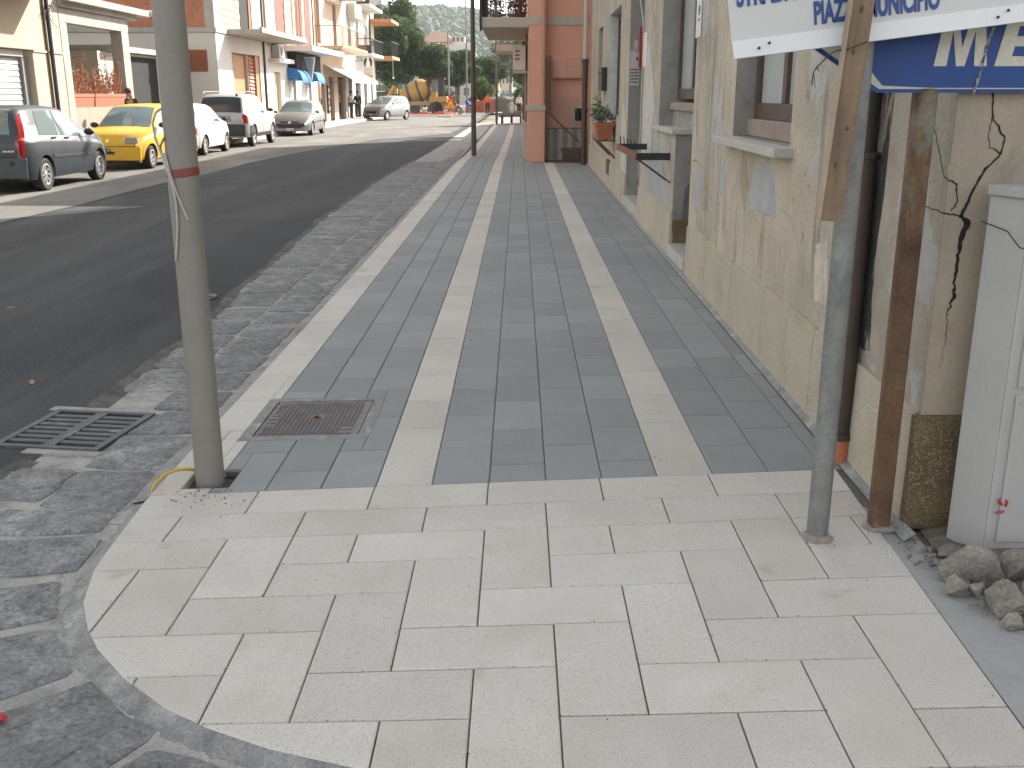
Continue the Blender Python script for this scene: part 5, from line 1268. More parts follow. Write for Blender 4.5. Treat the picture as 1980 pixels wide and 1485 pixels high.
for (z0,z1,c,nm) in ((3.38,3.50,(.6,.45,.3),'peach_band'),(3.20,3.36,(.42,.40,.55),'lilac_band'),(3.05,3.13,(.65,.45,.08),'yellow_band'),(2.76,2.96,(.60,.36,.04),'orange_band')):
    part_box(nm, mat('sign_'+nm, c, .6, vary=.05), ps, XB+.77, XB+1.38, 72.588, 72.598, z0, z1)
for s in (-1,1):
    I = [(.27,-.28),(.30,.10),(.22,.26),(.10,.30),(.05,.20),(.09,.10),(.12,.0),(.15,-.1),(.16,-.28),(.20,-.28),(.22,-.12),(.24,-.28)]
    q = MB(); q.prism([(XB+1.075+s*x,72.597,3.80+z) for x,z in I],[(XB+1.075+s*x,72.585,3.80+z) for x,z in I]); q.build('dog_shape', m_blk, ps)
q = MB(); q.tube([(XB,72.68,3.9),(XB+.75,72.68,3.9)], .025, 5); q.build('bracket', m_galv, ps)

# ================================================================ CARS
m_tyre = mat('tyre_rubber', (.022,.021,.020), .85, vary=.1, fscale=40)
m_rim = mat('alloy_rim', (.55,.56,.57), .35, .7, vary=.03, fine=0)
m_chrome = mat('chrome', (.6,.6,.6), .15, .9, vary=0, fine=0)
m_hub = mat('wheel_shadow', (.03,.03,.03), .7, vary=0, fine=0)
m_cg = mat('car_glass', (.13,.18,.19), .04, vary=0, fine=0, spec=.6, coat=0)
m_head = mat('headlight_glass', (.42,.44,.45), .08, .3, vary=.2, vscale=20, fine=0, coat=1)
m_tail = mat('tail_light_red', (.32,.008,.012), .15, vary=.15, vscale=25, fine=0, coat=1)
m_plate = mat('number_plate', (.62,.63,.64), .5, vary=0, fine=0)
m_plblue = mat('plate_blue', (.03,.10,.40), .5, vary=0, fine=0)
m_btrim = mat('black_trim', (.025,.025,.027), .6, vary=.05)
def paint(n, c, metal=.0): return mat('car_paint_'+n, c, .42, metal, vary=.02, fine=.015, fscale=400, coat=.22, spec=.5)
def sm(x, pts):          # smooth monotone-ish interpolation of a polyline
    k = .06; return sum(interp(x + d*k, pts)*w_ for d, w_ in ((-1,.25),(0,.5),(1,.25)))
class Car:
    def __init__(s, name, label, L, W, top, belt, zb, paintm, wheels, rad, tumble=.16, group=None):
        s.L, s.W, s.top, s.belt, s.zb, s.wh, s.rad, s.tm = L, W, top, belt, zb, wheels, rad, tumble
        s.t = thing(name, label, 'car', (0,0,0), 0, group); s.pm = paintm
    def hw(s, x):         # plan half width
        e = .42; W = s.W/2
        f = 1.0
        if x < e: f = 1 - .20*((e-x)/e)**2.2
        if x > s.L - .75: f = 1 - .24*((x-s.L+.75)/.75)**2.2
        return W*f
    def ring(s, x):
        t = sm(x, s.top); b = min(sm(x, s.belt), t - .035); w_ = s.hw(x); zb = s.zb + (.05 if x < .15 or x > s.L-.15 else 0)
        roof = max(0, t - b - .04); wr = w_*.955 - s.tm*min(1, roof/.45)*1.0
        zm = zb + (b-zb)*.55
        return [(0,zb),(w_*.80,zb),(w_*.955,zb+.03),(w_*.985,zb+.13),(w_*.992,zb+.2),(w_,zm),(w_*.992,b-.09),(w_*.965,b-.015),(w_*.94 if roof > .05 else w_*.93,b),
                (wr*.5+w_*.47,(b+t)/2-.01),(wr,t-.055 if roof > .1 else t-.012),(wr-.07,t-.012 if roof > .1 else t-.003),(wr*.5,t+.012),(0,t+.018)]
    def pt(s, x, q, side=1, off=0):
        r = s.ring(x); i = min(int(q), len(r)-2); f = q - i; y = r[i][0]*(1-f) + r[i+1][0]*f; z = r[i][1]*(1-f) + r[i+1][1]*f
        p = Vector((x, y*side, z))
        if off:
            e = .02; r2 = s.ring(min(x+e, s.L)); y2 = r2[i][0]*(1-f)+r2[i+1][0]*f; z2 = r2[i][1]*(1-f)+r2[i+1][1]*f
            du = Vector((e, (y2-y), (z2-z))); dv = Vector((0, r[i+1][0]-r[i][0], r[i+1][1]-r[i][1])); n = du.cross(dv)
            if n.length > 1e-9:
                n.normalize()
                if n.y < 0 and q < 10.5 or (q >= 10.5 and n.z < 0): n = -n
                p += Vector((n.x, n.y*side, n.z))*off
        return p
    def body(s):
        N = 46; xs = [s.L*(.5 - .5*math.cos(PI*i/N)*1.0) for i in range(N+1)]
        b = MB(); rr_ = []
        for x in xs:
            r = s.ring(x); ring = [(x,y,z) for y,z in r] + [(x,-y,z) for y,z in reversed(r[1:-1])]
            rr_.append(ring)
        b.rings(rr_)
        o = b.build('body', s.pm, s.t, smooth=True)
        cut_ = MB()
        for xw in s.wh:
            cut_.rings([[(xw+(s.rad+.055)*math.cos(2*PI*k/28), y, s.rad+(s.rad+.055)*math.sin(2*PI*k/28)) for k in range(28)] for y in (-2,-(s.W/2-.26))])
            cut_.rings([[(xw+(s.rad+.055)*math.cos(2*PI*k/28), y, s.rad+(s.rad+.055)*math.sin(2*PI*k/28)) for k in range(28)] for y in ((s.W/2-.26),2)])
        c = cut_.build('cutter', m_hub)
        md = o.modifiers.new('b', 'BOOLEAN'); md.operation = 'DIFFERENCE'; md.object = c; md.solver = 'EXACT'
        try: md.material_mode = 'TRANSFER'
        except Exception: pass
        bpy.context.view_layer.update()
        me = bpy.data.meshes.new_from_object(o.evaluated_get(bpy.context.evaluated_depsgraph_get()))
        o.modifiers.clear(); o.data = me; me.set_sharp_from_angle(angle=R(38))
        bpy.data.objects.remove(c)
        return o
    def patch(s, name, m, x0, x1, q0, q1, side=1, off=.006, nx=8, nq=4, shape=None, parent=None, mir=False):
        b = MB()
        for i in range(nx+1):
            for j in range(nq+1):
                u, v = i/nx, j/nq
                xa = (x0 if not callable(x0) else x0(v)); xb = (x1 if not callable(x1) else x1(v))
                qa = (q0 if not callable(q0) else q0(u)); qb = (q1 if not callable(q1) else q1(u))
                b.v.append(s.pt(max(.001,min(s.L-.001, xa + (xb-xa)*u)), qa + (qb-qa)*v, side, off))
        n = len(b.v)
        for i in range(nx):
            for j in range(nq):
                o = i*(nq+1)+j; f_ = (o,o+1,o+nq+2,o+nq+1); b.f.append(f_ if side > 0 else f_[::-1])
        # skirt so that the panel has an edge
        base = [i*(nq+1) for i in range(nx+1)] + [nx*(nq+1)+j for j in range(1,nq+1)] + [i*(nq+1)+nq for i in range(nx-1,-1,-1)] + [j for j in range(nq-1,0,-1)]
        c = sum((Vector(p) for p in b.v), Vector())/n
        low = []
        for k in base:
            p = Vector(b.v[k]); low.append(len(b.v)); d = Vector((0, -side, 0)) if q1 is not None and (not callable(q1) and q1 < 10.5 or callable(q1)) else Vector((0,0,-1)); b.v.append(p + d*(off+.012))
        for k in range(len(base)):
            k2 = (k+1) % len(base); b.f.append((base[k], base[k2], low[k2], low[k]))
        return b.build(name, m, parent or s.t, smooth=True)
    def top_patch(s, name, m, xa, xb, q0=11.0, off=.006, nx=8, ny=10):
        b = MB()
        for i in range(nx+1):
            x = xa + (xb-xa)*i/nx
            for j in range(ny+1):
                v = -1 + 2*j/ny; q = 13 - abs(v)*(13-q0) ; b.v.append(s.pt(x, min(q,12.999), 1 if v >= 0 else -1, 0) + Vector((0,0,off)) + Vector((off if xa > s.L*.5 else -off if xb < s.L*.35 else 0,0,0)))
        for i in range(nx):
            for j in range(ny):
                o = i*(ny+1)+j; b.f.append((o,o+1,o+ny+2,o+ny+1))
        return b.build(name, m, s.t, smooth=True)
    def end_patch(s, name, m, pts, front=True, d=.012, parent=None, x=None, bevel=.0):
        xx = (s.L if front else 0) if x is None else x; sg_ = 1 if front else -1
        b = MB(); b.prism([(xx - sg_*.03, y, z) for y, z in pts],[(xx + sg_*d, y, z) for y, z in pts]); return b.build(name, m, parent or s.t, bevel=bevel)
    def wheels(s, style=6, m=None, cap=None):
        for xw in s.wh:
            for sd_ in (1,-1):
                Rr = s.rad; M = Matrix.Translation((xw, sd_*(s.W/2-.115), Rr)) @ Matrix.Rotation(R(-90*sd_),4,'X')
                tw = MB(); tw.lathe([(Rr*.64,-.085),(Rr*.9,-.095),(Rr*.985,-.075),(Rr,-.04),(Rr,.04),(Rr*.985,.075),(Rr*.9,.095),(Rr*.64,.085)], M, 28, False)
                wobj = thing_part('wheel', s.t); 
                tw.build('tyre', m_tyre, wobj, smooth=True)
                rm_ = MB(); rm_.lathe([(Rr*.66,-.06),(Rr*.66,.083),(Rr*.60,.085),(Rr*.57,.05),(Rr*.55,.02),(.02,.02)], M, 28); rm_.build('rim_well', m_hub, wobj, smooth=True)
                sp = MB(); sp.lathe([(Rr*.62,.05),(Rr*.66,.088),(Rr*.60,.092),(Rr*.56,.06)], M, 28, False); sp.lathe([(Rr*.17,.03),(Rr*.17,.07),(Rr*.12,.078)], M, 14)
                for k in range(style):
                    an = 2*PI*k/style; wd = Rr*(.30 if style <= 6 else .16)
                    sp.prism([M @ Vector((rr__*math.cos(an)-w_*math.sin(an), rr__*math.sin(an)+w_*math.cos(an), .035)) for rr__,w_ in ((Rr*.12,-wd*.42),(Rr*.60,-wd*.55),(Rr*.60,wd*.55),(Rr*.12,wd*.42))],
                             [M @ Vector((rr__*math.cos(an)-w_*math.sin(an), rr__*math.sin(an)+w_*math.cos(an), z_)) for rr__,w_,z_ in ((Rr*.12,-wd*.34,.073),(Rr*.60,-wd*.42,.078),(Rr*.60,wd*.42,.078),(Rr*.12,wd*.34,.073))])
                sp.build('rim', m or m_rim, wobj, smooth=False)
                if cap: 
                    q = MB(); q.lathe([(Rr*.13,.072),(Rr*.10,.082)], M, 12); q.build('hub_cap', cap, wobj)
    def mirror(s, x, z, m):
        for sd_ in (1,-1):
            y = s.hw(x)*.95
            b = MB(); b.ball((x, sd_*(y+.11), z), (.07,.10,.065), 10, 6); b.build('mirror', m, s.t, smooth=True)
    def plate(s, z, front, w_=.52, blue=True, y=0, x=None):
        sg_ = 1 if front else -1; xx = (s.L+.014 if front else -.014) if x is None else x
        b = MB(); b.box(min(xx,xx+sg_*.012),max(xx,xx+sg_*.012),y-w_/2,y+w_/2,z-.055,z+.055); o = b.build('number_plate', m_plate, s.t)
        for yy in (-1,1):
            b = MB(); b.box(min(xx+sg_*.0125,xx+sg_*.014),max(xx+sg_*.0125,xx+sg_*.014),y+yy*w_/2-(.045 if yy > 0 else 0),y+yy*w_/2+(.045 if yy < 0 else 0),z-.054,z+.054); b.build('blue_end', m_plblue, o)
        b = MB(); r2 = random.Random(int(z*1000))
        for i in range(7):
            if i in (2,5): continue
            c = y - w_/2 + .085 + i*.055; b.box(min(xx+sg_*.0125,xx+sg_*.0137),max(xx+sg_*.0125,xx+sg_*.0137),c-.017,c+.017,z-.034,z+.034)
        tag(b.build('plate_marks', mat('plate_ink', (.12,.12,.13), .7), o), kind='stuff')
    def place(s, x, y, rz): 
        s.t.rotation_euler = (0,0,rz); v = Matrix.Rotation(rz,3,'Z') @ Vector((s.L/2,0,0)); s.t.location = (x - v.x, y - v.y, -.006)
def thing_part(name, parent):
    o = bpy.data.objects.new(name, None); COL.objects.link(o); o.parent = parent; o.empty_display_size = .1; return o
def seams(c, xs, q0=2.5, q1=7.6):
    for x in xs:
        for sd_ in (1,-1): c.patch('door_seam', m_hub, lambda v, x=x: x-.006, lambda v, x=x: x+.006, q0, q1, sd_, .002, 1, 8)
def handle(c, x, q, sd_=None, m=None):
    for s_ in ((1,-1) if sd_ is None else (sd_,)):
        p = c.pt(x, q, s_, .012); b = MB(); b.box(p.x-.09,p.x+.09,p.y-.012,p.y+.012,p.z-.014,p.z+.014); b.build('door_handle', m or c.pm, c.t, bevel=.006)

# ---- dark blue-green hatchback, tail towards us
c = Car('parked_car', 'dark blue green five door hatchback at left edge, tall red tail light', 3.82, 1.66,
    [(0,.78),(.04,.98),(.10,1.20),(.17,1.36),(.30,1.445),(.60,1.475),(1.2,1.485),(1.7,1.47),(2.1,1.40),(2.55,1.16),(2.9,.985),(3.35,.90),(3.65,.80),(3.82,.62)],
    [(0,.93),(.6,.945),(1.6,.91),(2.6,.86),(3.2,.80),(3.82,.60)], .20, paint('petrol', (.036,.046,.056), .2), (.68,3.08), .292, .17)
c.body(); c.wheels(8, m_rim)
c.patch('side_window', m_cg, lambda v: .62+.16*v, lambda v: 1.42-.02*v, 8.15, 9.85, -1); c.patch('side_window', m_cg, lambda v: .62+.16*v, lambda v: 1.42-.02*v, 8.15, 9.85, 1)
for sd_ in (1,-1): c.patch('side_window', m_cg, lambda v: 1.50-.02*v, lambda v: 2.62-.55*v, 8.15, 9.85, sd_)
c.top_patch('windscreen', m_cg, 2.08, 2.58, 11.05); c.top_patch('rear_window', mat('rear_glass', (.07,.10,.10), .03, vary=0, fine=0, spec=1., coat=.8), .045, .30, 11.2)
for sd_ in (1,-1):
    c.patch('tail_light', m_tail, lambda v: .012+.16*max(0,(v-.5)/.5), lambda v: .105+.20*max(0,(v-.45)/.55), 5.0, 9.9, sd_, .014, 4, 12)
seams(c, (.98,1.47,2.62)); handle(c, 1.12, 7.0); handle(c, 1.66, 7.0)
c.patch('side_trim', m_btrim, .98, 2.62, 4.85, 5.1, -1, .012); c.patch('side_trim', m_btrim, .98, 2.62, 4.85, 5.1, 1, .012)
c.end_patch('rear_bumper', c.pm, [(-.78,.26),(.78,.26),(.80,.62),(-.80,.62)], False, .05, bevel=.02)
c.end_patch('bumper_recess', m_hub, [(-.70,.62),(.70,.62),(.70,.635),(-.70,.635)], False, .03)
b = MB(); b.lathe([(.045,0),(.045,.012)], Matrix.Translation((-.052,-.55,.52)) @ Matrix.Rotation(R(-90),4,'Y'), 10); b.build('fog_light', m_hub, c.t)
c.plate(.46, False, y=0, x=-.052); c.mirror(2.48, .98, m_btrim)
b = MB(); r2 = random.Random(4)
for i in range(6): b.box(-.012,-.004,-.42-.035*i,-.40-.035*i,.715,.735+.01*(i%2))
b.build('badge', m_chrome, c.t)
b = MB(); b.obox(Matrix.Translation((.12,-.2,1.19)) @ Matrix.Rotation(R(-28),4,'Y'), .01,.22,.012); b.build('rear_wiper', m_btrim, c.t)
c.place(-9.30, 19.65, R(90))
# ---- yellow small car, nose towards us
c = Car('parked_car', 'small bright yellow car parked nose towards us behind the lamp post', 3.23, 1.48,
    [(0,.75),(.05,1.0),(.14,1.25),(.26,1.40),(.55,1.445),(1.3,1.44),(1.65,1.39),(2.05,1.17),(2.42,.93),(2.85,.86),(3.08,.78),(3.20,.62),(3.23,.55)],
    [(0,.90),(1.2,.90),(2.4,.82),(2.9,.74),(3.23,.52)], .20, paint('yellow', (.72,.42,.035)), (.52,2.70), .265, .13)
c.body(); c.wheels(5, m_rim, m_red)
for sd_ in (1,-1): c.patch('side_window', m_cg, lambda v: .40+.1*v, lambda v: 1.18, 8.15, 9.85, sd_); c.patch('side_window', m_cg, lambda v: 1.26, lambda v: 2.25-.5*v, 8.15, 9.85, sd_)
c.top_patch('windscreen', m_cg, 1.66, 2.40, 11.0); seams(c, (1.22,2.36)); handle(c, 1.38, 7.0); c.mirror(2.12, .98, m_btrim)
for sd_ in (1,-1):
    c.end_patch('headlight', m_head, [(sd_*y,z) for y,z in ((.27,.60),(.60,.60),(.58,.73),(.32,.74))], True, .012, bevel=.01)
c.end_patch('front_bumper', c.pm, [(-.64,.22),(.64,.22),(.66,.52),(-.66,.52)], True, .05, bevel=.02)
c.end_patch('air_intake', m_btrim, [(-.15,.36),(.05,.36),(.05,.42),(-.15,.42)], True, .056); c.plate(.45, True, .36, y=-.28, x=3.283)
c.end_patch('bumper_line', m_btrim, [(-.62,.525),(.62,.525),(.62,.535),(-.62,.535)], True, .02)
b = MB(); b.lathe([(.035,0),(.035,.012)], Matrix.Translation((3.235,-.1,.66)) @ Matrix.Rotation(R(90),4,'Y'), 10); b.build('badge', m_chrome, c.t)
c.end_patch('lower_valance', m_btrim, [(-.6,.18),(.6,.18),(.6,.225),(-.6,.225)], True, .0)
b = MB(); b.bar((2.30,-.3,.985),(2.0,.0,1.18),.015,.015); b.bar((2.34,.35,.97),(2.08,.15,1.15),.015,.015); b.build('wiper', m_btrim, c.t)
c.place(-9.28, 25.15, R(-90))
# ---- white hatchback, tail towards us
c = Car('parked_car', 'small white angular hatchback half hidden by the lamp post', 3.40, 1.54,
    [(0,.80),(.06,1.0),(.30,1.30),(.48,1.40),(.9,1.42),(1.5,1.41),(1.8,1.35),(2.35,.97),(2.7,.90),(3.2,.80),(3.40,.62)],
    [(0,.88),(1.4,.90),(2.4,.86),(3.0,.76),(3.40,.58)], .20, paint('white', (.74,.74,.73)), (.55,2.72), .27, .14)
c.body(); c.wheels(8, mat('worn_hubcap', (.48,.45,.38), .5, .4))
for sd_ in (1,-1): c.patch('side_window', m_cg, lambda v: .42+.22*v, lambda v: 1.28-.02*v, 8.15, 9.85, sd_); c.patch('side_window', m_cg, lambda v: 1.38-.03*v, lambda v: 2.34-.5*v, 8.15, 9.85, sd_)
c.top_patch('windscreen', m_cg, 1.82, 2.34, 11.0); c.top_patch('rear_window', m_cg, .08, .42, 11.1); seams(c, (1.33,2.42)); handle(c, 1.5, 7.1, None, m_btrim); c.mirror(2.25,.98,m_btrim)
for sd_ in (1,-1): c.end_patch('tail_light', m_tail, [(sd_*y,z) for y,z in ((.40,.60),(.68,.60),(.68,.76),(.40,.76))], False, .012)
c.end_patch('rear_bumper', m_white, [(-.70,.28),(.70,.28),(.70,.55),(-.70,.55)], False, .05, bevel=.02); c.end_patch('badge', m_btrim, [(-.62,.80),(-.42,.80),(-.42,.83),(-.62,.83)], False, .012); c.plate(.68, False, .40)
c.place(-9.66, 30.55, R(90))
# ---- silver off-roader, tail towards us
c = Car('parked_car', 'silver off road car with dark lower trim and red tail lights', 4.32, 1.80,
    [(0,.95),(.05,1.08),(.22,1.45),(.40,1.62),(.7,1.68),(1.6,1.70),(2.2,1.66),(2.6,1.50),(3.02,1.18),(3.4,1.10),(3.9,1.02),(4.2,.86),(4.32,.70)],
    [(0,1.06),(1.6,1.05),(3.0,1.0),(3.7,.94),(4.32,.68)], .30, paint('silver', (.42,.42,.40), .2), (.80,3.43), .345, .17)
c.body(); c.wheels(5, m_rim)
for sd_ in (1,-1):
    c.patch('side_window', m_cg, lambda v: .38+.16*v, lambda v: 1.0, 8.15, 9.85, sd_); c.patch('side_window', m_cg, lambda v: 1.05, lambda v: 1.95, 8.15, 9.85, sd_); c.patch('side_window', m_cg, lambda v: 2.02, lambda v: 2.98-.5*v, 8.15, 9.85, sd_)
    c.patch('lower_trim', m_btrim, .3, .75, 1.6, 4.9, sd_, .014); c.patch('wheel_arch_trim', m_btrim, 1.05, 3.1, 1.6, 3.2, sd_, .014); c.patch('wheel_arch_trim', m_btrim, 3.75, 4.2, 1.6, 4.6, sd_, .014)
    c.patch('tail_light', m_tail, .02, .17, 5.15, 7.9, sd_, .012, 4, 8)
    b = MB(); b.tube([(.35,sd_*.60,1.70),(.45,sd_*.61,1.76),(2.2,sd_*.62,1.77),(2.35,sd_*.62,1.70)], .013, 6); b.build('roof_rail', m_galv, c.t)
c.top_patch('windscreen', m_cg, 2.55, 3.02, 11.0); c.top_patch('rear_window', m_dglass, .06, .36, 10.9, .008); seams(c, (1.02,1.98,3.0)); handle(c, 1.2, 7.1); handle(c, 2.15, 7.1); c.mirror(2.9,1.16,m_btrim)
c.end_patch('rear_bumper', m_btrim, [(-.80,.36),(.80,.36),(.82,.74),(-.82,.74)], False, .09, bevel=.03); c.plate(.90, False, .5, x=-.014)
c.end_patch('plate_recess', m_galv, [(-.36,.82),(.36,.82),(.33,1.0),(-.33,1.0)], False, .010)
b = MB(); b.box(-.02,.02,-.62,-.55,1.62,1.70); b.build('roof_spoiler_light', m_btrim, c.t)
c.place(-9.72, 36.0, R(90))
# ---- grey hatchback, nose towards us
c = Car('parked_car', 'grey hatchback facing us with wide black grille, ahead of the off road car', 3.84, 1.66,
    [(0,.78),(.05,1.02),(.2,1.28),(.45,1.41),(.9,1.43),(1.5,1.42),(1.85,1.35),(2.3,1.10),(2.68,.95),(3.2,.86),(3.55,.74),(3.78,.60),(3.84,.52)],
    [(0,.92),(1.5,.90),(2.7,.84),(3.3,.72),(3.84,.50)], .19, paint('grey', (.22,.215,.205), .3), (.62,3.07), .285, .17)
c.body(); c.wheels(7, m_rim)
for sd_ in (1,-1): c.patch('side_window', m_cg, lambda v: .42+.2*v, lambda v: 1.36, 8.15, 9.85, sd_); c.patch('side_window', m_cg, lambda v: 1.43, lambda v: 2.55-.55*v, 8.15, 9.85, sd_); c.patch('headlight', m_head, 3.05, 3.58, 6.8, 9.6, sd_, .008)
c.top_patch('windscreen', m_cg, 1.9, 2.64, 11.0); seams(c, (1.4,2.62)); handle(c, 1.6, 7.0); c.mirror(2.4,.96,c.pm); c.patch('side_trim', m_btrim, 1.0, 2.7, 4.85, 5.1, 1, .012)
c.end_patch('front_bumper', c.pm, [(-.66,.20),(.66,.20),(.70,.30),(-.70,.30)], True, .05, bevel=.02)
c.end_patch('grille', m_btrim, [(-.46,.33),(.46,.33),(.62,.50),(-.62,.50)], True, .03, bevel=.01); c.end_patch('upper_grille', m_btrim, [(-.42,.53),(.42,.53),(.40,.585),(-.40,.585)], True, .015)
c.end_patch('badge', m_chrome, [(-.05,.50),(.05,.50),(.055,.62),(-.055,.62)], True, .035); c.plate(.27, True, .42, x=3.90)
c.place(-9.55, 45.2, R(-90))
# ---- grey people carrier angled into the kerb
c = Car('parked_car', 'silver tall compact car angled nose first towards the kerb by the shops', 3.85, 1.76,
    [(0,.85),(.04,1.10),(.2,1.42),(.45,1.55),(.9,1.59),(1.6,1.58),(2.1,1.48),(2.7,1.20),(3.1,1.02),(3.5,.88),(3.75,.72),(3.85,.58)],
    [(0,1.0),(1.6,.98),(2.9,.92),(3.4,.80),(3.85,.56)], .22, paint('silver_grey', (.25,.25,.245), .3), (.62,3.18), .30, .17)
c.body(); c.wheels(7, m_rim)
for sd_ in (1,-1): c.patch('side_window', m_cg, lambda v: .42+.2*v, lambda v: 1.36, 8.15, 9.85, sd_); c.patch('side_window', m_cg, lambda v: 1.43, lambda v: 2.75-.65*v, 8.15, 9.85, sd_); c.patch('headlight', m_head, 3.2, 3.66, 6.6, 9.2, sd_, .008)
c.top_patch('windscreen', m_cg, 2.12, 3.0, 11.0); seams(c, (1.4,2.75)); handle(c, 1.6, 7.0); c.mirror(2.55,1.08,c.pm)
c.end_patch('front_bumper', c.pm, [(-.66,.22),(.66,.22),(.70,.40),(-.70,.40)], True, .05, bevel=.02); c.end_patch('grille', m_btrim, [(-.36,.46),(.36,.46),(.42,.60),(-.42,.60)], True, .015); c.end_patch('air_intake', m_btrim, [(-.5,.25),(.5,.25),(.5,.33),(-.5,.33)], True, .055); c.plate(.39, True, .42, x=3.905)
c.place(-9.05, 71.2, R(-90-24))
# ================================================================ PEOPLE
m_skin = mat('skin', (.42,.24,.17), .6, vary=.05)
m_hair = mat('dark_hair', (.03,.022,.018), .7, vary=.1)
def skin_mesh(name, J, E, m, parent, lvl=2, root=0):
    me = bpy.data.meshes.new(name); names = list(J)
    me.from_pydata([J[k][0] for k in names], [(names.index(a), names.index(b)) for a, b in E], [])
    o = bpy.data.objects.new(name, me); COL.objects.link(o)
    sk = o.modifiers.new('s', 'SKIN'); sk.use_smooth_shade = True
    if not me.skin_vertices: me.attributes.new('skin', 'FLOAT', 'POINT')
    for i, k in enumerate(names):
        me.skin_vertices[0].data[i].radius = (J[k][1], J[k][1] if len(J[k]) < 3 else J[k][2]); me.skin_vertices[0].data[i].use_root = (i == root)
    ss_ = o.modifiers.new('b', 'SUBSURF'); ss_.levels = lvl
    bpy.context.view_layer.update()
    m2 = bpy.data.meshes.new_from_object(o.evaluated_get(bpy.context.evaluated_depsgraph_get())); m2.name = name
    bpy.data.objects.remove(o)
    m2.materials.clear(); m2.materials.append(m); m2.polygons.foreach_set('use_smooth', [True]*len(m2.polygons))
    q = bpy.data.objects.new(name, m2); COL.objects.link(q); q.parent = parent; return q
def person(label, loc, rz, pose, shirt, trousers, shoes, hair=m_hair, sleeves='long', hgt=1.74, skirtish=False):
    """pose: dict of joints in metres for a 1.74 m figure facing +Y (x right)"""
    t = thing('person', label, 'person', loc, rz); t.scale = (hgt/1.74,)*3
    P = dict(pel=(0,0,.93), wst=(0,.0,1.06), chs=(0,0,1.28), nck=(0,.0,1.46), hd0=(0,.015,1.56), hd1=(0,.03,1.66),
             lsh=(-.17,0,1.40), lel=(-.23,-.02,1.12), lwr=(-.24,.06,.88), lhd=(-.24,.09,.79), rsh=(.17,0,1.40), rel=(.23,-.02,1.12), rwr=(.24,.06,.88), rhd=(.24,.09,.79),
             lhp=(-.095,0,.90), lkn=(-.10,.02,.49), lan=(-.10,-.02,.09), lto=(-.11,.13,.03), rhp=(.095,0,.90), rkn=(.10,.02,.49), ran=(.10,-.02,.09), rto=(.11,.13,.03))
    P.update(pose)
    Rr = dict(pel=(.13,.10), wst=(.125,.095), chs=(.145,.105), nck=(.055,.055), hd0=(.075,.085), hd1=(.075,.09), lsh=(.06,), lel=(.042,), lwr=(.028,), lhd=(.034,.018), rsh=(.06,), rel=(.042,), rwr=(.028,), rhd=(.034,.018),
              lhp=(.085,), lkn=(.058,), lan=(.04,), lto=(.038,.028), rhp=(.085,), rkn=(.058,), ran=(.04,), rto=(.038,.028))
    E = [('pel','wst'),('wst','chs'),('chs','nck'),('nck','hd0'),('hd0','hd1'),('chs','lsh'),('lsh','lel'),('lel','lwr'),('lwr','lhd'),('chs','rsh'),('rsh','rel'),('rel','rwr'),('rwr','rhd'),
         ('pel','lhp'),('lhp','lkn'),('lkn','lan'),('lan','lto'),('pel','rhp'),('rhp','rkn'),('rkn','ran'),('ran','rto')]
    skin_mesh('body', {k: (P[k], *Rr[k]) for k in P}, E, m_skin, t)
    def cloth(nm, ks, es, m, g):
        J = {k: (P[k], *[x+g for x in Rr[k]]) for k in ks}; skin_mesh(nm, J, es, m, t)
    V = lambda k: Vector(P[k])
    tk = ['pel','wst','chs','lsh','rsh','lel','rel']; te = [('pel','wst'),('wst','chs'),('chs','lsh'),('chs','rsh'),('lsh','lel'),('rsh','rel')]
    if sleeves == 'long': tk += ['lwr','rwr']; te += [('lel','lwr'),('rel','rwr')]
    cloth('shirt', tk, te, shirt, .018)
    cloth('trousers', ['pel','lhp','rhp','lkn','rkn','lan','ran'], [('pel','lhp'),('pel','rhp'),('lhp','lkn'),('rhp','rkn'),('lkn','lan'),('rkn','ran')], trousers, .016 if not skirtish else .04)
    for s in 'lr': cloth('shoe', [s+'an', s+'to'], [(s+'an', s+'to')], shoes, .012)
    h0, h1 = V('hd0'), V('hd1'); up = (h1-h0).normalized(); fwd = (V('hd1') - V('hd0')); fw_ = Vector((0,1,0)); fw_ = (fw_ - up*fw_.dot(up)).normalized(); rt = fw_.cross(up)
    c = (h0+h1)/2 + up*.01
    hb = MB()
    M = Matrix((rt, fw_, up)).transposed().to_4x4(); M.translation = c + up*.03 - fw_*.012
    n = 12
    hb.rings([[M @ Vector((.098*s*math.cos(2*PI*k/n), .112*s*math.sin(2*PI*k/n) - (0 if math.sin(2*PI*k/n) < .2 else .035*(1-z/.12)), z)) for k in range(n)] for s, z in ((.93,-.05),(1.0,0),(1.0,.05),(.86,.095),(.5,.122),(.05,.13))])
    hb.build('hair', hair, t, smooth=True)
    fc = MB(); fc.ball(c + fw_*.098 - up*.012, (.014,.02,.022), 6, 4)
    for s in (-1,1): fc.ball(c + rt*s*.088 - up*.005, (.012,.02,.03), 6, 4)
    fc.build('nose_and_ears', m_skin, t, smooth=True)
    ey = MB()
    for s in (-1,1): ey.ball(c + fw_*.088 + rt*s*.033 + up*.018, (.012,.008,.007), 6, 4)
    ey.build('eyes', m_hair, t)
    mo = MB(); mo.ball(c + fw_*.086 - up*.052, (.025,.008,.006), 6, 4); mo.build('mouth', mat('lips', (.30,.12,.10), .6), t)
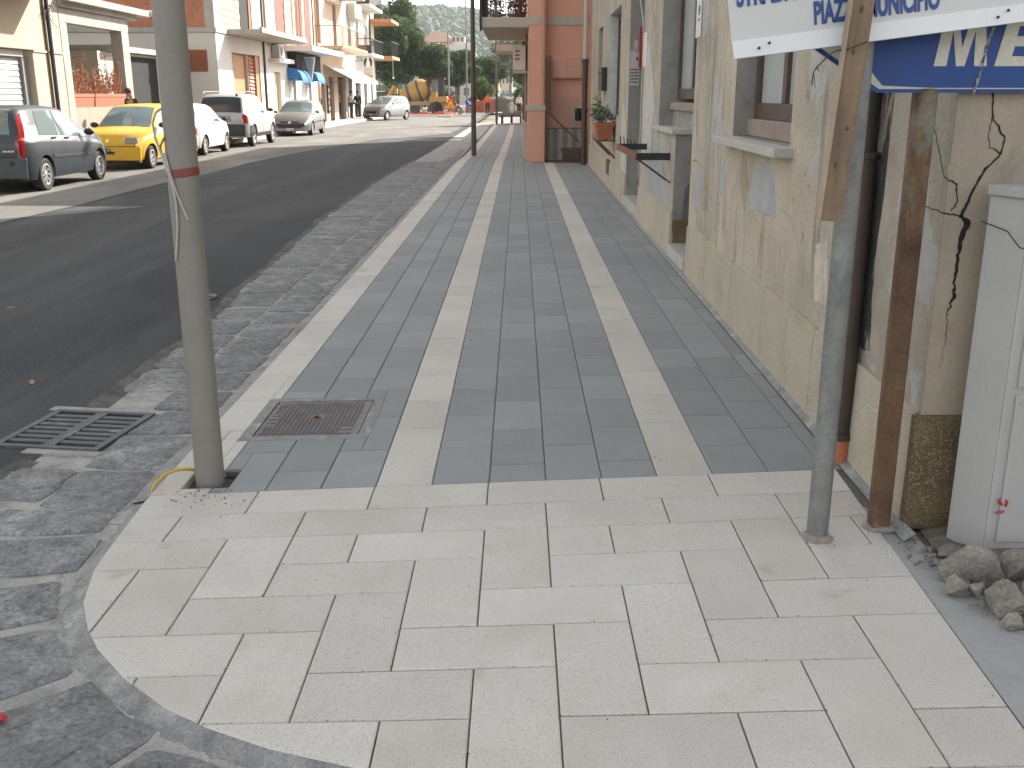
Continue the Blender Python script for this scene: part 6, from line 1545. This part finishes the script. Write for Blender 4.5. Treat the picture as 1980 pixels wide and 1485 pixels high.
    for s, sg_ in (('l',-1),('r',1)):       # five separate fingers
        w_, h_ = V(s+'wr'), V(s+'hd'); d = (h_-w_).normalized(); sx = Vector((0,1,0)); sx = (sx - d*sx.dot(d)).normalized(); nn = d.cross(sx)
        for k in range(4):
            a_ = h_ + sx*(.027 - .018*k) + d*.01; L = (.062,.072,.068,.052)[k]; hm = MB(); hm.tube([a_, a_ + d*L*.55 - nn*sg_*.004, a_ + d*L*.95 - nn*sg_*.018], [.0085,.008,.006], 6); hm.build('finger', m_skin, t, smooth=True)
        hm = MB(); a_ = h_ + sx*.028 - d*.025; hm.tube([a_, a_ + sx*.025 + d*.022, a_ + sx*.028 + d*.05], [.010,.009,.007], 6); hm.build('thumb', m_skin, t, smooth=True)
    return t
cl = lambda n, c: mat('cloth_'+n, c, .9, vary=.12, vscale=6)
walk = dict(lkn=(-.10,.16,.50), lan=(-.10,.14,.10), lto=(-.11,.28,.05), rkn=(.10,-.03,.49), ran=(.10,-.20,.14), rto=(.11,-.10,.05), lel=(-.25,-.08,1.14), lwr=(-.25,-.12,.89), lhd=(-.25,-.11,.80), rel=(.24,.06,1.13), rwr=(.25,.20,.92), rhd=(.25,.25,.84))
person('person in orange jacket and dark trousers walking away along the road', (-2.65,88.5,-.01), R(0), walk, cl('orange', (.72,.10,.03)), cl('navy', (.02,.025,.04)), m_btrim, hgt=1.78)
person('person in dark jacket and brown trousers walking by the shops, back turned', (-10.9,70.6,.12), R(15), walk, cl('black', (.022,.026,.035)), cl('olive', (.09,.075,.05)), m_btrim, mat('grey_hair', (.07,.065,.06), .8), hgt=1.76, skirtish=True)
person('person in white shirt and blue jeans standing at the shop door', (-11.3,70.2,.12), R(-70), dict(rel=(.24,.10,1.14), rwr=(.22,.30,1.02), rhd=(.21,.38,1.0)), cl('white', (.70,.70,.68)), cl('jeans', (.03,.06,.12)), m_btrim, hgt=1.76)
person('person in black jacket with purple collar behind the yellow car', (-11.1,29.9,.12), R(160), dict(hd0=(0,.05,1.55), hd1=(.02,.09,1.63)), cl('black', (.02,.02,.02)), cl('jeans', (.03,.06,.12)), m_btrim, mat('brown_hair', (.10,.045,.03), .8), hgt=1.72)
person('crouching worker in grey top working at the road edge', (-4.62,84.0,-.01), R(95),
       dict(pel=(0,-.05,.38), wst=(0,.03,.52), chs=(0,.17,.70), nck=(0,.30,.84), hd0=(0,.40,.88), hd1=(0,.48,.93), lsh=(-.17,.22,.78), lel=(-.20,.34,.52), lwr=(-.15,.46,.30), lhd=(-.14,.50,.22), rsh=(.17,.22,.78), rel=(.20,.36,.52), rwr=(.15,.50,.30), rhd=(.14,.55,.22),
            lhp=(-.10,-.03,.36), lkn=(-.14,.30,.46), lan=(-.13,.05,.09), lto=(-.14,.20,.03), rhp=(.10,-.03,.36), rkn=(.14,.26,.20), ran=(.13,-.10,.10), rto=(.14,.03,.03)), cl('greygreen', (.07,.09,.10)), cl('sand', (.25,.20,.14)), m_btrim, hgt=1.74)
person('person in pale top standing at the end of the pavement by the pole', (.02,84.0,0), R(-20), dict(), cl('pale', (.60,.55,.55)), cl('black', (.02,.02,.02)), m_btrim, hgt=1.74)

# ================================================================ FAR STREET
def leaf_cloud(name, clumps, n, size, m, parent, seed, shell=.55):
    g_ = np.random.default_rng(seed); C = np.array([c[0] for c in clumps]); Rr = np.array([c[1] for c in clumps])
    vol = Rr.prod(1)**(2/3); idx = g_.choice(len(C), n, p=vol/vol.sum())
    d = g_.normal(size=(n,3)); d /= np.linalg.norm(d, axis=1, keepdims=True)
    rad = shell + (1-shell)*g_.random((n,1))**.7; rad *= 1 + .05*g_.normal(size=(n,1))
    p = C[idx] + d*rad*Rr[idx]
    u = d + .8*g_.normal(size=(n,3)); u /= np.linalg.norm(u, axis=1, keepdims=True)
    a = np.cross(u, g_.normal(size=(n,3))); a /= np.linalg.norm(a, axis=1, keepdims=True); b_ = np.cross(u, a)
    s = size*(.6 + .8*g_.random((n,1)))
    V = np.stack([p - a*s, p - b_*s*.55, p + a*s, p + b_*s*.55], 1).reshape(-1,3)
    return mesh_np(name, V, np.arange(4*n).reshape(n,4), m, parent)
def leafmat(n, c, c2):
    m = mat('leaf_'+n, c, .7, vary=.35, vscale=.55, fine=.35, fscale=2.5, spec=.2, extra=[(c2, .9, .55, .12, .7, None)])
    nt_ = m.node_tree; p = nt_.nodes['Principled BSDF']; o = nt_.nodes['Material Output']
    t = nt_.nodes.new('ShaderNodeBsdfTranslucent'); mx = nt_.nodes.new('ShaderNodeMixShader'); mx.inputs[0].default_value = .38
    nt_.links.new(p.inputs['Base Color'].links[0].from_socket, t.inputs['Color'])
    nt_.links.new(p.outputs[0], mx.inputs[1]); nt_.links.new(t.outputs[0], mx.inputs[2]); nt_.links.new(mx.outputs[0], o.inputs['Surface'])
    return m
m_bark = mat('bark', (.11,.09,.07), .95, vary=.3, vscale=5, bump=.6, bscale=15, bdist=.03)
def tree(label, x, y, h, rx, ry, n, size, lm, seed, trunk=2.0, cls=16, group='trees along the far street', base=0):
    r2 = random.Random(seed); t = thing('tree', label, 'tree', (x,y,base), 0, group)
    cz = trunk + (h-trunk)*.5; rz = (h-trunk)*.5; cps = []
    for k in range(cls):
        a_ = r2.uniform(0,2*PI); zz = r2.uniform(-.85,.85); rr_ = math.sqrt(1-zz*zz)*r2.uniform(.35,.8)
        cr_ = r2.uniform(.26,.46); cps.append(((rx*rr_*math.cos(a_), ry*rr_*math.sin(a_), cz + rz*zz*.78), (rx*cr_, ry*cr_, rz*cr_*.8)))
    cps.append(((0,0,cz),(rx*.6,ry*.6,rz*.7)))
    tr = MB(); tr.tube([(0,0,-.2),(.05,.0,trunk*.6),(.1,.05,trunk),(.15,0,cz)], [.26,.2,.17,.08], 8); tr.build('trunk', m_bark, t, smooth=True)
    for c_, _ in cps[:6]:
        q = MB(); q.tube([(.1,.05,trunk*.9), tuple((Vector(c_)+Vector((0,0,trunk)))/2), c_], [.10,.06,.02], 6); q.build('limb', m_bark, t, smooth=True)
    leaf_cloud('crown', cps, n, size, lm, t, seed)
    return t
ld = leafmat('ficus', (.055,.092,.034), (.12,.16,.07)); lg = leafmat('bright', (.085,.13,.03), (.14,.18,.05)); lo_ = leafmat('olive', (.065,.085,.045), (.11,.13,.075)); lp_ = leafmat('pale', (.20,.18,.12), (.30,.25,.18))
tree('tall dark dense tree right behind the white building', -12.1, 101, 9.6, 2.9, 3.6, 24000, .13, ld, 1, 2.2, 26)
tree('dark rounded tree leaning over the cement mixer', -8.9, 104, 6.9, 2.5, 3.2, 18000, .13, ld, 2, 2.6, 20)
tree('dark tree behind the mixer cab', -6.9, 118, 6.6, 3.1, 3.4, 16000, .14, ld, 3, 2.4, 18)
tree('dark tree between the two thin poles', -4.6, 130, 6.9, 3.2, 3.4, 15000, .15, ld, 4, 2.2, 18)
tree('dark street tree right of the gap, farthest of its row', 1.2, 150, 9.6, 3.6, 4, 13000, .16, ld, 5, 2.6, 18)
tree('dark tree above the second balcony at the pavement end', .9, 112, 8.4, 2.1, 3.5, 11000, .13, ld, 6, 2.6, 16)
tree('light green young tree beside the salmon building wall', .35, 92, 5.4, 1.1, 1.3, 3500, .10, lg, 7, 2.3, 9)
tree('light green low bush tree at the pavement end', .1, 100, 2.6, .9, 1.0, 1800, .09, lg, 8, .5, 8)
tree('yellowish green small tree near the near thin pole', -3.9, 112, 3.9, 1.4, 1.6, 3200, .11, lg, 9, .7, 9)
tree('pale olive tree in the gap down the street', -1.6, 190, 12, 4.0, 4, 7000, .2, lo_, 10, 4, 14)
tree('tall feathery tree at the skyline behind white building', -13.5, 112, 12.6, 3.6, 4, 12000, .14, ld, 12, 3, 18)
tree('olive tree standing far down the right side', 2.5, 200, 13, 4.2, 4, 6000, .2, lo_, 13, 4, 14)
hm = leaf_cloud('roadside_shrubs', [((-16+1.2*i + .3*math.sin(i*3), 96 + 1.5*math.sin(i), 1.4), (1.0,.9,1.1 + .3*math.sin(i*2.1))) for i in range(9)], 6000, .11, lo_, None, 33); tag(hm, kind='stuff')

# apartment block and smaller far houses
AB = thing('apartment_block', 'cream apartment block with orange terraces and tiled roof above the trees', 'building', (0,0,0))
m_ab = mat('apartment_cream', (.55,.50,.43), .9, vary=.05, vscale=.3); m_abo = mat('apartment_orange', (.58,.33,.15), .9, vary=.05); m_roof = mat('roof_tile', (.36,.22,.16), .9, vary=.2, vscale=2, stretch=(4,4,.3)); m_win = mat('far_window', (.10,.11,.12), .3, vary=.1)
part_box('wall', m_ab, AB, -19.8, -8.6, 200, 214, 0, 9.6); part_box('upper_wall', m_ab, AB, -17.5, -9.2, 203, 214, 9.6, 11.2); part_box('terrace_wall', m_abo, AB, -20.5, -15.0, 199.2, 202, 9.6, 11.0)
part_box('parapet', m_white_bd, AB, -16.2, -8.4, 198.8, 199.2, 9.5, 10.5); part_box('terrace_edge', m_abo, AB, -19.9, -8.4, 198.7, 199.9, 9.2, 9.5); part_box('rooftop_room', m_ab, AB, -13.0, -10.3, 203, 208, 11.2, 12.4)
q = MB(); q.prism([(-18.4,202,11.25),(-12.6,202,11.25),(-12.6,214,11.25),(-18.4,214,11.25)],[(-17.0,205,13.2),(-14.0,205,13.2),(-14.0,211,13.2),(-17.0,211,13.2)]); q.build('tiled_roof', m_roof, AB)
part_box('balcony', m_ab, AB, -12.5, -8.0, 198.6, 200, 6.2, 7.2)
for z in (1.5,4.5,7.4):
    for i in range(6):
        f_ = part_box('window', m_win, AB, -19+1.7*i, -18+1.7*i, 199.93, 200.02, z, z+1.4)
for i in range(3): part_box('window', m_win, AB, -12.7+.8*i, -12.2+.8*i, 202.93, 203.02, 11.4, 12.2)
hs2 = [(-7.8,-4.4,230,7.5,m_abo,'ochre house behind the trees with flat roof',5),(-4.2,-1.5,250,9.0,m_ab,'pale house far down the street, two rows of windows',3),(1.5,6.0,170,7.5,m_peach_bd,'peach house behind the trees on the right of the street',4)]
for (x0,x1,y,h,mm,lab,nw_) in hs2:
    t = thing('far_house', lab, 'building', (0,0,0)); part_box('wall', mm, t, x0, x1, y, y+10, 0, h); part_box('roof', m_roof, t, x0-.2, x1+.2, y-.3, y+10, h, h+.3)
    for z in (1.2,4.2):
        for i in range(nw_): part_box('window', m_win, t, x0+.3+(x1-x0)*i/nw_, x0+.8+(x1-x0)*i/nw_, y-.06, y+.02, z, z+1.3)
# tall thin poles
for (x,y,h,lab) in ((-6.4,96,7.2,'thin pale pole rising beside the mixer cab'),(-5.35,108,11.5,'taller thin pale pole right of the mixer cab'),(-.9,112,9.6,'thin pale pole behind the stacked slabs')):
    p = thing('thin_pole', lab, 'pole', (x,y,0), 0, 'thin pale poles down the street'); q = MB(); q.tube([(0,0,-.1),(0,0,h)], [.10,.07], 8); q.build('shaft', m_galv, p, smooth=True); q = MB(); q.tube([(0,0,h-.1),(.5,0,h+.1),(1.0,0,h)], .04, 6); q.build('arm', m_galv, p)

# self-loading cement mixer
MX = thing('cement_mixer', 'yellow self loading cement mixer with banded drum parked under the trees', 'construction vehicle', (-8.6,92.5,0), 0)
m_my = mat('machine_yellow', (.40,.23,.06), .6, vary=.15, vscale=2); m_mg = mat('drum_band', (.07,.065,.075), .6, vary=.2)
Md = Matrix.Translation((-.3,0,1.95)) @ Matrix.Rotation(R(72),4,'Y') 
prof = [(.40,-1.6),(.55,-1.4),(.90,-.5),(.96,.1),(.88,.6),(.56,1.1),(.3,1.25)]
q = MB(); q.lathe(prof, Md, 20); q.build('drum', m_my, MX, smooth=True)
for a_, b2 in (((.96,.02),(.94,.22)),((.75,-.95),(.83,-.7)),((.64,1.0),(.54,1.13))):
    q = MB(); q.lathe([(a_[0]+.01,a_[1]),(b2[0]+.03,b2[1])], Md, 20, False); q.build('drum_band', m_mg, MX, smooth=True)
q = MB(); q.box(-2.6,2.4,-.55,.55,.75,1.05); q.build('chassis', m_my, MX)
q = MB(); q.box(.75,2.3,-.85,.85,1.0,1.5); q.build('engine_cover', m_my, MX, bevel=.05)
q = MB(); q.box(.7,.82,-.75,-.65,1.5,2.95); q.box(1.9,2.02,-.75,-.65,1.5,2.95); q.box(.7,.82,.65,.75,1.5,2.95); q.box(1.9,2.02,.65,.75,1.5,2.95); 
cabp = MX
for (x,y) in ((.76,-.7),(1.96,-.7),(.76,.7),(1.96,.7)): part_box('cab_pillar', m_blk, MX, x-.07, x+.07, y-.07, y+.07, 1.5, 2.95)
part_box('cab_roof', m_blk, MX, .6, 2.12, -.85, .85, 2.95, 3.08); part_box('cab_glass', mat('far_glass', (.35,.38,.36), .2), MX, .83, 1.89, .64, .66, 1.7, 2.95); part_box('cab_back', m_my, MX, .83, 1.4, -.6, .6, 1.5, 1.9)
part_box('cab_door', m_blk, MX, 1.55, 1.9, -.78, -.71, 1.5, 2.95)
q = MB(); q.prism([(-2.6,-.3,1.7),(-2.1,-.3,1.7),(-2.1,-.3,2.2),(-2.8,-.3,2.1)],[(-2.6,.3,1.7),(-2.1,.3,1.7),(-2.1,.3,2.2),(-2.8,.3,2.1)]); q.build('hopper', m_my, MX)
q = MB(); q.tube([(-2.3,-.3,2.4),(-3.0,-.4,1.3)], .18, 8); q.build('chute', m_my, MX)
q = MB(); q.bar((2.3,-.5,1.3),(3.0,-.5,.5),.15,.15); q.bar((2.3,.5,1.3),(3.0,.5,.5),.15,.15); q.build('loader_arm', m_my, MX)
q = MB(); q.prism([(2.5,-.9,.2),(3.3,-.9,.2),(3.2,-.9,.75),(2.7,-.9,.7)],[(2.5,.9,.2),(3.3,.9,.2),(3.2,.9,.75),(2.7,.9,.7)]); q.build('loader_bucket', m_galv, MX)
for x in (-1.6,1.3):
    for y in (-.75,.75):
        q = MB(); q.lathe([(.25,-.17),(.5,-.18),(.55,-.1),(.55,.1),(.5,.18),(.25,.17)], Matrix.Translation((x,y,.55)) @ Matrix.Rotation(R(90),4,'X'), 18); q.build('wheel', m_tyre, MX, smooth=True)
# road works furniture
m_net = mat('orange_net', (.62,.10,.04), .7, vary=.2, vscale=6); m_netp = mat('faded_orange_net', (.42,.12,.07), .8, vary=.3, vscale=3)
nb = MB(); pts = [(-9.2,84),(-7.6,83.5),(-6.0,84.2),(-5.2,86)]
for i in range(31):
    t_ = i/30*3; k = min(int(t_),2); f_ = t_-k; x = pts[k][0]*(1-f_)+pts[k+1][0]*f_; y = pts[k][1]*(1-f_)+pts[k+1][1]*f_; hh = .28 + .10*math.sin(i*.8)
    nb.v += [(x,y,.02),(x,y+.03,hh)]
    if i: nb.f.append((2*i-2,2*i-1,2*i+1,2*i))
tag(nb.build('safety_net', m_net, None, fix=False), 'low sagging bright orange safety net along the road works', 'safety net')
nb = MB()
for i in range(26):
    x = -4.9 + .105*i*1.0; y = 96 + .12*math.sin(i*.7); nb.v += [(x,y,.05),(x,y,1.15+.06*math.sin(i*.9))]
    if i: nb.f.append((2*i-2,2*i-1,2*i+1,2*i))
tag(nb.build('safety_net', m_netp, None, fix=False), 'tall faded orange net fence behind the round blue sign', 'safety net')
cb2 = thing('crowd_barrier', 'galvanised crowd control barrier standing before the mixer wheels', 'barrier', (-8.0,86.0,0)); 
q = MB(); q.tube([(-1.1,0,.15),(-1.1,0,1.1),(1.1,0,1.1),(1.1,0,.15),(-1.1,0,.15)], .028, 6); q.build('frame', m_galv, cb2)
for i in range(13):
    q = MB(); q.tube([(-.95+.158*i,0,.17),(-.95+.158*i,0,1.09)], .016, 4); q.build('bar', m_galv, cb2)
for s in (-1,1):
    q = MB(); q.tube([(s*.9,-.3,0),(s*.9,0,.15),(s*.9,.3,0)], .025, 5); q.build('foot', m_galv, cb2)
m_sr = mat('sign_red', (.55,.02,.02), .5, vary=.03); m_sy = mat('sign_yellow', (.75,.42,.02), .5, vary=.03); m_sb = mat('sign_blue', (.01,.06,.32), .5, vary=.03)
def disc(b, c, r_, y, n=28): b.rings([[(c[0]+r_*math.cos(2*PI*k/n), yy, c[1]+r_*math.sin(2*PI*k/n)) for k in range(n)] for yy in (y, y-.012)])
def sgn(lab, x, y, z, kind):
    t = thing('road_sign', lab, 'road sign', (x,y,0), 0)
    q = MB(); q.tube([(0,.03,0),(0,.03,z)], .025, 6); q.tube([(-.25,.25,0),(0,.03,z*.6)], .018, 5); q.tube([(.25,.25,0),(0,.03,z*.6)], .018, 5); q.build('stand', m_galv, t)
    if kind == 'tri':
        def tri(b, r_, yy): b.rings([[(r_*math.cos(PI/2+2*PI*k/3), y_, z+r_*math.sin(PI/2+2*PI*k/3)) for k in range(3)] for y_ in (yy, yy-.012)])
        q = MB(); tri(q, .62, 0); q.build('red_border', m_sr, t); q = MB(); tri(q, .44, -.0125); q.build('yellow_face', m_sy, t)
        for s in (-1,1):
            I = [(.03,-.19),(.12,-.19),(.12,-.02),(.055,.06),(.055,.14),(.025,.14),(.025,.04),(.07,-.04),(.06,-.1)]
            q = MB(); q.prism([(s*a_,-.026,z+c_) for a_,c_ in I],[(s*a_,-.030,z+c_) for a_,c_ in I]); q.build('symbol', m_blk, t)
    elif kind == 'blue':
        q = MB(); disc(q, (0,z), .40, 0); q.build('white_rim', m_white, t); q = MB(); disc(q, (0,z), .37, -.0125); q.build('blue_face', m_sb, t)
        q = MB(); A_2 = Matrix.Translation((0,-.027,z)) @ Matrix.Rotation(R(45),4,'Y'); I = [(-.26,-.05),(.04,-.05),(.04,-.16),(.27,0),(.04,.16),(.04,.05),(-.26,.05)]
        q.prism([A_2 @ Vector((a_,0,c_)) for a_,c_ in I],[A_2 @ Vector((a_,-.004,c_)) for a_,c_ in I]); q.build('arrow', m_white, t)
    else:
        q = MB(); disc(q, (0,z), .44, 0); q.build('red_face', m_sr, t); q = MB(); q.box(-.30,.30,-.018,-.0125,z-.08,z+.08); q.build('white_bar', m_white, t)
sgn('triangular orange road narrows sign in front of the road works', -5.55, 85.0, .80, 'tri'); sgn('round blue keep right arrow sign at the road works', -4.35, 92.0, 1.0, 'blue'); sgn('round red no entry sign partly behind the triangular sign', -6.35, 95.5, 1.15, 'noentry')
kw = thing('new_kerb_line', 'line of new white kerb stones being laid at the road works', 'kerb', (0,0,0))
for i in range(6): part_box('kerb_block', m_white_bd, kw, -8.8+.9*i, -7.93+.9*i, 81.8-.05*i, 82.2-.05*i, -.02, .14)
cbk = MB(); cbk.box(-6.1,-5.1,79.0,79.5,-.02,.12); tag(cbk.build('spare_block', m_stone, None, bevel=.02), 'pale loose kerb block lying before the crouching worker', 'kerb block')
# earth mound
em = MB(); NM = 26
for i in range(NM+1):
    for j in range(NM+1):
        u, v = -1+2*i/NM, -1+2*j/NM; rr_ = max(0, 1-(u*u*.8+v*v)); em.v.append((-1.5+3.0*u, 112+5*v, -.05 + 1.5*rr_**.7*(1+.22*noise.noise(Vector((u*3,v*3,2))))))
        if i and j: o = i*(NM+1)+j; em.f.append((o-NM-2,o-1,o,o-NM-1))
tag(em.build('earth_mound', mat('mound_earth', (.115,.09,.062), .95, vary=.25, vscale=1.5, fine=.2, fscale=9, bump=.8, bscale=5, bdist=.08), smooth=True), kind='stuff')
# slabs stacked on pallet, bag
pt_ = thing('pallet', 'wooden pallet on the pavement loaded with grey slabs', 'pallet', (-.42,61.0,0))
for i in range(3): part_box('bearer', m_brown, pt_, -.62+.55*i, -.48+.55*i, -.5, .5, .05, .42)
part_box('deck', m_brown, pt_, -.75, .78, -.5, .5, .42, .50)
for i, (x0,x1,z1) in enumerate(((-.55,.02,.72),(.06,.76,.76))):
    s_ = thing('slab_stack', ('lower left','taller right')[i] + ' stack of grey slabs standing on the pallet', 'slab stack', (-.42,61.0,0))
    for k in range(3): part_box('slab', m_galv if False else mat('stack_grey', (.24,.25,.25), .85, vary=.1), s_, x0, x1, -.4, .4, .502+.082*k, .578+.082*k)
bg_ = MB(); bg_.rings([[(-.36+rx_*math.cos(2*PI*k/10), 60.6+rx_*.8*math.sin(2*PI*k/10), z) for k in range(10)] for rx_,z in ((.12,.66),(.16,.75),(.13,.92),(.05,1.02),(.07,1.08))]); tag(bg_.build('white_sack', m_white, None, smooth=True), 'white sack set on the slab pallet', 'sack')
# low wall left beyond the white building
part_box('garden_wall', mat('dark_wall', (.10,.105,.11), .9, vary=.1), None, -16, -9.0, 95, 95.3, 0, 1.9)
gw = bpy.data.objects['garden_wall']; tag(gw, 'dark low garden wall with pale coping beyond the white building', 'wall'); part_box('coping', m_white_bd, gw, -16, -9.0, 94.95, 95.35, 1.9, 2.0)
# cars parked far down the street
m_fc = [paint(n, c_, .2) for n, c_ in (('far_white',(.65,.65,.64)),('far_dark',(.03,.035,.05)),('far_grey',(.3,.31,.32)),('far_blue',(.05,.10,.2)))]
for i, (x, y, ci, rz, lab) in enumerate(((-2.1,140,0,.2,'white car behind the orange net, far down the street'),(-.55,150,1,0,'dark car just left of the thin pole, far down the street'),(-.1,163,2,0,'grey car right of the thin pole, far down the street'),(1.0,158,3,0,'blue car at the right end of the far parked row'),(.4,172,0,0,'white car at the back of the far parked row'),(-1.5,168,2,.1,'grey car half hidden behind the earth mound'))):
    t = thing('distant_car', lab, 'car', (x,y,.45), rz, 'cars parked far down the street')
    q = MB(); q.rings([[(sx*a_,sy*l_+o_,z) for sx,sy in ((-1,-1),(1,-1),(1,1),(-1,1))] for z,a_,l_,o_ in ((.25,.82,2.0,0),(.85,.84,2.05,0),(.95,.78,1.9,0))]); q.build('body', m_fc[ci], t, bevel=.06)
    q = MB(); q.rings([[(sx*a_,sy*l_-.2,z) for sx,sy in ((-1,-1),(1,-1),(1,1),(-1,1))] for z,a_,l_ in ((.951,.74,1.35),(1.38,.62,.95))]); q.build('cabin_glass', m_cg, t)
    q = MB(); q.box(-.63,.63,-1.17,.77,1.381,1.44); q.build('roof', m_fc[ci], t, bevel=.03)
    for sx in (-.72,.72):
        for sy in (-1.25,1.25):
            q = MB(); q.lathe([(.30,-.09),(.31,-.05),(.31,.05),(.30,.09)], Matrix.Translation((sx,sy,.30)) @ Matrix.Rotation(R(90),4,'Y'), 12); q.build('wheel', m_tyre, t)
# rising ground beyond and wooded hills
terr = MB(); NX, NY = 60, 40
def hz(x, y):
    b_ = 0
    for cx, cy, h_, sx, sy in ((-80,830,52,170,190),(60,900,50,260,220),(-300,950,60,220,240),(300,800,50,200,200),(10,620,14,130,120)):
        b_ = max(b_, h_*math.exp(-((x-cx)/sx)**2*.8-((y-cy)/sy)**2*.9)) + .25*min(b_, h_*math.exp(-((x-cx)/sx)**2-((y-cy)/sy)**2))
    return b_ + 2.2*noise.noise(Vector((x*.012,y*.012,0))) + .9*noise.noise(Vector((x*.04,y*.04,3)))
for j in range(NY+1):
    y = 330 + 900*(j/NY)**1.1
    for i in range(NX+1):
        x = -520 + 1040*i/NX; terr.v.append((x, y, hz(x,y)*min(1,(y-330)/150) - .4))
        if i and j: o = j*(NX+1)+i; terr.f.append((o-NX-2,o-NX-1,o,o-1))
tag(terr.build('hills', mat('hill_scrub', (.075,.115,.045), .95, vary=.35, vscale=.02, fine=.3, fscale=.25, coord='Object', extra=[((.05,.075,.035), .035, .52, .06, .85, (1,1,1)), ((.12,.14,.06), .016, .66, .05, .7, (1,.5,3))]), smooth=True), kind='structure')
g_ = np.random.default_rng(5); N_ = 4200; xs_ = g_.uniform(-170,110,N_); ys_ = g_.uniform(480,860,N_); cl_ = []
for x, y in zip(xs_, ys_):
    if noise.noise(Vector((x*.02,y*.02,7))) > -.38: z = hz(x,y)*min(1,(y-330)/150); s = 1.3 + 2.0*abs(noise.noise(Vector((x,y,1)))); cl_.append(((x,y,z+s*.5),(s*1.1,s*1.1,s)))
bm = bmesh.new(); bmesh.ops.create_icosphere(bm, subdivisions=2, radius=1); iv = np.array([v.co[:] for v in bm.verts]); ifc = np.array([[v.index for v in f.verts] for f in bm.faces]); bm.free()
Vs = []; Fs = []
for k, (c_, r_) in enumerate(cl_):
    q_ = iv*np.array(r_)*(1 + .22*g_.normal(size=(len(iv),1))); Vs.append(q_ + np.array(c_)); Fs.append(ifc + k*len(iv))
tag(mesh_np('hill_woods', np.concatenate(Vs), np.concatenate(Fs), mat('leaf_hill', (.038,.085,.036), .9, vary=.3, vscale=.06, fine=.25, fscale=.8), None), kind='stuff')
# hilltop houses
for i, (x, y) in enumerate(((-12,640),(-22,660),(18,700))):
    pass
# ================================================================ AIR
HAZE = True
if HAZE:
    b = MB(); b.box(-700, 700, -25, 1260, -3, 112)
    hm_ = bpy.data.materials.new('haze_air'); hm_.use_nodes = True; n = hm_.node_tree.nodes
    for x in list(n): n.remove(x)
    out = n.new('ShaderNodeOutputMaterial'); pv = n.new('ShaderNodeVolumePrincipled')
    pv.inputs['Density'].default_value = .00020; pv.inputs['Color'].default_value = (.93,.96,1,1); pv.inputs['Anisotropy'].default_value = .35
    hm_.node_tree.links.new(pv.outputs[0], out.inputs['Volume'])
    tag(b.build('haze', hm_), kind='stuff')
